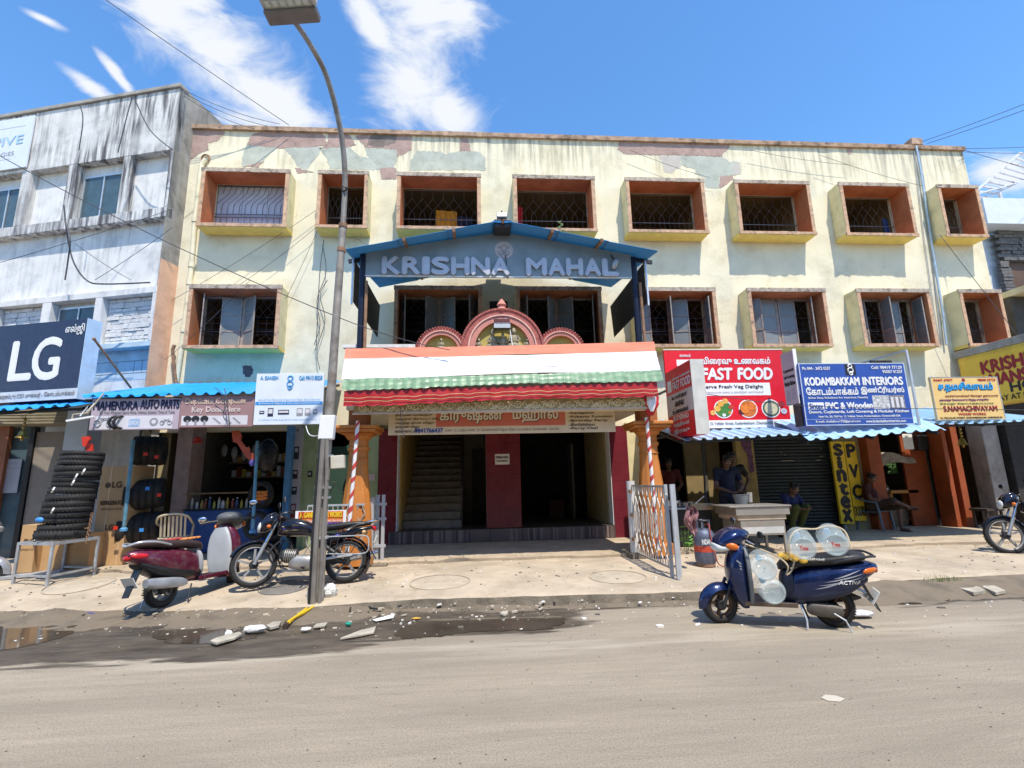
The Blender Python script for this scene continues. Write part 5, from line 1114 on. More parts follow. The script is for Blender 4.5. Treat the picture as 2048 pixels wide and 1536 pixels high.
ki.text('KODAMBAKKAM', .04, .235, .545, .36, inkwhite, bold=.009); ki.text('INTERIORS', .58, .235, .955, .36, inkwhite, bold=.009); ki.text('கோடம்பாக்கம்', .04, .395, .52, .515, inkwhite, bold=.005); ki.text('இண்டீரியர்ஸ்', .55, .395, .955, .515, inkwhite, bold=.005)
ki.text('(One Stop Solutions for Interiors Needs)', .05, .545, .60, .585, inkwhite, bold=.001); ki.rect(.04, .635, .185, .745, inkwhite, 'brand_patch'); ki.text('Sintex', .05, .65, .175, .735, M('royal_blue_flex'), bold=.003, z=.006); ki.text('PVC & Wooden', .20, .64, .635, .735, inkwhite, bold=.008); ki.text('Doors, Cupboards, Loft Covering & Modular Kitchen', .04, .765, .965, .82, inkwhite, bold=.003); ki.text('New No. 20, Old No. 15, Vellalar Street, Kodambakkam, Chennai-600 024.', .12, .845, .88, .88, inkwhite, bold=.001); ki.text('E-mail: chellaforu172@gmail.com', .09, .92, .50, .965, inkwhite, bold=.001); ki.text('www.kodambakkaminteriors.com', .55, .92, .92, .965, inkwhite, bold=.001)
ki.rect(.645, .53, .80, .75, M('photo_grey', (.50, .50, .50), .6, var=.5, sc_=22, bump=0), 'room_picture'); ki.rect(.805, .53, .945, .75, M('photo_dark', (.22, .21, .20), .6, var=.7, sc_=18, bump=0), 'wardrobe_picture')
for k in range(3): ki.rect(.815 + .045 * k, .56, .84 + .045 * k, .73, wsh, 'wardrobe_picture', z=.006)
fp = PY(1812, 700, 8.66); MB().bar((fp.x, 8.66, ki.O.z - .05), (fp.x, 8.66, fp.z), .035, .035, (0, 1, 0)).build('frame_post', alu, ki.root); MB().bar((fp.x, 8.66, fp.z), (fp.x - .45, 9.6, fp.z - .12), .03, .03).build('frame_brace', steelgrey, ki.root); MB().box(fp.x - .45, fp.x - .02, 9.0, 9.05, fp.z - .42, fp.z - .12).build('back_panel', darksh, ki.root)
MB().box(ki.O.x - .02, ki.O.x + .05, 8.68, 8.9, 2.42, 3.0).build('side_return', darksh, ki.root)
na = Sign('wood_works_board', 'pale orange Tamil wood works board with blue letters leaning above the end awning', (1857.6, 755.4), (1993.6, 752), (2011.9, 838.8), (1876, 841), 8.80, mat=M('pale_orange_board', (.78, .53, .20), .55, var=.05, bump=.02), th=.04)
na.text('ச.நமசிவாயம்', .10, .14, .90, .36, inkblue, bold=.008); na.text('ச.நமசிவாயம்', .095, .13, .895, .35, inkcyan, bold=.007, z=.010); na.text('S.NAMACHIVAYAM', .12, .68, .90, .80, mk, bold=.006); na.text('WOOD WORKS', .32, .84, .72, .89, inkred, bold=.002); na.text('94447 47077', .05, .05, .33, .10, inkred, bold=.001); na.text('98840 22723', .70, .05, .96, .10, inkred, bold=.001); na.text('மரச்சாமான்கள் செய்து தரப்படும்', .18, .42, .95, .48, mk, bold=.001); na.text('அனைத்து வேலைகளும் சிறந்த முறையில்', .08, .51, .80, .57, M('ink_purple', (.2, .02, .2), .6, bump=0), bold=.001); na.text('செய்து கொடுக்கப்படும்', .08, .60, .86, .65, M('ink_green', (.05, .25, .05), .6, bump=0), bold=.001); na.text('15, VELLALAR STREET, KODAMBAKKAM, CHENNAI-24', .05, .93, .95, .97, inkblack, bold=.001); na.disc(.49, .075, .035, mk, 'emblem')
for r_ in ((0, 0, 1, .015), (0, .985, 1, 1), (0, .015, .012, .985), (.988, .015, 1, .985)): na.rect(*r_, steelgrey, 'border', z=.004)
# ------------------------------------------------------------------ left shops
pinkp = M('pink_pillar', (.42, .30, .27), .85, var=.15, bump=.15, dirt=.5, dcol='#3f332c'); taupe = M('taupe_panel', (.26, .22, .18), .7, var=.1, bump=.03); bluep = M('blue_frame_paint', (.10, .28, .52), .6, var=.15, bump=.06, dirt=.2)
def lx(px, Y=10.8, py=980): return PY(px, py, Y).x
MB().box(lx(345), lx(376), 10.78, 11.3, .28, 3.1).build('pink_pillar', pinkp, bld, bevel=.01)
MB().box(lx(568, 10.85), lx(580, 10.85), 10.8, 11.0, .28, 2.8).build('blue_jamb', bluep, bld, bevel=.006)
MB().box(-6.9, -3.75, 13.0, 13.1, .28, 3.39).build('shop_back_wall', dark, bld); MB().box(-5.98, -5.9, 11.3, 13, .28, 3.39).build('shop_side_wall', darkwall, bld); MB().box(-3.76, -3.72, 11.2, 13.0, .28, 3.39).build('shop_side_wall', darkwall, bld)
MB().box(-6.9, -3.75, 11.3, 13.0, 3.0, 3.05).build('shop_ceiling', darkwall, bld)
ip = Sign('machine_panel', 'tall grey panel printed with meter machine pictures beside the green pilaster', (583, 855), (607, 855), (597, 1052), (572, 1052), 10.95, mat=plastergrey, th=.04)
ip.text('ஆட்டோ', .3, .07, .7, .10, inkgrey); ip.text('மீட்டர்', .3, .11, .7, .14, inkgrey); ip.disc(.5, .03, .03, M('ink_brown'), 'flame_mark', asp=.6)
for v, h_, c_ in ((.20, .13, inkblack), (.44, .09, inkblack), (.61, .08, inkblack), (.78, .14, M('machine_red', (.22, .02, .02), .5, bump=0))): ip.rect(.28, v, .72, v + h_, c_, 'machine_picture'); ip.rect(.38, v + .015, .64, v + h_ * .45, plastergrey, 'machine_picture', z=.005)
# shop counter with bottles
ct = thing('shop_counter', 'blue panelled shop counter with a glass shelf behind the maroon scooter', 'counter', (-5.0, 10.9, .28)); MB().box(-5.85, -4.3, 10.7, 11.3, .30, 1.10).build('front', M('counter_blue', (.035, .10, .32), .5, var=.1, bump=.03), ct, bevel=.01); MB().box(-5.86, -4.28, 10.68, 11.3, 1.105, 1.13).build('top', darkmetal, ct); MB().box(-5.86, -4.28, 10.72, 10.76, 1.42, 1.45).build('shelf_rail', wood, ct)
rnd = random.Random(8)
bottle_m = [M('bottle_%d' % i, c, .4, var=.1, bump=0) for i, c in enumerate(((.55, .53, .48), (.7, .7, .68), (.5, .3, .06), (.30, .06, .03), (.05, .08, .2), (.6, .5, .1)))]
for k in range(17):
    x = -5.78 + k * .088 + rnd.uniform(-.015, .015); h = rnd.uniform(.15, .24); r = rnd.uniform(.026, .036); o = thing('oil_bottle', 'small oil bottle in the row on the blue shop counter', 'bottle', (x, 10.86, 1.131), 'oil bottles on the shop counter')
    MB().lathe([(r, 0), (r, h * .65), (r * .45, h * .8), (r * .45, h * .9)], (x, 10.86, 1.131), n=10).build('body', bottle_m[k % 6], o, smooth=40); MB().lathe([(r * .5, h * .9), (r * .5, h)], (x, 10.86, 1.131), n=8).build('cap', bottle_m[(k + 3) % 6], o)
for z in (1.75, 2.1): simple('shop_shelf', ('upper' if z > 2 else 'lower') + ' dark shelf full of spare parts at the back of the auto parts shop', 'shelf', MB().box(-5.85, -4.3, 12.4, 12.9, z, z + .03), wood)
rnd = random.Random(9)
for k in range(26):
    z = 1.78 if k % 2 else 2.13; x = -5.8 + (k // 2) * .115; h = rnd.uniform(.1, .26)
    simple('parts_box', 'small spare parts carton on the dim shelves of the auto parts shop', 'box', MB().box(x, x + .095, 12.45, 12.7, z, z + h), bottle_m[k % 6], group='cartons on the auto parts shelves')
for k in range(6):
    x = -5.6 + k * .22; simple('hanging_parts', 'clear bag of spare parts hanging inside the auto parts shop', 'bag', MB().ell((x, 11.6, 2.35 - .05 * (k % 3)), (.07, 0, 0), (0, .05, 0), (0, 0, .14), 8, 6), M('bag_grey', (.22, .22, .22), .4, var=.3), 50, group='bags hanging in the auto parts shop')
simple('red_helmet', 'bright red toy shaped helmet hanging at the auto parts shop lintel', 'helmet', MB().ell(PY(395, 879, 10.4), (.07, 0, 0), (0, .07, 0), (0, 0, .06)).lathe([(.10, 0), (.09, .03)], PY(395, 886, 10.4), n=14), M('bright_red', (.62, .04, .02), .4), 50)
# big red key cut-out hanging on a wire
k0 = PY(470, 868, 8.95); q = MB()
pts = [(464, 862), (478, 861), (483, 872), (481, 880), (492, 896), (497, 893), (500, 900), (497, 905), (503, 905), (508, 911), (509, 917), (503, 922), (492, 915), (474, 886), (466, 884), (464, 872)]
q.prism([PY(x, y, 8.95) for x, y in pts], (0, .03, 0)); tag(q.build('key_cutout', M('red_oxide', (.42, .07, .03), .6, var=.1), None), 'big red key shaped sign hanging in front of the auto parts shop', 'sign')
q = MB(); pts = [(163, 874), (180, 872), (181, 880), (176, 882), (178, 887), (184, 888), (185, 902), (172, 902), (171, 894), (165, 892)]; q.prism([PY(x, y, 8.75) for x, y in pts], (0, .03, 0)); tag(q.build('key_cutout', M('bright_red'), None), 'orange red cut-out sign standing above the tyre stack', 'sign')
# leaning blue posts of the shop front
def post(label, a, b, Y, r=.03, mat=None):
    A, B = PY(*a, Y), PY(*b, Y); o = thing('blue_post', label, 'post', B); MB().tube([A, B], r, 8).build('tube', mat or M('blue_rusty_post', (.12, .30, .42), .6, .2, var=.2, dirt=.7, dcol='#5a4232', dsc=9), o, smooth=40); MB().lathe([(r * 1.9, 0), (r * 1.9, .04), (r * 1.1, .06)], (B.x, B.y, B.z), n=10).build('foot', M('blue_frame_paint'), o)
post('thin blue post standing behind the tyre rack', (267, 880), (247, 1062), 9.3); post('thin blue rusty post standing in the auto parts shop front', (515, 882), (505, 1066), 9.4)
# tyres
def tyre(mb, c, axis, R, r, tread=True, n=28):
    mb.torus(c, axis, R - r * .75, r * .8, n, 10, 1.15)
def tyre_thing(label, c, axis, R, r, group=None):
    mb = MB(); tyre(mb, c, axis, R, r); ax = V(axis).normalized(); u = ax.orthogonal().normalized(); w_ = ax.cross(u)
    for k in range(40):
        a = 2 * pi * k / 40; d = u * cos(a) + w_ * sin(a); e = ax.cross(d)
        for s in (-1, 1): mb.obox(V(c) + d * (R - .16 * r) + ax * r * .4 * s, d * r * .07, e * .008 + ax * .008 * s, ax * r * .40)
    return tag(mb.build('tyre', rubber, None, smooth=40), label, 'tyre', group)
rk0 = [PZ(25, 1172, .17), PZ(93, 1175, .17), PZ(187, 1152, .19)]; rk0.append(rk0[0] + rk0[2] - rk0[1]); TZ = .80
rk = thing('tyre_rack', 'open grey steel table frame carrying the stack of tyres', 'rack', (rk0[0] + rk0[2]) / 2)
for p in rk0: MB().bar((p.x, p.y, gz(p.x, p.y) - .002), (p.x, p.y, TZ), .035, .035, (0, 1, 0)).build('leg', steelgrey, rk)
for i in range(4):
    a, b = rk0[i], rk0[(i + 1) % 4]; MB().bar((a.x, a.y, TZ - .02), (b.x, b.y, TZ - .02), .035, .04).build('top_rail', steelgrey, rk); 
    if i != 3: MB().bar((a.x, a.y, .32), (b.x, b.y, .32), .025, .03).build('low_rail', steelgrey, rk)
cx, cy = (rk0[0].x + rk0[2].x) / 2, (rk0[0].y + rk0[2].y) / 2
for t in (.25, .5, .75): a, b = rk0[0].lerp(rk0[1], t), rk0[3].lerp(rk0[2], t); MB().bar((a.x, a.y, TZ), (b.x, b.y, TZ), .03, .02).build('slat', steelgrey, rk)
z = TZ + .012; rnd = random.Random(6); lean = 0
for k in range(15):
    r = (.075, .055, .05, .045, .042, .05, .052, .056, .05, .044, .044, .047, .04, .042, .038)[k]; R = .335 - .0035 * k + rnd.uniform(-.008, .008); z += r * .93; lean += .008 + (.015 if k in (4, 9) else 0)
    tl = rnd.uniform(-.04, .04); c = (cx + lean + rnd.uniform(-.012, .012), cy + .02 * sin(k), z)
    lab = 'widest grooved tyre at the bottom of the rack stack' if k == 0 else 'uppermost thin tyre of the rack stack below the orange cut-out' if k == 14 else 'black motorcycle tyre in the leaning stack on the rack'
    tyre_thing(lab, c, (tl * .5, tl, 1), R, r, None if k in (0, 14) else 'tyres stacked on the rack'); z += r * .93
wr = M('white_wrap', (.75, .75, .74), .6, bump=0)
for k, (px, py) in enumerate(((167, 943), (152, 953), (146, 965), (106, 980), (105, 1021))): simple('price_band', 'white paper band wrapped round a tyre of the rack stack', 'band', MB().tube([PY(px + 3, py - 5, 8.16), PY(px, py, 8.12), PY(px - 3, py + 5, 8.16)], .012, 5), wr, group='paper bands on the stacked tyres')
simple('blue_bag_scrap', 'scrap of blue plastic on the low side of the tyre stack', 'scrap', MB().ell(PY(79, 1040, 8.1), (.06, 0, 0), (0, .03, 0), (0, 0, .04)), M('blue_plastic', (.05, .25, .65), .4), 50)
# bundles of tyres lying on their sides in the shop front
for (pa, pb, pc, n, lab) in (((278, 905), (322, 900), 36, 4, 'upper bundle'), ((262, 992), (318, 985), 40, 5, 'middle bundle'), ((248, 1060), (312, 1052), 38, 5, 'lower bundle')):
    a, b = PY(*pa, 9.7), PY(*pb, 9.9)
    if n == 4: a.z = b.z = 2.25
    for k in range(n): tyre_thing('black tyre lying in the %s between the carton and pink pillar' % lab, a.lerp(b, k / (n - 1)), (1, .35, 0), .27, .085, 'tyres in the %s' % lab)
for k, (px, py, c_) in enumerate(((291, 908, 'bright_red'), (313, 914, 'bright_red'), (295, 977, 'blue_plastic'), (318, 990, 'bright_red'), (283, 1060, 'blue_plastic'), (231, 1056, 'bright_red'))):
    p = PY(px, py, 9.45 if k not in (5,) else 9.3); simple('tyre_tag', 'small %s tag stuck on the tyres by the pink pillar' % ('blue' if 'blue' in c_ else 'red'), 'tag', MB().obox(p, (.035, 0, 0), (0, .004, 0), (0, 0, .03)), MATS[c_], group='%s tags on the tyres' % ('blue' if 'blue' in c_ else 'red'))
for (px, py, Y, lab) in ((522, 990, 10.2, 'upright black tyre leaning on the blue post with orange rag inside'), (512, 1050, 10.0, 'smaller black tyre standing on the ground at the blue counter'), (548, 1052, 10.3, 'black tyre standing behind the motorcycle handlebar')): c = PY(px, py, Y); tyre_thing(lab, c, (.35, 1, 0), .27, .065)
simple('black_bundle', 'black plastic wrapped bundle hanging beside the blue jamb', 'bundle', MB().ell(PY(535, 912, 10.2), (.22, 0, 0), (0, .15, 0), (0, 0, .34), 12, 8), M('black_wrap', (.012, .012, .013), .3, var=.2, bump=.4, bsc=12), 50)
simple('orange_rag', 'orange and yellow rags bunched inside the upright tyre', 'rag', (lambda q: ([q.ell(PY(515 + 5 * (k % 4), 985 + 6 * (k // 4), 9.95), (.05, 0, .02), (0, .03, 0), (0, 0, .03), 6, 4) for k in range(12)], q)[1])(MB()), M('orange_rag', (.55, .17, .03), .7, var=.5, sc_=25), 50)
simple('purple_tag_cloth', 'blue violet cloth wrapped at the red key tip', 'cloth', MB().ell(PY(504, 926, 8.93), (.05, 0, 0), (0, .03, 0), (0, 0, .06), 8, 6), M('violet', (.08, .06, .28), .6), 50)
# cartons
card = M('cardboard', (.50, .31, .15), .85, var=.08, sc_=3, bump=.08); cardi = M('carton_ink', (.10, .06, .03), .8, bump=0)
def carton(label, px, Y, d, w_=None, h=None, rz=0, group=None):
    a = PY(px[0], px[3], Y); b = PY(px[2], px[3], Y); t_ = PY((px[0] + px[2]) / 2, px[1], Y); x0, x1, z1 = a.x, b.x, t_.z; z0 = gz(x0, Y) + .002
    S = Sign('carton', label, 0, 0, 0, 0, 0, mat=card, th=d, cat='carton', group=group, pts=[(x0, Y, z1), (x1, Y, z1), (x1, Y, z0), (x0, Y, z0)]); return S
c1 = carton('tall LG refrigerator carton standing behind the tyre rack', (181, 932, 246, 1110), 9.5, .6)
c1.disc(.26, .20, .05, cardi, 'logo'); c1.text('LG', .40, .165, .70, .225, cardi, bold=.006); c1.text('REFRIGERATOR', .1, .36, .85, .40, cardi, bold=.004); c1.text('LG', .35, .60, .6, .65, cardi, bold=.006); c1.rect(.30, 0, .335, 1, M('strap_tape', (.62, .45, .28), .5, bump=0), 'tape'); c1.rect(.80, 0, .83, 1, MATS['strap_tape'], 'tape'); c1.text('REFRIGERATEUR', .15, .43, .8, .455, cardi)
c2 = carton('low LG carton behind the left leg of the tyre rack', (34, 1050, 66, 1122), 9.0, .5); c2.disc(.35, .33, .03, cardi, 'logo'); c2.text('LG', .5, .30, .8, .36, cardi, bold=.003); c2.text('REFRIGERATOR', .1, .5, .9, .54, cardi)
c3 = carton('wide LG carton under the tyre rack', (68, 1062, 128, 1112), 9.15, .5); c3.text('LG', .5, .3, .65, .4, cardi, bold=.003)
c4 = carton('crushed brown carton beside the tall refrigerator carton', (129, 1066, 178, 1110), 9.2, .4); c4.text('LG', .1, .2, .3, .32, cardi)
# folding stool, chain, plank ramp under the rack
fs_ = thing('folding_stool', 'black folding stool under the tyre rack', 'stool', PZ(110, 1135, .2)); b0 = PZ(112, 1135, .2)
MB().box(b0.x - .16, b0.x + .2, b0.y - .12, b0.y + .14, .52, .545).build('seat', black, fs_, bevel=.005)
for s in (-1, 1): MB().bar((b0.x - .15 * s, b0.y - .1 * s, .19), (b0.x + .17 * s, b0.y - .1 * s, .52), .02, .02).build('leg', darkmetal, fs_); MB().bar((b0.x - .15 * s, b0.y + .12, .19), (b0.x + .17 * s, b0.y + .12, .52), .02, .02).build('leg', darkmetal, fs_)
simple('white_board', 'white painted board leaning behind the front leg of the tyre rack', 'board', MB().bar(PZ(62, 1140, .19), PY(70, 1072, 8.9), .02, .14), whitep)
simple('steel_ramp', 'flat grey steel ramp lying on the ground beside the tyre rack', 'ramp', MB().obox(PZ(15, 1152, .23), (.7, .25, .03), (-.1, .28, 0), (0, 0, .02)), steelgrey)
q = MB(); a, b = PY(184, 1028, 8.6), PY(172, 1085, 8.4)
for k in range(14): q.torus(a.lerp(b, k / 13), (1, 0, 0) if k % 2 else (0, 1, 0), .018, .005, 8, 4)
simple('rack_chain', 'rusty chain with padlock hanging from the tyre rack', 'chain', q, rust, 40)
# brand shop front at the far end
ls = thing('brand_shop_front', 'dim glazed shop front with posters under the dark navy sign', 'shop front', (-8.9, 11, .28))
MB().box(lx(112, 10.4), lx(158, 10.4), 10.4, 10.8, .28, 3.4).build('white_column', M('pale_blue_column', (.62, .68, .76), .7, var=.05, bump=.05), ls, bevel=.01)
MB().box(-10.2, -6.99, 11.72, 11.8, .28, 3.5).build('back_wall', M('dim_poster_wall', (.12, .11, .105), .6, var=.2, bump=.02), ls); MB().box(-14, -7, 10.86, 11.7, 3.35, 3.45).build('soffit', darkwall, ls); MB().box(-7.0, -6.93, 10.9, 11.7, .28, 3.4).build('side_wall', darkwall, ls)
MB().box(lx(56, 10.9), lx(112, 10.9), 10.9, 10.98, .28, 2.75).build('door_panel', taupe, ls); MB().box(lx(45, 10.9), lx(55, 10.9), 10.86, 10.98, .28, 2.85).build('door_frame', black, ls); MB().box(-9.9, lx(44, 10.9), 10.92, 10.95, .28, 2.85).build('glass', glasstint, ls); MB().box(lx(8, 10.9) - .3, lx(8, 10.9), 10.80, 10.9, .28, 2.9).build('orange_post', M('orange_brown', (.30, .11, .05), .7), ls)
MB().box(-9.9, -8.3, 10.7, 11.0, 2.87, 3.2).build('shutter_box', M('beige_metal', (.30, .26, .18), .6), ls)
for k in range(5): MB().box(-9.9, -8.3, 10.68, 10.70, 2.9 + k * .06, 2.94 + k * .06).build('shutter_rib', M('beige_metal'), ls)
po = Sign('shop_poster', 'grey printed poster on the shop glass under the navy sign', (6, 918), (42, 918), (36, 986), (0, 986), 10.88, mat=M('poster_grey', (.36, .36, .39), .6, bump=0), th=.004, bevel=0, cat='poster'); po.text('தொடர்புக்கு', .1, .1, .8, .18, inkgrey); po.text('சேவை நேரம்', .1, .24, .9, .3, inkgrey)
ad = Sign('dark_advert', 'dim dark LG advert panel behind the tall carton', (150, 858), (262, 858), (255, 950), (142, 950), 11.6, mat=M('advert_dark', (.06, .05, .048), .5, bump=0), th=.02); ad.disc(.12, .1, .18, M('advert_red', (.10, .01, .02), .5, bump=0), 'logo_disc'); ad.text('LG', .45, .02, .75, .2, M('advert_grey', (.10, .09, .09), .5, bump=0), bold=.01); ad.text('THE EXPERTS', .3, .5, .9, .62, MATS['advert_grey'], bold=.004)
# hanging bells
def bell(label, p):
    o = thing('hanging_bell', label, 'ornament', p); br = M('brass', (.42, .27, .06), .35, .7, var=.2, bump=.1); p = V(p)
    MB().tube([p + V((0, 0, .45)), p + V((0, 0, .13))], .006, 6).build('cord', M('tan_cord', (.45, .36, .15), .8), o); MB().lathe([(.10, 0), (.085, .02), (.06, .05), (.05, .1), (.02, .14)], p, n=14).build('bell', br, o, smooth=40); MB().ell(p - V((0, 0, .02)), (.02, 0, 0), (0, .02, 0), (0, 0, .03), 8, 5).build('clapper', br, o)
    for k in range(3): MB().ell(p + V((0, 0, .18 + .07 * k)), (.025, 0, 0), (0, .025, 0), (0, 0, .03), 8, 5).build('bead', br, o)
bell('small brass bell hanging from the awning under the navy sign', PY(44, 876, 9.2)); bell('small brass bell hanging beside the orange workshop pillar', PY(1926, 890, 9.4))
q = thing('lamp_bracket', 'slim tube lamp on a bent bracket tied to the awning corner', 'lamp', PY(160, 840, 8.5)); MB().bar(PY(134, 842, 8.45), PY(188, 833, 8.45), .05, .03).build('tube_lamp', whitep, q); MB().tube([PY(144, 838, 8.45), PY(146, 829, 8.45), PY(175, 826, 8.5), PY(208, 786, 8.6)], .014, 6).build('bracket', M('tan_rod', (.42, .36, .26), .6), q); MB().tube([PY(160, 832, 8.46), PY(176, 812, 8.5), PY(172, 824, 8.5), PY(190, 806, 8.55)], .01, 6).build('loose_wire', inkwhite, q)
pp = thing('brace_pole', 'thin dark pole propped against the side of the navy sign', 'pole', PY(262, 776, 9.6)); MB().tube([PY(188, 678, 8.7), PY(262, 776, 9.6)], .02, 6).build('rod', rust, pp); MB().ell(PY(188, 678, 8.7), (.03, 0, 0), (0, .03, 0), (0, 0, .03), 8, 5).build('end_knob', rust, pp)
# plastic chair in front of pink pillar
def chair(name, label, loc, rz, mat):
    o = thing(name, label, 'chair', loc, local=True, rz=rz)
    MB().grid(lambda u, v: ((u - .5) * .42, -.2 + .42 * v, .43 - .02 * sin(pi * v) + .0), 6, 6, (0, 0, -.02)).build('seat', mat, o, smooth=50)
    for k in range(7): x = -.18 + .06 * k; MB().grid(lambda u, v, x=x: (x + (u - .5) * .03, .20 + .10 * v + .03 * (1 - (x / .2) ** 2), .44 + .36 * v), 1, 6, (0, .01, 0)).build('back_slat', mat, o)
    pts = catmull([(-.25, -.18, .62), (-.26, .0, .64), (-.26, .2, .70), (-.2, .33, .80), (0, .36, .84), (.2, .33, .80), (.26, .2, .70), (.26, 0, .64), (.25, -.18, .62)], 5); MB().tube(pts, .02, 6).build('arm_rail', mat, o, smooth=50)
    for sx in (-1, 1):
        MB().tube([(.25 * sx, -.18, .62), (.23 * sx, -.20, .42), (.25 * sx, -.24, 0)], [.02, .025, .02], 6).build('leg', mat, o, smooth=50); MB().tube([(.2 * sx, .2, .43), (.24 * sx, .30, 0)], [.025, .02], 6).build('leg', mat, o, smooth=50)
    return o
p = V((PY(352, 1050, 9.75).x, 9.75, 0)); chair('plastic_chair', 'cream plastic armchair in front of the pink pillar', (p.x, p.y, gz(p.x, p.y)), radians(200), M('cream_plastic', (.52, .45, .33), .5, var=.08, bump=.02))

# ------------------------------------------------------------------ street lamp
sl_ = thing('street_lamp', 'tall curved steel street lamp post with cables and junction boxes at the kerb', 'street lamp', (-2.02, 6.92, 0)); polem = M('lamp_pole', (.30, .27, .235), .65, .35, var=.25, sc_=6, bump=.15, dirt=.65, dcol='#5e4630', dsc=5)
pts = [V((-2.03, 6.92, -.02)), PY(648, 960, 6.92), PY(664, 760, 6.92), PY(678, 560, 6.92), PY(686, 452, 6.92)]
top = catmull([PY(686, 452, 6.92), PY(690, 350, 6.85), PY(680, 255, 6.62), PY(654, 155, 6.25), PY(622, 92, 5.9), PY(590, 44, 5.5)], 5)
MB().tube(pts, [.075, .068, .06, .055, .052], 14).build('lower_pole', polem, sl_, smooth=50); MB().tube(top, [.042 - .008 * i / (len(top) - 1) for i in range(len(top))], 12).build('curved_arm', polem, sl_, smooth=50)
for py_, px_ in ((452, 686), (500, 683)): c = PY(px_, py_, 6.92); MB().tube([c - V((0, 0, .03)), c + V((0, 0, .03))], .062, 14).build('pole_collar', rust, sl_, smooth=40)
h0 = PY(588, 40, 5.45); fw_ = V((-.12, -.95, .18)).normalized(); rt_ = fw_.cross(V((0, 0, 1))).normalized(); up_ = rt_.cross(fw_)
MB().obox(h0 + fw_ * .05 + up_ * .02, rt_ * .33, fw_ * .09, up_ * .055).build('lamp_housing', M('lamp_brown', (.20, .17, .15), .6, .3, var=.1), sl_, bevel=.02); MB().obox(h0 + fw_ * .33 + up_ * .045, rt_ * .33, fw_ * .26, up_ * .03).build('lamp_head', steelgrey, sl_, bevel=.012)
MB().obox(h0 + fw_ * .34 + up_ * .012, rt_ * .29, fw_ * .21, up_ * .004).build('lamp_lens', M('lens_grey', (.42, .47, .46), .3, var=.15, sc_=20, bump=.1), sl_)
for i in range(6):
    for j in range(3): MB().obox(h0 + fw_ * (.20 + .13 * j) + rt_ * (-.24 + .096 * i) + up_ * .004, rt_ * .03, fw_ * .035, up_ * .004).build('led_cell', M('led_cell', (.55, .58, .55), .3, bump=0), sl_)
MB().obox(h0 + fw_ * .25 + rt_ * -.35 + up_ * .03, rt_ * .02, fw_ * .08, up_ * .05).build('side_cap', M('pale_cap', (.5, .5, .46), .5), sl_)
a, b = PY(655, 855, 6.78), 0; MB().obox(a, (.095, 0, 0), (0, .06, 0), (.01, 0, .16)).build('junction_box', whitep, sl_, bevel=.012); MB().obox(PY(676, 924, 6.85), (.085, 0, .005), (0, .05, 0), (-.005, 0, .085)).build('junction_box', M('cream_metal2', (.60, .55, .46), .6), sl_, bevel=.008)
cab = M('cable_black', (.02, .02, .022), .5, bump=0)
for k, dx in enumerate((-.07, -.03, .05)): MB().tube([PY(652, 878, 6.8) + V((dx * .6, -.06, 0)), PY(648, 960, 6.82) + V((dx, -.05, 0)), PY(641, 1060, 6.84) + V((dx, -.055, 0)), V((-2.03 + dx, 6.83, .0))], .026 if k != 1 else .035, 8).build('cable', cab if k == 0 else M('conduit_grey', (.22, .20, .18), .6, bump=.1, dirt=.5), sl_, smooth=40)
for py_, px_ in ((912, 651), (975, 646), (995, 645), (1075, 640)): c = PY(px_, py_, 6.9); MB().tube([c - V((0, 0, .015)), c + V((0, 0, .015))], .11, 12).build('cable_strap', steelgrey, sl_, smooth=40)
MB().tube([PY(660, 985, 6.8), PY(672, 965, 6.75), PY(655, 960, 6.75), PY(688, 985, 6.75)], .006, 5).build('loose_wire', cab, sl_)
MB().tube([PY(690, 390, 6.85), PY(683, 372, 6.85), PY(697, 377, 6.84), PY(684, 383, 6.84)], .012, 6).build('loose_wire', cab, sl_)
# ------------------------------------------------------------------ gates
gm = M('gate_steel', (.45, .42, .385), .55, .3, var=.15, sc_=8, bump=.1, dirt=.6, dcol='#6d4a34', dsc=9); gpost = M('gate_post_grey', (.46, .48, .50), .6, .2, var=.1, bump=.06, dirt=.25, dcol='#6a4a38')
gt_ = thing('folding_gate', 'grey folding steel gate opened towards the street beside the gas cylinder', 'gate', (2.72, 8.0, .2)); Ya, Yb_ = 8.72, 7.15; zt_, zb_ = 1.42, .30
def gate_bars(o, A, B, z0, z1, n, name='bar'):
    A, B = V(A), V(B)
    for k in range(n + 1):
        t_ = k / n; p = A.lerp(B, t_); d = (B - A).normalized() * ((B - A).length / n * .48) * (1 if k % 2 else -1); pts = []
        for f_, s in ((0, 0), (.08, .0), (.15, 1), (.22, 0), (.29, -1), (.36, -.2), (.62, -.2), (.70, -1), (.78, 0), (.85, 1), (.93, 0), (1, 0)): q_ = p + d * s; pts.append((q_.x, q_.y, z0 + (z1 - z0) * f_))
        MB().tube(pts, .011, 5).build(name, gm, o)
gate_bars(gt_, (2.72, Ya, 0), (2.72, Yb_, 0), zb_, zt_, 15)
for z in (zb_, zt_): MB().bar((2.72, Ya, z), (2.72, Yb_, z), .02, .03).build('rail', gm, gt_)
for y, x, z0 in ((Yb_, 2.72, .17), (Yb_ - .12, 2.76, .17), (Yb_ + .06, 2.86, .17)): MB().bar((x, y, z0), (x, y, zt_ + .03), .045, .04, (0, 1, 0)).build('stile', gpost, gt_)
MB().tube([(2.72, Ya + .07, .2), (2.72, Ya + .07, 1.5)], .075, 14).build('hinge_post', M('pale_post', (.62, .62, .60), .5, .1, var=.06), gt_, smooth=40)
for k in range(3): MB().box(2.66, 2.70, Ya - .06, Ya + .02, .5 + .4 * k, .55 + .4 * k).build('hinge', rust, gt_)
MB().box(2.6, 2.85, Ya - .12, Ya + .2, .15, .30).build('post_footing', kerbm, gt_, bevel=.02)
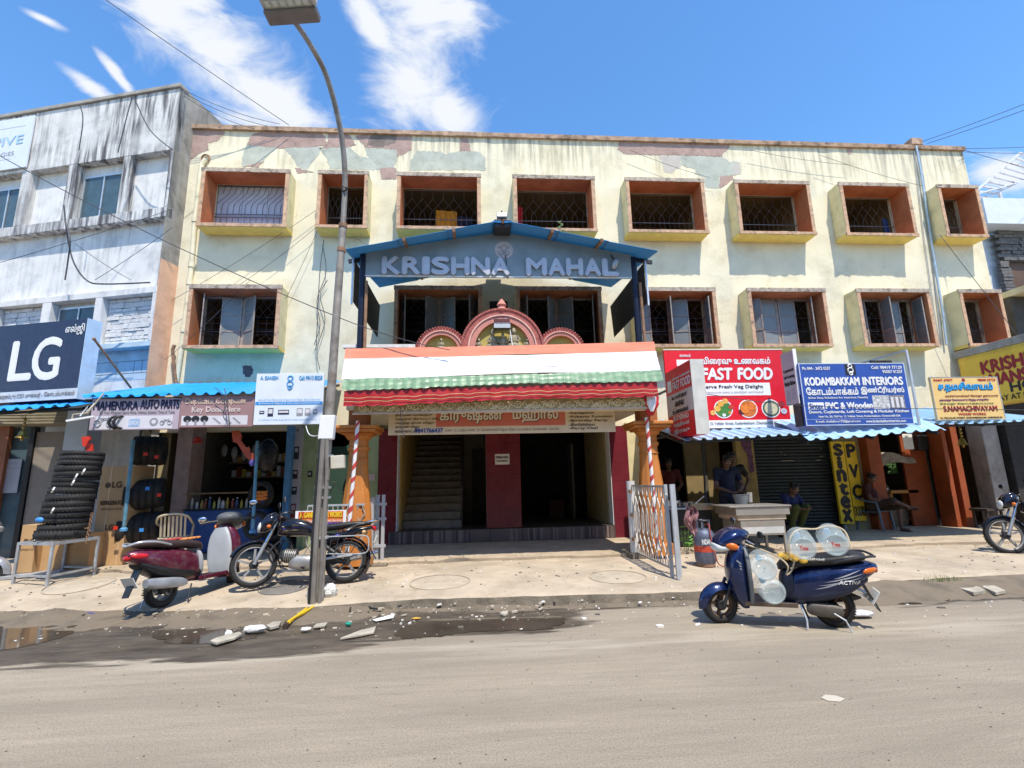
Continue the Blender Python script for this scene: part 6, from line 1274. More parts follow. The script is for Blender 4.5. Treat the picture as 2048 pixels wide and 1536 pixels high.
g2 = thing('folded_gate', 'grey steel gate folded against its posts behind the motorcycle', 'gate', (-1.75, 8.65, .2))
for (px, pyb, w_) in ((737, 1132, .13), (752, 1128, .07), (764, 1128, .055)): p = PZ(px, pyb, .2); MB().bar((p.x, p.y, .16), (p.x, p.y, 1.32 + .04 * (px > 745)), w_, w_ * .7, (0, 1, 0)).build('post', gpost, g2)
for z in (.5, .95, 1.2): p = PZ(752, 1128, .2); MB().bar((p.x - .09, p.y - .03, z), (p.x + .16, p.y - .03, z), .03, .05).build('hinge_bar', gpost, g2)
gate_bars(g2, (-2.75, 8.58, 0), (-1.87, 8.6, 0), .3, 1.22, 11); 
for z in (.3, 1.22): MB().bar((-2.75, 8.59, z), (-1.84, 8.6, z), .02, .03).build('rail', gpost, g2)
p = PZ(752, 1132, .2); MB().obox((p.x, p.y, .2), (.2, 0, 0), (0, .14, 0), (0, 0, .05)).build('post_footing', kerbm, g2, bevel=.02)
bn = Sign('meter_works_banner', 'small red and blue meter works banner tied to the folded gate', (590, 1022), (692, 1020), (692, 1060), (590, 1060), 8.50, mat=inkwhite, th=.006, bevel=0, cat='banner')
bn.rect(.06, .05, .94, .42, M('banner_red', (.62, .05, .02), .5, bump=0), 'red_band'); bn.text('A. GANESH METER WORKS', .09, .08, .92, .36, inkyellow, bold=.006, z=.005); bn.rect(.06, .42, .94, .62, M('banner_orange', (.75, .22, .04), .5, bump=0), 'orange_band'); bn.text('Auto Taxi Meter Sales Service', .08, .46, .92, .58, inkwhite, z=.005); bn.rect(.06, .62, .94, .85, M('banner_blue', (.05, .03, .30), .5, bump=0), 'blue_band'); bn.text('Standard Super Authorised Service Centre', .08, .67, .92, .80, inkwhite, z=.005, bold=.001)
# gas cylinder, hose
p = PZ(1413, 1133, .19); p.z = gz(p.x, p.y); cy_ = thing('gas_cylinder', 'worn blue and red gas cylinder beside the folding gate', 'gas cylinder', p); gcm = M('cylinder_blue', (.12, .14, .20), .5, .3, var=.2, bump=.08, dirt=.7, dcol='#4a3a30', dsc=7)
MB().lathe([(.13, 0), (.135, .04), (.155, .08), (.16, .14), (.16, .42), (.15, .49), (.11, .54), (.05, .565)], p, n=24).build('body', gcm, cy_, smooth=50); MB().lathe([(.1615, .22), (.1615, .31)], p, n=24, cap=False).build('red_band', M('cylinder_red', (.50, .07, .035), .5, var=.15, bump=.05), cy_, smooth=50); MB().lathe([(.132, 0), (.137, .005), (.137, .07), (.132, .075)], p, n=24).build('foot_ring', rust, cy_, smooth=40)
MB().torus(p + V((0, 0, .68)), (0, 0, 1), .10, .012, 20, 6).build('collar', darkmetal, cy_, smooth=40); MB().tube([p + V((0, 0, .55)), p + V((0, 0, .63))], .03, 10).build('valve', darkmetal, cy_)
for a in (0, 2.1, 4.2): MB().bar(p + V((.10 * cos(a), .10 * sin(a), .53)), p + V((.10 * cos(a), .10 * sin(a), .68)), .03, .008).build('collar_stay', gcm, cy_)
MB().tube(catmull([p + V((.02, 0, .6)), p + V((.05, -.1, .62)), p + V((.03, -.17, .45)), p + V((.07, -.175, .2)), p + V((.16, -.15, .02)), p + V((.5, -.05, .015))], 5), .009, 6).build('hose', M('hose_red', (.35, .05, .03), .5), cy_, smooth=40)
S_ = Sign('x', '', 0, 0, 0, 0, 0, root=cy_, pts=[p + V((-.11, -.163, .42)), p + V((.06, -.163, .42)), p + V((.06, -.163, .33)), p + V((-.11, -.163, .33))]); S_.text('INDANE', 0, .1, 1, .9, inkwhite, bold=.002)
# ------------------------------------------------------------------ two-wheelers (local: x forward, y left, z up, rear contact at origin)
def sect(S, axis='x', n=18, ex=2.6, k=5):
    """S rows: (pos, centre, half-width(y), half-height); smooth loft with superelliptic rings"""
    P4 = catmull_rows(S, k); rings = []
    for (p, c, hw, hh) in P4:
        r = []
        for i in range(n):
            a = 2 * pi * i / n; cs, sn = cos(a), sin(a); y = hw * math.copysign(abs(cs) ** (2 / ex), cs); z = hh * math.copysign(abs(sn) ** (2 / ex), sn)
            r.append((p, y, c + z) if axis == 'x' else (c + z, y, p))
        rings.append(r)
    return rings
def catmull_rows(S, k):
    out = []
    for i in range(len(S) - 1):
        a, b, c, d = S[max(i - 1, 0)], S[i], S[i + 1], S[min(i + 2, len(S) - 1)]
        for j in range(k):
            t = j / k; out.append(tuple(.5 * (2 * B + (C_ - A) * t + (2 * A - 5 * B + 4 * C_ - D_) * t * t + (3 * B - A - 3 * C_ + D_) * t ** 3) for A, B, C_, D_ in zip(a, b, c, d)))
    out.append(tuple(S[-1])); return [(q[0], q[1], max(q[2], .004), max(q[3], .004)) for q in out]
def surf_y(S, x, z, ex=2.6):
    R_ = catmull_rows(S, 6); best = min(R_, key=lambda r: abs(r[0] - x)); t = min(abs((z - best[1]) / best[3]), .999); return best[2] * (1 - t ** ex) ** (1 / ex)
def decal(S, parent, pts, mat, name='decal', side=1, off=.004):
    """polygon (x,z) wrapped on the flank of a lofted panel"""
    tri = tessellate_polygon([[V((x, z, 0)) for x, z in pts]]); vs = [(x, side * (surf_y(S, x, z) + off), z) for x, z in pts]; MB().add(vs, [tuple(t) for t in tri]).build(name, mat, parent)
def decal_text(S, parent, s, x0, x1, z0, z1, mat, side=1, off=.005, shear=.2, bold=.002):
    mb = MB(); put_text(mb, s, V((0, 0, 0)), V((1, 0, 0)), V((0, 0, 1)), V((0, -1, 0)), 0, 0, abs(x1 - x0), z1 - z0, bold, shear)
    out = []
    for (a, b, c) in mb.v: x = x0 + (a if x1 > x0 else -a); z = z0 + c; out.append((x, side * (surf_y(S, x, z) + off - b), z))
    mb.v = out; mb.build('lettering', mat, parent)
def wheel(o, cx, cz, R, r, rimR, rim_mat, spokes=5, name='wheel', xf=None):
    w_ = MB(); w_.torus((cx, 0, cz), (0, 1, 0), R - r, r, 36, 10, 1.1)
    for k in range(44):
        a = 2 * pi * k / 44; d = V((cos(a), 0, sin(a))); e = V((-sin(a), 0, cos(a)))
        for s in (-1, 1): w_.obox(V((cx, .45 * r * s, cz)) + d * (R - .10 * r), d * r * .07, e * .007 + V((0, .01 * s, 0)), V((0, r * .4, 0)))
    t = w_.build(name, rubber, o, smooth=40, xf=xf)
    q = MB(); ri = R - 1.75 * r; q.lathe([(ri + .012, -.03), (ri, -.034), (ri - .012, -.02), (ri - .014, .02), (ri, .034), (ri + .012, .03)], (cx, 0, cz), (0, 1, 0), 32, False); q.build('rim', rim_mat, t, smooth=40, xf=xf)
    for k in range(spokes):
        a = 2 * pi * k / spokes + .3; MB().bar((cx, 0, cz), (cx + (ri - .01) * cos(a), 0, cz + (ri - .01) * sin(a)), .03, .035, (0, 1, 0)).build('spoke', rim_mat, t, xf=xf)
    MB().lathe([(.05, -.06), (.06, -.04), (.06, .04), (.05, .06)], (cx, 0, cz), (0, 1, 0), 16).build('hub', darkmetal, t, smooth=40, xf=xf)
    return t
def mirror(o, base, head, mat, glass, xf=None):
    m = MB().tube([base, V(base).lerp(V(head), .5) + V((0, 0, .01)), head], .006, 6).build('mirror_stem', mat, o, xf=xf); MB().ell(V(head) + V((.005, 0, .03)), (.018, 0, 0), (0, .06, 0), (0, 0, .042), 14, 8).build('mirror_shell', mat, m, smooth=60, xf=xf); MB().ell(V(head) + V((-.006, 0, .03)), (.012, 0, 0), (0, .054, 0), (0, 0, .037), 14, 8).build('mirror_glass', glass, m, smooth=60, xf=xf)
amber = M('amber_lens', (.70, .16, .02), .2, var=.1, bump=0); redlens = M('red_lens', (.50, .015, .02), .2, bump=0); lens = M('head_lens', (.62, .64, .62), .12, var=.1, bump=0); mglass = M('mirror_glass', (.80, .84, .88), .05, 1., var=0, bump=0); plate = M('number_plate', (.78, .77, .72), .5, var=.05, bump=0)
def scooter(label, body, under, inner, seatm, loc, rz, lean, rimm_, rusty=False, word='ACTIVA', style=0, steer=0.):
    o = thing('scooter', label, 'scooter', loc, local=True); o.rotation_euler = (lean, 0, rz); o.rotation_mode = 'XYZ'
    SX = Matrix.Translation((1.06, 0, 0)) @ Matrix.Rotation(radians(steer), 4, 'Z') @ Matrix.Translation((-1.06, 0, 0))
    wheel(o, 0, .215, .215, .046, .13, rimm_, 4 if style == 0 else 6, 'rear_wheel'); wheel(o, 1.235, .215, .215, .046, .13, rimm_, 4 if style == 0 else 6, 'front_wheel', SX)
    # rear body
    SB = [(.47, .40, .10, .13), (.40, .43, .15, .19), (.22, .475, .185, .205), (.0, .535, .195, .175), (-.2, .60, .175, .135), (-.36, .655, .125, .085), (-.46, .675, .06, .04)]
    rb_ = MB().loft(sect(SB, n=26)).build('rear_body', body, o, smooth=60)
    SU = [(.46, .36, .13, .08), (.2, .385, .185, .10), (-.1, .455, .18, .085), (-.34, .57, .11, .05)]; MB().loft(sect(SU)).build('lower_cover', under, rb_, smooth=60)  # cover enlarged so its dark colour imitates the ground reflected in the flank
    SS = [(.54, .655, .07, .03), (.46, .70, .125, .05), (.25, .735, .15, .055), (.02, .755, .155, .06), (-.18, .785, .15, .058), (-.33, .795, .10, .04), (-.36, .795, .05, .02)]; se = MB().loft(sect(SS)).build('seat', seatm, o, smooth=60)
    SC = [(.50, .36, .11, .12), (.47, .47, .12, .16), (.44, .56, .13, .12), (.40, .64, .13, .06)]; MB().loft(sect([(.53, .43, .09, .13), (.49, .45, .13, .19), (.42, .47, .14, .2)])).build('under_seat_panel', under if style == 0 else inner, o, smooth=60)
    # leg shield and apron
    SA = [(.20, .94, .13, .05), (.32, .975, .19, .10), (.52, 1.005, .215, .125), (.70, 1.005, .205, .115), (.83, .985, .165, .09), (.91, .97, .11, .06), (.94, .965, .06, .035)]
    ap = MB().loft(sect(SA, 'z', 24, 2.4)).build('front_apron', body, o, smooth=60)
    SI = [(.25, .875, .17, .03), (.4, .872, .205, .03), (.6, .878, .212, .03), (.78, .886, .17, .03), (.89, .90, .10, .03)]; MB().loft(sect(SI, 'z', 20, 4)).build('leg_shield', inner, o, smooth=60)
    MB().box(.42, .95, -.155, .155, .235, .285).build('floor_board', under, o, bevel=.018); MB().box(.40, .96, .152, .172, .24, .292).build('floor_trim', M('worn_trim', (.14, .10, .075), .6, .3, var=.3, bump=.1) if style == 0 else body, o, bevel=.008); MB().box(.40, .96, -.172, -.152, .24, .292).build('floor_trim', M('worn_trim', (.14, .10, .075), .6, .3, var=.3, bump=.1) if style == 0 else body, o, bevel=.008)
    # fender, fork, head
    fe = []; 
    for i in range(13):
        a = radians(-8 + 14 * i); R0 = .262 - .02 * cos(a) ** 2; hw = .085 * (sin(pi * (i + .8) / 13.6) ** .45); r = []
        for j in range(9): b = -1 + j / 4; r.append((1.235 + (R0 - .07 * b * b) * cos(a) * 1.12, hw * b * 1.08, .215 + (R0 - .07 * b * b) * sin(a)))
        fe.append(r)
    MB().loft(fe, cap=False, closed=False).build('front_fender', body, o, smooth=70, xf=SX)
    for s in (-1, 1): MB().tube([(1.235, s * .085, .215), (1.10, s * .075, .50)], .02, 8).build('fork_leg', darkmetal, o, smooth=40, xf=SX)
    SH = [(1.24, .915, .06, .03), (1.20, .935, .13, .065), (1.11, .97, .175, .10), (.99, 1.005, .17, .10), (.88, 1.02, .12, .065), (.82, 1.02, .06, .03)]
    hd = MB().loft(sect(SH, n=24)).build('headset_cowl', body if style == 0 else M('dark_grey_plastic', (.10, .105, .11), .5, var=.1, bump=.03), o, smooth=60, xf=SX)
    MB().loft(sect([(1.262, .895, .04, .015), (1.245, .885, .10, .045), (1.16, .89, .155, .05), (1.06, .915, .16, .035)])).build('head_lamp', lens, hd, smooth=60, xf=SX)
    for s in (-1, 1):
        MB().ell((1.11, s * .165, .915), (.07, s * -.03, .01), (0, .03, 0), (0, 0, .042), 12, 8).build('indicator', amber, hd, smooth=60, xf=SX)
        MB().tube([(.92, s * .12, .985), (.90, s * .24, .985), (.88, s * .36, .975)], [.013, .017, .017], 8).build('hand_grip', black, o, smooth=40, xf=SX); MB().tube([(.945, s * .2, .985), (.955, s * .30, .975), (.945, s * .36, .965)], .006, 5).build('brake_lever', alu if style == 0 else redlens, o, xf=SX)
    if style == 0: mirror(o, (.92, -.2, 1.0), (.82, -.30, 1.10), black, mglass, SX); mirror(o, (.92, .2, 1.0), (.84, .33, 1.03), black, black, SX)
    else: mirror(o, (.92, -.24, 1.0), (.90, -.33, 1.17), darkmetal, mglass, SX); mirror(o, (.92, .24, 1.0), (.9, .33, 1.0), darkmetal, mglass, SX)
    # tail
    MB().ell((-.44, 0, .655), (.035, 0, .01), (0, .07, 0), (0, 0, .04), 12, 8).build('tail_lamp', redlens, rb_, smooth=60)
    for s in (-1, 1):
        MB().ell((-.37, s * .105, .66), (.085, s * .045, -.01), (0, .022, 0), (.0, 0, .035), 12, 8).build('rear_indicator', amber if style == 0 else redlens, rb_, smooth=60)
        MB().tube(catmull([(.0, s * .15, .745), (-.2, s * .175, .80), (-.38, s * .14, .82), (-.45, s * .05, .80), (-.455, 0, .79)], 4), .014, 8).build('grab_rail', darkmetal if style == 0 else M('silver_paint', (.55, .56, .58), .35, .5, bump=0), o, smooth=40)
    MB().prism([(-.30, -.06, .5), (-.30, .06, .5), (-.44, .05, .20), (-.44, -.05, .20)], (-.012, 0, .004)).build('mud_flap', black, o); MB().obox((-.405, 0, .36), (.004, 0, 0), (0, .10, 0), (-.035, 0, .065)).build('number_plate', plate, o)
    MB().obox((1.055, 0, .63), (.004, 0, .0), (0, .085, 0), (-.02, 0, .05)).build('number_plate', plate, ap)
    # engine and silencer
    MB().loft(sect([(.30, .225, .04, .04), (.24, .23, .055, .075), (.05, .215, .055, .075), (-.05, .215, .045, .05)])).build('engine_case', M('engine_alloy', (.13, .115, .10), .55, .4, var=.25, bump=.15, dirt=.5, dcol='#4a3524'), o, smooth=60, xf=None)
    e_ = [c for c in o.children if c.name.startswith('engine_case')][-1]; e_.location = (0, .12, 0)
    sil = MB().loft(sect([(.22, .25, .03, .03), (.12, .27, .055, .06), (-.2, .31, .06, .065), (-.32, .33, .05, .05)])).build('silencer', M('silencer_cover', (.40, .42, .45), .45, .5, var=.2, bump=.06) if style else darkmetal, o, smooth=60); sil.location = (0, -.15, 0)
    if style == 0: MB().obox((-.30, -.13, .36), (.10, 0, .045), (0, .05, 0), (0, 0, .04)).build('silencer_end', chrome, o, bevel=.012)
    MB().tube([(.36, .1, .26), (.33, .18, .12), (.34, .22, .0)], .010, 6).build('side_stand', alu, o); MB().tube([(.05, .17, .2), (-.05, .2, .14), (-.10, .21, .02)], .008, 6).build('kick_lever', alu, o)
    MB().tube([(.30, -.15, .22), (.24, -.17, .05), (.22, -.19, .01)], .010, 6).build('main_stand', darkmetal, o)
    return o, SB, SA, rb_, ap
bluep_ = M('metallic_blue', (.007, .019, .085), .2, .45, var=.1, bump=.01, coat=.6, dirt=.25, dcol='#4a4a4a', dsc=5); dblue = M('dull_dark_blue', (.018, .024, .05), .5, .1, var=.15, bump=.03, dirt=.4, dcol='#3c342c'); seatb = M('black_seat', (.018, .018, .02), .5, var=.2, bump=.12, bsc=20); rustrim = M('rusty_rim', (.16, .10, .06), .7, .4, var=.3, bump=.2)
rc = PZ(1672, 1254, 0); fc = PZ(1440, 1242, 0); d_ = (fc - rc); rz_ = atan2(d_.y, d_.x); mid = (rc + fc) / 2; rc = mid - d_.normalized() * .556; rc.z = .002
sB, SBb, SAb, rbb, apb = scooter('dark blue scooter loaded with clear water jars parked on the road', bluep_, dblue, M('grey_shield', (.16, .17, .18), .5), seatb, rc, rz_, radians(-5), rustrim, steer=22)
sB.scale = (.9, .9, .9)
sil_ = M('decal_silver', (.45, .47, .52), .35, .3, bump=0)
for z0, x0, x1 in ((.50, .18, -.28), (.54, .12, -.30), (.58, .02, -.27), (.46, .22, -.10)):
    n = 7; up = [(x0 + (x1 - x0) * i / n, z0 + .10 * (i / n) ** 1.4 + .012 * sin(pi * i / n)) for i in range(n + 1)]; dn = [(x, z - .014 * sin(pi * i / n)) for i, (x, z) in enumerate(up)][::-1]; decal(SBb, rbb, up + dn[1:-1], sil_)
decal_text(SBb, rbb, 'ACTIVA', -.02, -.25, .525, .565, inkwhite, off=.012)
for k in range(3): SA2 = None; MB().bar((1.03 - .01 * k, .17 + .01 * k, .70 + .03 * k), (.965, .213 - .004 * k, .66 + .03 * k), .006, .012).build('decal', sil_, apb)
# water jars and load on the blue scooter
mj = bpy.data.materials.new('jar_plastic'); mj.use_nodes = True; b_ = mj.node_tree.nodes['Principled BSDF']; b_.inputs['Base Color'].default_value = (.70, .80, .80, 1); b_.inputs['Roughness'].default_value = .12; b_.inputs['Alpha'].default_value = .27; b_.inputs['Specular IOR Level'].default_value = .8
MW = sB.matrix_basis; 
from mathutils import Euler
MW = Matrix.Translation(rc) @ Euler((radians(-5), 0, rz_)).to_matrix().to_4x4() @ Matrix.Scale(.9, 4)
def jar(label, c, ax, roll=0, mark=True):
    c = MW @ V(c); ax = (MW.to_3x3() @ V(ax)).normalized(); o = thing('water_jar', label, 'water jar', c)
    prof = [(.001, .005), (.09, .0), (.12, .004), (.134, .02), (.137, .06), (.130, .075), (.137, .09), (.137, .16), (.130, .175), (.137, .19), (.137, .26), (.130, .275), (.137, .29), (.135, .33), (.11, .38), (.06, .42), (.032, .435), (.032, .47)]
    MB().lathe([(r * .92, .235 - z) for r, z in prof], c, ax, n=28).build('body', mj, o, smooth=50); MB().lathe([(.034, -.235), (.034, -.20)], c, ax, n=14).build('neck_ring', M('jar_blue', (.25, .45, .62), .4, bump=0), o)
    MB().torus(c + ax * .235, ax, .10, .011, 28, 8).build('base_ring', mj, o, smooth=50); MB().lathe([(.088, .222), (.06, .212), (.001, .208)], c, ax, n=24).build('base_dimple', mj, o, smooth=50)
    if mark:
        u = ax.orthogonal().normalized(); u = (V((RT.x, RT.y, 0))).normalized(); w_ = V((0, 0, 1)); mb = MB(); put_text(mb, 'Tma', c + ax * .240 - u * .045 - w_ * .018, u, w_, ax, 0, 0, .09, .04, .002); mb.build('red_mark', inkred, o)
    else: MB().ell(c + ax * .215, (.012, 0, 0), (0, .012, 0), (0, 0, .012), 8, 6).build('base_mark', M('pale_teal', (.3, .55, .58), .4, bump=0), o)
jar('upper of two clear water jars wedged behind the scooter leg shield', (.72, .04, .70), (0.05, 1, .0), mark=False); jar('lower of two clear water jars on the scooter floor board', (.68, .05, .442), (-.05, 1, 0), mark=False)
jar('clear water jar with red mark tied on the scooter seat next to the yellow bundle', (.28, .02, .955), (.10, 1, -.1)); jar('clear water jar with red mark tied over the scooter seat tail', (-.05, .0, .995), (.12, 1, -.1))
ro = M('rope_tan', (.52, .42, .28), .9, var=.2, bump=.2)
def wp(p): return MW @ V(p)
tag(MB().tube(catmull([wp(q) for q in ((.44, .15, .78), (.40, .1, 1.0), (.27, .0, 1.085), (.1, .0, 1.09), (-.05, -.02, 1.125), (-.18, .05, 1.08), (-.2, .15, .9))], 5), .009, 6).build('jar_rope', ro, None, smooth=40), 'tan rope tied over the jars on the scooter seat', 'rope')
tag(MB().tube(catmull([wp(q) for q in ((.9, .2, .95), (.7, .22, .88), (.55, .2, .80), (.48, .24, .72), (.5, .22, .62), (.44, .2, .66), (.40, .22, .78))], 5), .008, 6).build('loose_rope', ro, None, smooth=40), 'loose tan rope looping from the scooter handle to the seat', 'rope')
q = MB()
for k in range(9): q.ell(wp((.50 - .03 * k, .08 + .03 * sin(k * 2), .80 - .006 * k)), (.05, .02, .01), (-.01, .06, 0), (0, .01, .022 + .008 * (k % 3)), 8, 5)
tag(q.build('yellow_bundle', M('yellow_cloth', (.55, .33, .04), .6, var=.35, sc_=15), None, smooth=60), 'crumpled yellow cloth bundle on the front of the scooter seat', 'cloth')
q = MB()
for k in range(16): a = wp((.42 - .022 * k, .14 + .01 * sin(k), .775)); q.ell(a, (.012, 0, .006), (0, .012, 0), (0, 0, .008 + .006 * (k % 2)), 6, 4)
tag(q.build('torn_foam', M('foam_pale', (.62, .60, .52), .9, var=.2), None, smooth=60), 'torn pale foam showing along the scooter seat edge', 'foam')
# maroon scooter seen from behind
maroonp = M('maroon_paint', (.115, .012, .035), .25, .25, var=.15, bump=.02, coat=.5, dirt=.55, dcol='#7a6a66', dsc=14); greyin = M('pale_grey_plastic', (.42, .43, .44), .5, var=.1, bump=.03)
rc2 = PZ(322, 1204, .15); rc2.z = gz(rc2.x, rc2.y + .05) + .002
sM, SBm, SAm, rbm, apm = scooter('dusty maroon scooter with grey leg shield parked on the pavement', maroonp, black, greyin, M('red_black_seat', (.05, .03, .03), .5, var=.3, bump=.1), rc2, radians(69), radians(-6), M('grey_rim', (.30, .29, .27), .6, .4, var=.2, bump=.1), word='', style=1, steer=38)
def onscoot(M2, p): return M2 @ V(p)
MW2 = Matrix.Translation(rc2) @ Euler((radians(-6), 0, radians(69))).to_matrix().to_4x4()
for lab, c, cc in (('orange cloth lying on the front of the maroon scooter seat', (.38, -.02, .80), (.60, .22, .06)), ('red cloth lying on the middle of the maroon scooter seat', (.12, 0, .815), (.42, .05, .04))):
    q = MB()
    for k in range(5): q.ell(MW2 @ V((c[0] - .04 * k + .08, c[1] + .02 * sin(k * 2), c[2] - .006)), MW2.to_3x3() @ V((.05, 0, .01)), MW2.to_3x3() @ V((0, .09, 0)), (0, 0, .014), 8, 5)
    tag(q.build('seat_cloth', M('cloth_%.2f' % cc[0], cc, .8, var=.25), None, smooth=60), lab, 'cloth')

# motorcycle
def motorcycle(label, tank, loc, rz, lean, steer=0.):
    o = thing('motorcycle', label, 'motorcycle', loc, local=True); o.rotation_euler = (lean, 0, rz)
    SX = Matrix.Translation((1.06, 0, 0)) @ Matrix.Rotation(radians(steer), 4, 'Z') @ Matrix.Translation((-1.06, 0, 0))
    rimr = M('alloy_rim', (.34, .33, .32), .5, .5, var=.1, bump=.03); bk = M('gloss_black', (.010, .010, .014), .18, .1, var=.1, bump=0, coat=.5)
    wheel(o, 0, .30, .30, .044, .21, rimr, 5, 'rear_wheel'); fw = wheel(o, 1.245, .30, .30, .04, .22, rimr, 5, 'front_wheel', SX)
    def fender(cx, R, a0, a1, hw, name, xf=None):
        rg = []
        for i in range(15): a = radians(a0 + (a1 - a0) * i / 14); rg.append([(cx + (R - .035 * (b / 3.) ** 2) * cos(a), hw * b / 3., .30 + (R - .035 * (b / 3.) ** 2) * sin(a)) for b in range(-3, 4)])
        return MB().loft(rg, cap=False, closed=False).build(name, tank, o, smooth=70, xf=xf)
    fender(1.245, .335, 20, 165, .065, 'front_fender', SX); fender(0, .345, 40, 215, .075, 'rear_fender')
    for s in (-1, 1):
        MB().tube([(1.245, s * .085, .30), (1.13, s * .085, .58)], .026, 10).build('fork_lower', M('fork_silver', (.40, .40, .40), .4, .6, bump=0), o, smooth=40, xf=SX); MB().tube([(1.13, s * .085, .58), (1.01, s * .085, .88)], .018, 10).build('fork_tube', chrome, o, smooth=40, xf=SX)
        MB().tube([(.42, s * .10, .60), (.02, s * .115, .32)], .032, 8).build('shock_absorber', black, o, smooth=40); MB().tube([(.3, s * .07, .30), (0, s * .09, .30)], .018, 6).build('swing_arm', black, o)
    MB().tube(catmull([(.98, 0, .84), (.80, 0, .60), (.72, 0, .32), (.55, 0, .22), (.38, 0, .26)], 4), .022, 8).build('frame', black, o, smooth=40); MB().tube([(.98, 0, .84), (.5, 0, .66), (-.2, 0, .68)], .022, 8).build('frame_spine', black, o)
    ST = [(.97, .75, .05, .06), (.92, .775, .11, .10), (.78, .79, .145, .125), (.60, .77, .135, .11), (.48, .73, .10, .08), (.42, .71, .07, .06)]; tk = MB().loft(sect(ST, n=22)).build('fuel_tank', tank, o, smooth=60)
    MB().lathe([(.03, 0), (.03, .012), (.015, .018)], (.74, 0, .885), n=12).build('tank_cap', chrome, tk)
    gd = M('gold_decal', (.45, .36, .18), .4, .3, bump=0); vd = M('violet_decal', (.08, .06, .35), .4, bump=0)
    for k, m_ in enumerate((gd, vd, gd)):
        for s in (-1, 1): decal(ST, tk, [(.90 - .02 * k, .80 - .03 * k), (.72, .815 - .032 * k), (.66, .80 - .03 * k), (.72, .80 - .032 * k), (.88, .785 - .03 * k)], m_, side=s)
    SE = [(.50, .73, .07, .03), (.42, .755, .11, .045), (.2, .775, .125, .05), (-.05, .80, .125, .045), (-.26, .81, .09, .03), (-.32, .81, .05, .02)]; MB().loft(sect(SE)).build('seat', seatb, o, smooth=60)
    SP = [(.40, .58, .09, .07), (.28, .59, .115, .085), (.1, .64, .11, .06), (-.15, .71, .10, .045), (-.34, .75, .05, .025)]; sp = MB().loft(sect(SP)).build('side_panel', tank, o, smooth=60)
    for s in (-1, 1): decal(SP, sp, [(.36, .60), (.12, .67), (.10, .655), (.34, .575)], vd, side=s)
    SF = [(1.23, .80, .05, .05), (1.19, .83, .11, .10), (1.10, .87, .135, .12), (1.02, .90, .11, .09), (.97, .91, .06, .05)]; ff_ = MB().loft(sect(SF)).build('head_fairing', tank, o, smooth=60, xf=SX); MB().ell((1.225, 0, .80), (.03, 0, .008), (0, .08, 0), (-.01, 0, .075), 16, 8).build('head_lamp', lens, ff_, smooth=60, xf=SX)
    MB().loft(sect([(1.19, .90, .05, .02), (1.13, .955, .10, .03), (1.04, 1.0, .09, .012)])).build('visor', M('smoke_visor', (.02, .025, .05), .08, bump=0), ff_, smooth=60, xf=SX)
    for s in (-1, 1):
        MB().tube([(1.0, 0, .93), (.97, s * .12, .97), (.92, s * .3, .985), (.84, s * .39, .97)], [.013, .012, .012, .012], 8).build('handlebar', chrome, o, smooth=40, xf=SX); MB().tube([(.90, s * .31, .985), (.84, s * .40, .965)], .019, 8).build('hand_grip', black, o, xf=SX); MB().tube([(.955, s * .24, .985), (.93, s * .38, .97)], .006, 5).build('lever', alu, o, xf=SX); mirror(o, (.95, s * .24, .99), (.97, s * .33, 1.13), black, mglass, SX)
        MB().ell((1.12, s * .17, .80), (.03, 0, 0), (0, .035, 0), (0, 0, .028), 10, 6).build('indicator', amber, o, smooth=60, xf=SX); MB().ell((-.24, s * .13, .68), (.03, 0, 0), (0, .035, 0), (0, 0, .028), 10, 6).build('indicator', M('pale_amber', (.6, .4, .2), .2, bump=0), o, smooth=60)
    # engine
    en = MB().loft(sect([(.78, .30, .06, .06), (.70, .31, .10, .10), (.52, .30, .12, .11), (.38, .30, .10, .09), (.30, .31, .05, .05)])).build('crankcase', M('engine_silver', (.38, .37, .35), .45, .6, var=.25, bump=.1), o, smooth=60); MB().loft(sect([(.90, .40, .03, .03), (.86, .40, .085, .085), (.68, .38, .085, .085)])).build('cylinder', M('engine_dark', (.06, .06, .06), .6, .4), en, smooth=60)
    for k in range(6): MB().lathe([(.10, 0), (.10, .008)], (.70 + .026 * k, 0, .385 + .003 * k), (1, 0, .1), 14).build('cooling_fin', MATS['engine_silver'], en)
    MB().tube(catmull([(.86, -.05, .38), (.92, -.09, .28), (.80, -.12, .20), (.4, -.15, .22), (.1, -.17, .30)], 5), .022, 8).build('exhaust_pipe', chrome, o, smooth=40); MB().tube([(.12, -.17, .29), (-.02, -.175, .33), (-.42, -.18, .40)], [.03, .045, .045], 12).build('silencer', chrome, o, smooth=40)
    for s in (-1, 1): MB().tube([(.56, 0, .22), (.56, s * .24, .235)], .014, 6).build('foot_peg', black, o); MB().tube(catmull([(.90, s * .06, .62), (.98, s * .20, .50), (1.0, s * .22, .38), (.92, s * .16, .28), (.80, s * .08, .26)], 4), .013, 8).build('crash_guard', black, o, smooth=40)
    MB().tube([(.35, .05, .26), (.30, .14, .12), (.33, .20, -.03)], .011, 6).build('side_stand', alu, o); MB().box(.0, .40, .10, .125, .26, .345).build('chain_case', black, o, bevel=.012)
    # saree guard, grab rail, lamps, plate
    for k in range(5): MB().tube([(.20 - .10 * k, .165, .62 - .0 * k), (.22 - .075 * k, .17, .40)], .006, 5).build('saree_guard_bar', darkmetal, o)
    MB().tube(catmull([(.27, .15, .63), (-.02, .165, .63), (-.28, .165, .62), (-.32, .17, .5), (-.28, .17, .39), (-.0, .165, .385), (.25, .16, .40)], 4), .009, 6).build('saree_guard_rim', steelgrey, o, smooth=40); MB().tube([(.3, .16, .33), (.0, .2, .36), (-.1, .2, .37)], .016, 6).build('foot_rest', alu, o)
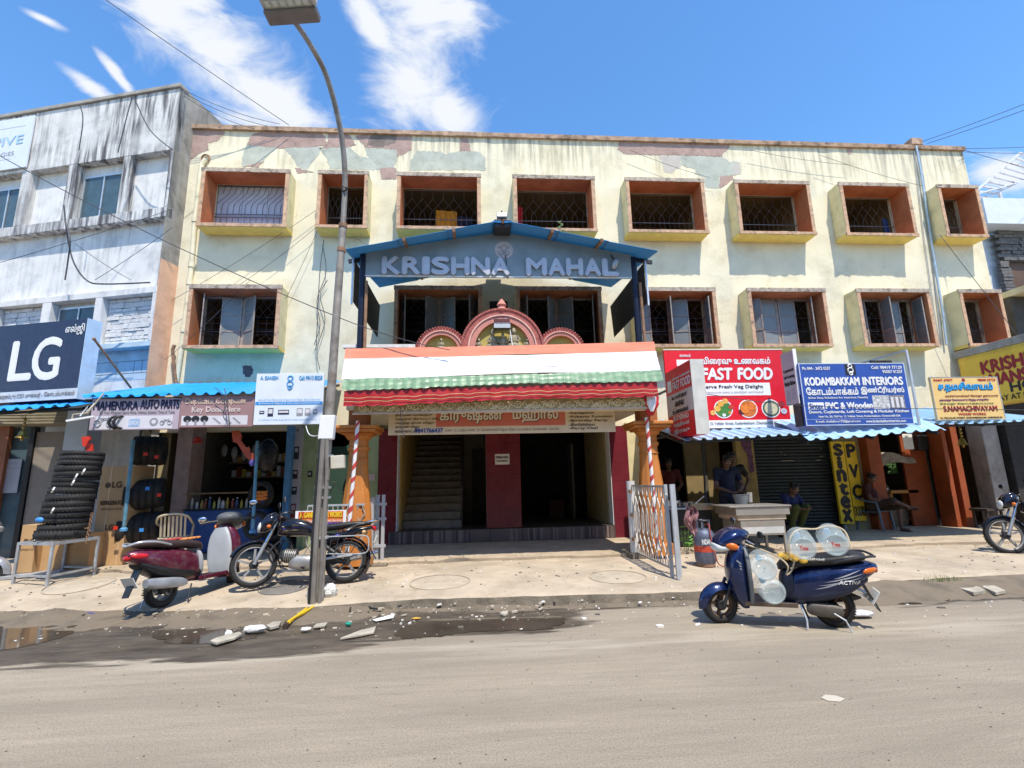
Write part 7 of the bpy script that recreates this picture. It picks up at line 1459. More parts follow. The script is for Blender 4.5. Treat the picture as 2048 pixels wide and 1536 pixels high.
    for s in (-1, 1): MB().tube(catmull([(.0, s * .13, .74), (-.2, s * .15, .80), (-.36, s * .12, .84), (-.42, 0, .85)], 4), .011, 6).build('grab_rail', chrome, o, smooth=40)
    MB().ell((-.37, 0, .74), (.035, 0, 0), (0, .085, 0), (.01, 0, .045), 12, 8).build('tail_lamp', redlens, o, smooth=60); MB().obox((-.405, 0, .58), (.004, 0, 0), (0, .1, 0), (-.02, 0, .055)).build('number_plate', plate, o); MB().prism([(-.28, -.07, .52), (-.28, .07, .52), (-.41, .06, .30), (-.41, -.06, .30)], (-.01, 0, .004)).build('mud_flap', black, o)
    return o
tk1 = M('black_gloss_paint', (.010, .010, .018), .16, .2, var=.1, bump=0, coat=.5, dirt=.15, dcol='#55504a', dsc=6)
rm, fm = PZ(690, 1166, .17), PZ(503, 1176, .17); d_ = fm - rm; mid = (rm + fm) / 2; rz_ = atan2(d_.y, d_.x); rm = mid - d_.normalized() * .6225; rm.z = gz(rm.x, rm.y) + .004
mo = motorcycle('black motorcycle with blue and gold tank stripes parked behind the lamp post', tk1, rm, rz_, radians(9), 20)
f2 = PZ(2016, 1107, .18); r2 = f2 + V((.954, -.80, 0)); r2.z = gz(r2.x, r2.y) + .004
copy_tree(mo, r2, None, 'black motorcycle with alloy wheels parked in front of the dark end shop'); bpy.context.view_layer.update()
m2 = [o for o in COL.objects if o.name.startswith('motorcycle') and o.parent is None][-1]; m2.rotation_euler = (radians(9), 0, radians(140))
# mirror and tail of a parked scooter at the frame edge
el = PZ(-95, 1205, .15); el.z = gz(el.x, el.y) + .002
scooter('grey scooter standing on the pavement before the navy sign shop', M('silver_scooter', (.35, .36, .38), .3, .4, coat=.4, bump=0), black, greyin, seatb, el + V((-2.0, 1.05, 0)), radians(15), radians(-5), M('grey_rim'), style=1)
# ------------------------------------------------------------------ people
skinm = M('brown_skin', (.13, .065, .04), .55, var=.08, bump=.02); hairm = M('black_hair', (.008, .007, .007), .5, var=.3, bump=.3, bsc=120)
def capsule(mb, a, b, ra, rb):
    a, b = V(a), V(b); d = (b - a); L_ = max(d.length, 1e-4); d = d / L_; pts = []; rs = []
    for k in range(4): t = k / 4 * pi / 2; pts.append(a - d * ra * cos(t)); rs.append(max(.002, ra * sin(t)))
    pts += [a, b]; rs += [ra, rb]
    for k in range(1, 5): t = k / 4 * pi / 2; pts.append(b + d * rb * sin(t)); rs.append(max(.002, rb * cos(t)))
    mb.tube(pts, rs, 12)
def remesh(mb, name, mat, parent, vox):
    me = bpy.data.meshes.new('raw'); me.from_pydata(mb.v, [], mb.f); ob = bpy.data.objects.new('raw', me); COL.objects.link(ob)
    r = ob.modifiers.new('r', 'REMESH'); r.mode = 'VOXEL'; r.voxel_size = vox; s = ob.modifiers.new('s', 'SMOOTH'); s.iterations = 4; s.factor = .5
    dg = bpy.context.evaluated_depsgraph_get(); out = bpy.data.meshes.new_from_object(ob.evaluated_get(dg)); bpy.data.objects.remove(ob); out.name = name
    out.materials.clear(); out.materials.append(mat); out.polygons.foreach_set('use_smooth', [True] * len(out.polygons)); return link(out, name, parent)
def person(label, loc, rz, J, shirt, pants, sandals=None, long_pants=True, sleeve=.55):
    """J: joints in metres (x right, y forward, z up)"""
    o = thing('person', label, 'person', loc, local=True, rz=rz); J = {k: V(v) for k, v in J.items()}; b = MB(); sh = MB(); pa = MB()
    hip, ch, nk, hd = J['hip'], J['chest'], J['neck'], J['head']
    capsule(b, hip, ch, .115, .13); capsule(b, ch, nk, .10, .055); capsule(b, nk, hd, .05, .055)
    up = (hd - nk).normalized(); fw = J.get('look', V((0, 1, 0))); fw = (fw - up * fw.dot(up)).normalized(); rt = fw.cross(up)
    b.ell(hd + up * .06, rt * .074, fw * .092, up * .112, 14, 10); b.ell(hd + up * -.005 + fw * .03, rt * .055, fw * .06, up * .06, 12, 8)
    b.ell(hd + up * .045 + fw * .098, rt * .014, fw * .02, up * .022, 8, 6)
    for s in (-1, 1): b.ell(hd + up * .05 + rt * s * .076, rt * .012, fw * .02, up * .03, 8, 6)
    capsule(sh, hip + V((0, 0, -.06)), ch, .135, .155); 
    for s, k in ((-1, 'L'), (1, 'R')):
        S_, E_, W_, K_, A_ = J['sh' + k], J['el' + k], J['wr' + k], J['kn' + k], J['an' + k]; hp = hip + V((s * .085, 0, -.04))
        if 'hp' + k in J: hp = J['hp' + k]
        capsule(b, ch + V((0, 0, .06)), S_, .075, .06); capsule(b, S_, E_, .05, .04); capsule(b, E_, W_, .04, .028)
        d = (W_ - E_).normalized(); side = d.cross(V((0, 0, 1))); side = side.normalized() if side.length > .1 else V((1, 0, 0)); pn = d.cross(side)
        palm = W_ + d * .055; b.ell(palm, d * .05, side * .04, pn * .018, 10, 6)
        for i in range(4): f0 = palm + d * .04 + side * (-.027 + .018 * i); l_ = (.065, .075, .07, .055)[i]; f1 = f0 + d * l_ * .55 - pn * .006; f2 = f1 + d * l_ * .35 - pn * .028; capsule(b, f0, f1, .0095, .009); capsule(b, f1, f2, .009, .008)
        t0 = palm - d * .02 - side * .035; capsule(b, t0, t0 + d * .035 - side * .025, .011, .010); capsule(b, t0 + d * .035 - side * .025, t0 + d * .065 - side * .022, .010, .008)
        capsule(b, hp, K_, .082, .055); capsule(b, K_, A_, .052, .036); ft = J.get('toe' + k, A_ + V((0, .14, -.05))); capsule(b, A_ - V((0, 0, .03)), ft, .036, .03)
        capsule(sh, ch + V((0, 0, .06)), S_, .095, .078); capsule(sh, S_, S_.lerp(E_, sleeve), .068, .062)
        capsule(pa, hp, K_, .10, .075)
        if long_pants: capsule(pa, K_, K_.lerp(A_, .92), .072, .055)
        else: pass
        if sandals: MB().obox(A_ - V((0, 0, .055)) + (ft - A_) * .5, (.04, 0, 0), (0, .12, 0), (0, 0, .012)).build('sandal', sandals, o, bevel=.01)
    capsule(pa, hip + V((-.05, 0, -.02)), hip + V((.05, 0, -.02)), .13, .13)
    body = remesh(b, 'body', skinm, o, .0085); remesh(sh, 'shirt', shirt, o, .012); remesh(pa, 'trousers', pants, o, .012)
    h = MB(); h.ell(hd + up * .095 - fw * .018, rt * .084, fw * .098, up * .088, 14, 10)
    for k in range(26): a = k * 2.4; q = hd + up * (.115 + .05 * cos(k)) + rt * .07 * cos(a) + fw * (.07 * sin(a) - .012); h.ell(q, rt * .022, fw * .024, up * .022, 6, 5)
    remesh(h, 'hair', hairm, o, .009)
    for s in (-1, 1): MB().ell(hd + up * .062 + fw * .084 + rt * s * .03, rt * .013, fw * .006, up * .007, 8, 6).build('eye', M('eye_white', (.5, .48, .45), .3, bump=0), o); MB().ell(hd + up * .085 + fw * .085 + rt * s * .03, rt * .02, fw * .006, up * .005, 8, 5).build('brow', hairm, o)
    MB().ell(hd - up * .012 + fw * .088, rt * .024, fw * .006, up * .007, 8, 5).build('mouth', M('lip', (.13, .05, .045), .5, bump=0), o); return o
STAND = dict(hip=(0, 0, .93), chest=(0, .01, 1.25), neck=(0, .01, 1.43), head=(0, .03, 1.52), shL=(-.18, 0, 1.38), shR=(.18, 0, 1.38), elL=(-.25, -.02, 1.10), elR=(.25, -.02, 1.10), wrL=(-.24, .08, .86), wrR=(.24, .08, .86), knL=(-.10, .02, .49), knR=(.10, .02, .49), anL=(-.10, 0, .08), anR=(.10, 0, .08), look=V((0, 1, -.15)))
plaid = M('dark_plaid_shirt', (.012, .012, .016), .85, var=.6, sc_=22, bump=.05); navys = M('navy_shirt', (.010, .013, .032), .85, var=.15, bump=.05); trs = M('dark_trousers', (.02, .02, .024), .85, var=.2, bump=.05); maroont = M('maroon_tshirt', (.06, .012, .012), .85, var=.2, bump=.05); brownt = M('brown_shorts', (.05, .03, .02), .85, var=.3, bump=.05); blues = M('blue_shirt', (.010, .016, .07), .8, bump=.05)
p = PY(1457, 1000, 9.55); J = dict(STAND); J.update(wrL=(-.10, .30, 1.02), wrR=(.14, .33, 1.0), elL=(-.27, .08, 1.10), elR=(.27, .10, 1.08), look=V((.1, 1, -.55)), head=(.0, .06, 1.51))
person('person in navy shirt bending over the steel counter of the stall', (p.x, 9.55, gz(p.x, 9.55)), radians(180), J, navys, trs)
p = PY(1467, 960, 10.15); J = dict(STAND); J.update(elR=(.36, -.06, 1.12), wrR=(.22, .03, .93), elL=(-.36, -.06, 1.14), wrL=(-.20, .05, .95), look=V((0, 1, -.2)))
person('person in dark plaid shirt standing hands on hips behind the counter', (p.x, 10.15, gz(p.x, 10.15) + .06), radians(178), J, plaid, trs)
p = PY(1342, 1000, 11.5); J = dict(STAND); J.update(wrL=(-.12, .30, 1.0), wrR=(.12, .30, 1.0), elL=(-.26, .06, 1.10), elR=(.26, .06, 1.10))
person('person in red shirt cooking in the dim back of the fast food stall', (p.x, 11.5, .285), radians(170), J, M('dim_red_shirt', (.12, .02, .02), .85, bump=.05), trs)
SIT = dict(hip=(0, -.02, .50), chest=(0, -.06, .82), neck=(0, -.04, 1.0), head=(0, .0, 1.09), shL=(-.18, -.04, .95), shR=(.18, -.04, .95), elL=(-.25, .06, .70), elR=(.25, .06, .70), wrL=(-.10, .26, .60), wrR=(.08, .28, .62), knL=(-.12, .42, .52), knR=(.11, .44, .66), anL=(-.10, .42, .08), anR=(-.10, .62, .52), toeR=(-.16, .74, .52), look=V((.25, 1, -.05)), hpL=(-.09, .0, .50), hpR=(.09, 0, .52))
ps = PZ(1782, 1064, .27); person('person in maroon T-shirt sitting cross legged on a chair before the orange workshop', (ps.x, ps.y + .35, gz(ps.x, ps.y)), radians(205), SIT, maroont, brownt, sandals=M('dark_sandal', (.03, .025, .02), .7), long_pants=False)
o = chair('plastic_chair', 'blue grey plastic armchair under the person in maroon T-shirt', (ps.x, ps.y + .37, gz(ps.x, ps.y)), radians(25), M('blue_grey_plastic', (.12, .17, .22), .5, bump=.02))
sh_ = Sign('x', '', 0, 0, 0, 0, 0, root=[q for q in COL.objects if q.type == 'EMPTY' and q.get('label', '').startswith('person in maroon')][0], pts=[(-.08, .125, .86), (.08, .125, .86), (.08, .125, .74), (-.08, .125, .74)])
CR = dict(hip=(0, -.05, .32), chest=(0, .06, .58), neck=(0, .12, .74), head=(0, .17, .82), shL=(-.17, .08, .70), shR=(.17, .08, .70), elL=(-.22, .22, .50), elR=(.22, .22, .50), wrL=(-.10, .38, .48), wrR=(.10, .38, .48), knL=(-.14, .32, .50), knR=(.14, .32, .50), anL=(-.12, .12, .09), anR=(.12, .12, .09), look=V((0, 1, -.3)))
pc = PY(1577, 1020, 10.2); person('person in blue shirt crouching on a stool behind the steel counter', (pc.x, 10.2, gz(pc.x, 10.2) + .12), radians(195), CR, blues, M('olive_lungi', (.06, .07, .015), .85, bump=.05))
simple('low_stool', 'low dark stool under the person in blue shirt', 'stool', MB().box(pc.x - .17, pc.x + .17, 10.12, 10.42, .27, .44), M('dark_wood'), bevel=.01)
# ------------------------------------------------------------------ fast food stall
pc0, pc1 = PY(1478, 1012, 8.55), PY(1579, 1008, 8.55); ctm = M('cart_steel', (.36, .33, .29), .4, .4, var=.1, bump=.04, dirt=.35, dcol='#6e4a34', dsc=5)
kt = thing('steel_counter', 'cream steel serving counter on legs behind the blue scooter', 'counter', ((pc0.x + pc1.x) / 2, 8.8, .2)); x0, x1, zt_ = pc0.x - .1, pc1.x, pc0.z; g0 = gz(x0, 8.6)
MB().box(x0 - .1, x1, 8.5, 9.35, zt_ - .025, zt_).build('top', ctm, kt, bevel=.006); MB().box(x0 + .02, x1 - .03, 8.52, 9.3, zt_ - .16, zt_ - .026).build('apron_panel', ctm, kt, bevel=.004); MB().box(x0 + .06, x1 - .09, 8.55, 9.25, zt_ - .24, zt_ - .161).build('drawer_band', M('cart_tan', (.45, .36, .26), .6, bump=.05), kt)
MB().box(x0 + .10, x1 - .12, 8.56, 9.2, zt_ - .50, zt_ - .241).build('cabinet', ctm, kt, bevel=.004); MB().box(x0 + .12, x1 - .15, 8.553, 8.559, zt_ - .47, zt_ - .36).build('door_panel', M('pale_steel', (.60, .60, .57), .4, .3, bump=.02), kt)
for x in (x0 + .12, x1 - .14):
    for y in (8.58, 9.16): MB().bar((x, y, gz(x, y) - .003), (x, y, zt_ - .501), .04, .04, (0, 1, 0)).build('leg', ctm, kt)
MB().obox((x0 + .10, 8.548, zt_ - .10), (.03, 0, 0), (0, .003, 0), (0, 0, .03)).build('rust_patch', rust, kt)
bx = PY(1486, 984, 9.0); simple('grey_tub', 'dull grey tub standing on the steel counter', 'tub', MB().lathe([(.10, 0), (.14, .17), (.145, .17)], (bx.x, 9.1, zt_ + .001), n=18), M('tub_grey', (.22, .23, .24), .5), 40)
tin = PY(1496, 989, 9.1); simple('steel_tumbler', 'shiny steel tumbler standing in the grey tub', 'tumbler', MB().lathe([(.05, 0), (.06, .18)], (tin.x + .02, 9.1, zt_ + .03), n=16), chrome, 40)
sx = PY(1375, 990, 9.6).x; kst = thing('gas_stove', 'black stove stand with steel burners beside the gate', 'stove', (sx, 9.7, .28)); MB().box(sx - .45, sx + .35, 9.4, 10.0, .28, .95).build('stand', black, kst); MB().box(sx - .05, sx + .38, 9.36, 9.42, .93, 1.05).build('front_panel', M('tan_panel', (.36, .28, .18), .6), kst); MB().box(sx - .46, sx + .36, 9.38, 10.02, .951, .97).build('hob', alu, kst)
for k, (dx, r, h) in enumerate(((-.28, .17, .13), (.02, .13, .09), (.24, .09, .06))): simple('cooking_pot', ('large', 'medium', 'small')[k] + ' steel cooking pot on the black stove', 'pot', MB().lathe([(r * .8, 0), (r, .03), (r, h), (r * 1.08, h + .01)], (sx + dx, 9.7, .971), n=20), chrome, 40)
rg = PY(1381, 1015, 7.5); simple('hanging_rag', 'pink checked rag hanging on the gate end', 'rag', MB().grid(lambda u, v: (rg.x + (u - .5) * (.10 + .10 * sin(pi * min(1, v * 1.3))) + .02 * sin(v * 9), rg.y + .035 * sin(u * 17 + v * 4) + .02 * sin(v * 11), rg.z - .42 * v * (1 - .18 * abs(sin(u * 7))) + .02 * sin(u * 9)), 22, 14, (0, .006, 0)), M('pink_rag', (.30, .15, .155), .9, var=.5, sc_=40, bump=.3), 60)
simple('steel_ladle', 'long steel ladle lying across the stove edge', 'ladle', MB().tube([PY(1392, 1006, 9.2), PY(1408, 992, 9.2)], .01, 6).ell(PY(1392, 1006, 9.2), (.03, 0, 0), (0, .03, 0), (0, 0, .015), 8, 5), alu)
# plant by the gate
q = MB(); b0 = PZ(1377, 1108, .2); rnd = random.Random(12)
for k in range(26):
    a = rnd.uniform(0, 2 * pi); h = rnd.uniform(.12, .48); c = V((b0.x + .09 * cos(a) * rnd.uniform(.4, 1.5), b0.y + .12 * sin(a), .2 + h)); u = V((cos(a + 1), sin(a + 1), rnd.uniform(-.2, .3))).normalized() * .055; w_ = V((-sin(a), cos(a), rnd.uniform(.2, .6))).normalized() * .03; q.prism([c - u, c - u * .3 + w_, c + u * .5 + w_ * .8, c + u * 1.2, c + u * .5 - w_ * .8, c - u * .3 - w_], (0, 0, .002))
pl_ = thing('money_plant', 'small green leafy plant beside the folding gate', 'plant', b0); q.build('leaf_cluster', M('leaf_green', (.09, .22, .04), .5, var=.4, bump=.05), pl_)['kind'] = 'stuff'
for k in range(4): MB().tube([(b0.x + .03 * k - .05, b0.y, .2), (b0.x + .05 * k - .08, b0.y + .02, .45), (b0.x + .07 * k - .1, b0.y, .62)], .005, 5).build('stem', MATS['leaf_green'], pl_)
# frame with striped pole under the fast food box, red lamp strings
simple('stall_prop', 'thin grey prop standing under the fast food awning', 'prop', MB().tube([PY(1412, 1020, 9.9), PY(1405, 880, 9.9)], .02, 8), darkmetal)
# ------------------------------------------------------------------ washing in the upper windows
def hung(label, x0, x1, z1, z0, mat, y=11.75):
    tag(MB().grid(lambda u, v: (x0 + (x1 - x0) * u, y + .03 * sin(u * 14) * (.4 + v), z1 + (z0 - z1) * v - .04 * u * (1 - v)), 24, 8, (0, .006, 0)).build('hanging_cloth', mat, None, smooth=60), label, 'cloth')
a_ = PY(872, 420, 11.75); b_ = PY(914, 470, 11.75); hung('orange towel drying behind a top floor grille above the canopy', a_.x, b_.x, a_.z, b_.z, M('orange_towel', (.55, .22, .01), .85, var=.25, sc_=8))
a_ = PY(914, 432, 11.8); b_ = PY(945, 462, 11.8); hung('dark navy cloth drying next to the orange towel', a_.x, b_.x, a_.z, b_.z, M('navy_cloth', (.015, .018, .05), .85), 11.8)
a_ = PY(1033, 412, 11.6); b_ = PY(1046, 462, 11.6); hung('bright red cloth in the corner of a top floor window above the canopy ridge', a_.x, b_.x, a_.z, b_.z, M('red_cloth'), 11.6)
a_ = PY(1764, 436, 11.7); b_ = PY(1780, 468, 11.7); hung('blue cloth drying in a top floor window box', a_.x, b_.x, a_.z, b_.z, M('blue_cloth', (.03, .07, .25), .85), 11.7)
q = MB(); c = PY(1122, 460, 10.88)
for k in range(9): a = k * 1.4; q.prism([c + V((0, 0, .03 * k)), c + V((.05 * cos(a), .02, .03 * k + .03)), c + V((.09 * cos(a), .02, .03 * k + .02)), c + V((.05 * cos(a), .02, .03 * k))], (0, .003, 0))
q.tube([c - V((0, 0, .03)), c + V((0, 0, .25))], .004, 5); simple('window_weed', 'small weed sprouting from a top floor window sill above the canopy', 'plant', q, M('leaf_pale', (.22, .28, .10), .6))
# ------------------------------------------------------------------ overhead wires
wire = M('wire_grey', (.06, .06, .065), .6, bump=0)
def wires(label, pts, r=.007, sag=0., group='overhead wires', mat=None, Y=None, name='overhead_wire'):
    W_ = [PY(a, b, y) for a, b, y in pts]
    if len(W_) == 2: A, B = W_; W_ = [A.lerp(B, t / 12) - V((0, 0, sag * 4 * (t / 12) * (1 - t / 12))) for t in range(13)]
    else: W_ = catmull(W_, 5)
    tag(MB().tube(W_, r, 5).build(name, mat or wire, None, smooth=60), label, 'wire', group)
wires('thin wire rising from the white parapet across the clouds', [(205, -5, 9.0), (578, 250, 11.2)], .008, .02)
for k, (y1, dx) in enumerate(((252, 0), (256, -25), (262, -50))): wires('thin wire slung between the white roof corner and yellow parapet', [(372 - k * 2, 182 + 5 * k, 10.7), (560 + dx, y1 - 4, 11.2)], .006, .10, group='wires between the two roofs')
wires('long service wire crossing from the white wall to the ribbon pole post', [(0, 312, 8.6), (690, 640, 8.3)], .008, .12); wires('service wire from the lamp post clamp down to the porch corner', [(690, 640, 8.3), (900, 700, 8.2)], .007, .05)
for a, b in (((0, 525, 9.6), (345, 418, 10.6)), ((150, 487, 10.3), (262, 560, 10.3)), ((190, 560, 10.2), (345, 455, 10.8))): wires('thin wire strung across the white building face', [a, b], .006, .03, group='wires on the white building')
for a, b in (((345, 600, 11.1), (640, 415, 11.2)), ((470, 575, 11.2), (640, 448, 11.2)), ((550, 640, 11.2), (640, 450, 11.2)), ((330, 720, 10.9), (500, 560, 11.1))): wires('thin slack wire strung across the yellow wall near the lamp post', [a, b], .005, .06, group='wires on the yellow wall')
for a, b in (((1640, 310, 11.1), (1845, 372, 11.1)), ((1260, 300, 11.2), (1420, 355, 11.2)), ((1500, 300, 11.2), (1700, 330, 11.2))): wires('thin wire sagging across the upper yellow wall', [a, b], .005, .05, group='wires on the upper yellow wall')
for a, b, l in (((1845, 283, 11.2), (2090, 192, 9), 0), ((1855, 287, 11.2), (2090, 205, 9), 0), ((1925, 297, 11.2), (2090, 292, 12), 0), ((1928, 304, 11.2), (2090, 306, 12), 0), ((1928, 300, 11.2), (2090, 345, 13), 0)): wires('overhead wire leaving the lodge roof end', [a, b], .007, .02, group='wires leaving the roof end')
wires('wire running from the fast food board across the interiors board', [(1412, 788, 8.3), (1620, 812, 8.3), (2048, 820, 8.2)], .006); wires('steel stay wire in front of the end window box', [(1880, 470, 10.6), (2050, 690, 10.2)], .007, 0)
for k, pts in enumerate((((648, 480), (640, 540), (636, 620), (632, 700)), ((645, 490), (652, 545), (634, 600), (640, 650), (628, 690)), ((655, 560), (640, 590), (650, 640), (634, 700), (640, 740)))): wires('loose cable hanging down the yellow wall left of the lamp post', [(a, b, 11.25) for a, b in pts], .008, group='loose cables on the yellow wall')
for k, pts in enumerate((((128, 410), (132, 450), (138, 490), (150, 530), (175, 562), (210, 568), (300, 565)), ((130, 440), (140, 480), (136, 520), (130, 560)), ((160, 210), (166, 240), (158, 300)), ((265, 192), (252, 240), (236, 305)), ((268, 195), (300, 260), (345, 300)))): wires('black cable bundle running down the white building', [(*q_, 10.6 + (140 - q_[0]) * .0022 if q_[0] < 140 else 10.5) for q_ in pts], .016 if k < 2 else .012, group='cables on the white building')
wires('thin wire over the duplicate key board', [(430, 775, 8.55), (455, 800, 8.55), (446, 830, 8.55), (458, 850, 8.55)], .006); wires('dark cable hanging over the duplicate key board', [(448, 776, 8.6), (452, 790, 8.55), (457, 830, 8.55), (460, 860, 8.6)], .008)
wires('white looped wire between meter works board and junction box', [(612, 852, 8.3), (618, 868, 7.5), (632, 872, 7.2), (650, 862, 6.8)], .006, mat=inkwhite)
wires('drooping wire in front of the hall name board', [(800, 800, 8.2), (803, 850, 8.2), (808, 876, 8.2)], .006)
# ------------------------------------------------------------------ litter and rubble
rubm = M('rubble', (.40, .36, .29), .95, var=.25, sc_=8, bump=.4); plasw = M('white_litter', (.70, .69, .66), .6, var=.12, sc_=9, bump=.3)
def blob(label, cat, px, py, sx, sy, sz, mat, seed, z=.0, name='litter', group=None, n=10):
    c = PZ(px, py, z + .02); c.z = max(z, gz(c.x, c.y)) if z == 0 else z; q = MB(); q.ell((0, 0, sz * .6), (sx, 0, 0), (0, sy, 0), (0, 0, sz), 12, 7)
    q.v = [tuple(V(v) * (1 + .35 * mnoise.noise(V(v) * (3 / max(sx, sy)) + V((seed, 0, 0)))) + c) for v in q.v]; return tag(q.build(name, mat, None, smooth=25), label, cat, group)
blob('knotted clear plastic bag of rubbish at the foot of the lamp post', 'rubbish bag', 659, 1208, .09, .08, .10, M('rubbish_bag', (.62, .62, .60), .3, var=.5, sc_=30, bump=.3), 1, name='rubbish_bag')
blob('crumpled dirty white cloth lying in the wet gutter', 'cloth', 510, 1258, .12, .07, .035, plasw, 2, .03, 'crumpled_cloth'); blob('small crumpled cloth lump by the flat slab in the gutter', 'cloth', 457, 1268, .04, .03, .035, plasw, 3, .02, 'crumpled_cloth')
blob('round dirty paper plate lying in the gutter', 'plate', 612, 1255, .06, .05, .012, plasw, 4, .03, 'paper_plate'); blob('white torn wrapper behind the scooter rear wheel', 'wrapper', 1722, 1226, .16, .08, .03, M('wrapper_white', (.62, .62, .68), .5, var=.5, sc_=18, bump=.3), 5, .03, 'torn_wrapper')
blob('crumpled white wrapper at the mud below the tyre rack', 'wrapper', 212, 1208, .09, .04, .02, plasw, 6, .05, 'torn_wrapper'); blob('green plastic cap lying in the gutter', 'cap', 697, 1246, .035, .03, .02, M('teal_plastic', (.02, .30, .22), .4), 7, .02, 'bottle_cap'); blob('white stone lying on the wet road', 'stone', 1007, 1228, .05, .04, .03, rubm, 8, .0, 'loose_stone'); blob('orange yellow leaf scrap in the gutter', 'scrap', 832, 1234, .05, .03, .01, M('yellow_scrap', (.55, .33, .05), .6), 9, .01, 'leaf_scrap'); blob('rag and paper heap at the maroon scooter rear wheel', 'paper', 256, 1202, .06, .04, .03, plasw, 10, .06, 'paper_scrap'); blob('brown rubble heap at the foot of the lamp post', 'rubble', 622, 1198, .08, .07, .06, rubm, 11, .05, 'rubble_heap')
def slab(label, pts, th, mat, z, name='broken_slab', cat='slab'):
    q = [PZ(x, y, z) for x, y in pts]; q = [V((p.x, p.y, z)) for p in q]; tag(MB().prism(q, (0, 0, th)).build(name, mat, None, bevel=.004), label, cat)
slab('long flat concrete slab lying in the gutter', [(420, 1286), (432, 1280), (478, 1268), (484, 1272), (470, 1280), (432, 1291)], .025, rubm, .02); slab('flat stone slab beside the crumpled cloth', [(532, 1256), (545, 1249), (562, 1248), (558, 1256), (540, 1260)], .03, rubm, .02); slab('flat stone slab right of the yellow cable end', [(626, 1257), (632, 1251), (655, 1248), (650, 1255)], .02, rubm, .02)
slab('white triangular plastic scrap in the gutter', [(745, 1240), (790, 1228), (787, 1236), (752, 1243)], .006, whitep, .02, 'plastic_scrap', 'scrap'); slab('grey broken slab near the puddle edge', [(680, 1280), (720, 1264), (752, 1256), (748, 1268), (712, 1275)], .02, rubm, .012)
slab('large grey broken paving slab on the mud by the far kerb', [(1906, 1178), (1930, 1172), (1962, 1181), (1972, 1187), (1948, 1191)], .04, rubm, .02); slab('smaller grey broken paving slab behind the large one', [(1962, 1178), (1985, 1175), (2012, 1187), (1992, 1191)], .04, rubm, .02); slab('blue snack packet lying on the mud before the maroon scooter', [(172, 1230), (178, 1224), (208, 1223), (206, 1230), (190, 1234)], .03, M('packet_blue', (.06, .06, .22), .35, var=.3), .015, 'snack_packet', 'packet')
slab('pale painted utility cover set in the road surface', [(1642, 1396), (1650, 1390), (1672, 1392), (1690, 1398), (1680, 1404), (1655, 1402)], .004, M('pale_cover', (.50, .45, .37), .9, var=.1, bump=.1), .002, 'utility_cover', 'cover')
for k, (o1, o2) in enumerate(((0, 0), (.04, .03), (-.03, .05))):
    P0 = [PZ(628, 1208, .06), PZ(612, 1222, .05), PZ(592, 1236, .04), PZ(572, 1248, .03)]; P0 = [p + V((o1 * (1 - i / 3) + .02 * sin(i * 2 + k), o2 * sin(i * 1.5), .012 * (k % 2))) for i, p in enumerate(P0)]
    tag(MB().tube(catmull(P0, 6), .016, 8).build('yellow_pipe', M('yellow_pipe', (.72, .45, .02), .4, bump=.02), None, smooth=50), 'yellow cable pipe running from the lamp post into the gutter', 'pipe', 'yellow cable pipes at the lamp post')
simple('dark_cable_end', 'dark brown fitting at the end of the yellow cable pipes', 'fitting', MB().tube([PZ(574, 1246, .03), PZ(570, 1253, .03)], .03, 8), M('dark_wood'), 40)
tag(MB().tube(catmull([PZ(x, y, .05) for x, y in ((700, 1222), (703, 1213), (716, 1211), (733, 1210), (742, 1216), (756, 1218))], 6), .012, 6).build('black_hose', cab, None, smooth=50), 'curl of black hose lying in the dirt right of the lamp post', 'hose')
q = MB(); rnd = random.Random(21)
for k in range(900):
    x = rnd.uniform(-7.5, 9.5); y = kerb_y(x) - abs(rnd.gauss(0, .55)) + .05
    if 1.5 < x < 3.8 and rnd.random() < .6: continue
    s = rnd.choice((.004, .005, .006, .008, .010, .016)) * rnd.uniform(.7, 1.3); z = max(0, .06 * (1 - (kerb_y(x) - y) / .4)) if y > kerb_y(x) - .4 else 0
    q.mi = rnd.choice((0, 0, 0, 1, 2)); q.obox((x, y, z + s * .3), V((s * rnd.uniform(.7, 1.8), s * rnd.uniform(-.5, .5), s * .2)), V((-s * rnd.uniform(-.4, .6), s, .1 * s)), V((0, 0, s * rnd.uniform(.25, .7))))
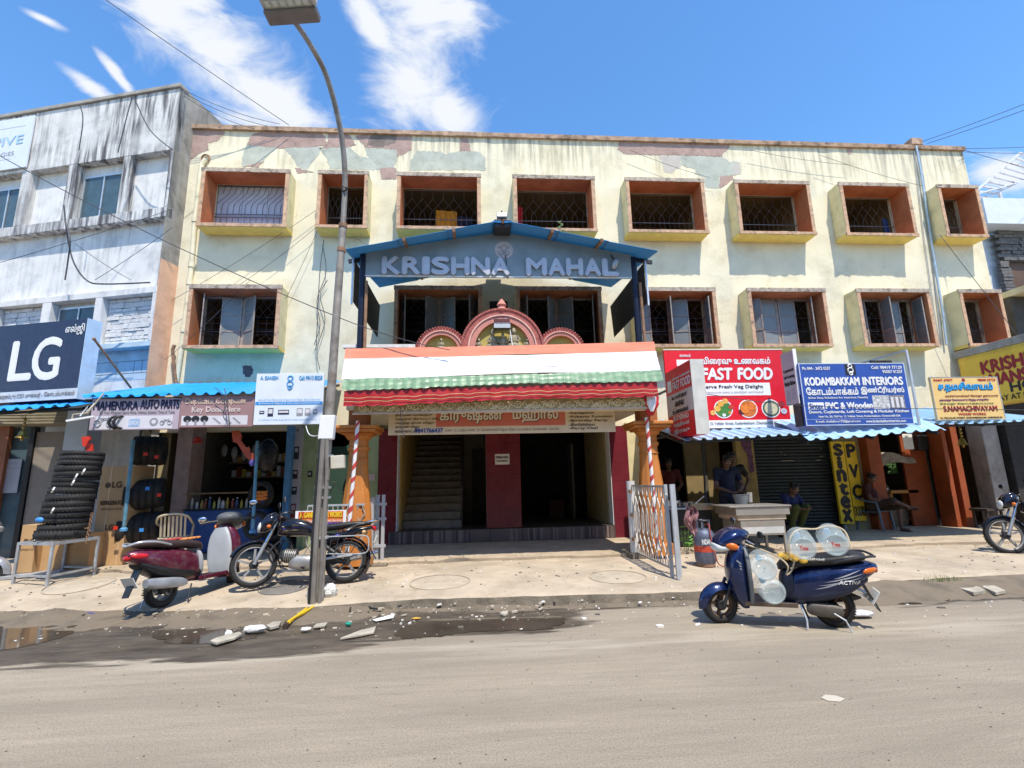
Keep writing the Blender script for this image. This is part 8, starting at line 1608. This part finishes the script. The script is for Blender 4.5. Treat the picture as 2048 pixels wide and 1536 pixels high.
for k in range(700):
    x = rnd.uniform(-4.5, 6); y = rnd.uniform(1.6, 5.5); s = rnd.uniform(.0015, .0045); q.mi = rnd.choice((0, 2, 2)); q.obox((x, y, s * .4), (s * 1.4, s * .3, 0), (-s * .3, s, 0), (0, 0, s * .5))
for k in range(500):
    x = rnd.uniform(-7, 10); y = rnd.uniform(kerb_y(x) + .05, 9.3); s = rnd.uniform(.004, .012); q.mi = rnd.choice((0, 0, 1, 2)); q.obox((x, y, gz(x, y) + s * .3), (s * 1.4, s * .3, 0), (-s * .3, s, 0), (0, 0, s * .5))
q.build('gravel', [M('grit_pale', (.44, .38, .30), .95, bump=.2), M('grit_white', (.68, .66, .61), .9, bump=.1), M('grit_dark', (.13, .11, .09), .9, bump=.1)])['kind'] = 'stuff'
tag(road, 'grit', 'road'); del road['label']; del road['category']; del bpy.data.objects['gravel']['kind']; bpy.data.objects['gravel']['kind'] = 'stuff'; tag(bpy.data.objects['gravel'], 'loose grit and stone chips scattered along the gutter and pavement', 'gravel')
q = MB(); c0 = PZ(1878, 1153, .15); rnd = random.Random(31)
for k in range(90): x = c0.x + rnd.gauss(0, .16); y = kerb_y(x) + rnd.uniform(-.08, .05); h = rnd.uniform(.03, .10); q.add([(x - .006, y, .08), (x + .006, y, .08), (x + rnd.uniform(-.04, .04), y + rnd.uniform(-.03, .03), .1 + h)], [(0, 1, 2)])
tag(q.build('kerb_grass', M('grass_green', (.12, .16, .04), .7, var=.4), None), 'tuft of weedy grass growing at the far kerb edge', 'grass'); bpy.data.objects['kerb_grass']['kind'] = 'stuff'
# ------------------------------------------------------------------ unseen terrace added behind the viewer to cut sky light on the shopfronts
tb = thing('sky_blocking_terrace', 'plain cream terrace across the street facing the lodge', 'building', (0, -8.2, 0))
MB().box(-34, 34, -15, -8.2, -.02, 8.4).build('wall', M('opposite_render', (.56, .50, .40), .85, var=.15, bump=.1), tb); MB().box(-34.1, 34.1, -15.1, -8.05, 8.401, 8.55).build('roof_coping', coping, tb)
for k in range(16):
    for z in (.02, 3.9, 6.4): MB().box(-32 + k * 4, -30 + k * 4, -8.23, -8.196, z, z + (2.3 if z < 1 else 1.4)).build('shop_door' if z < 1 else 'window', glasstint if z > 1 else darkwall, tb)
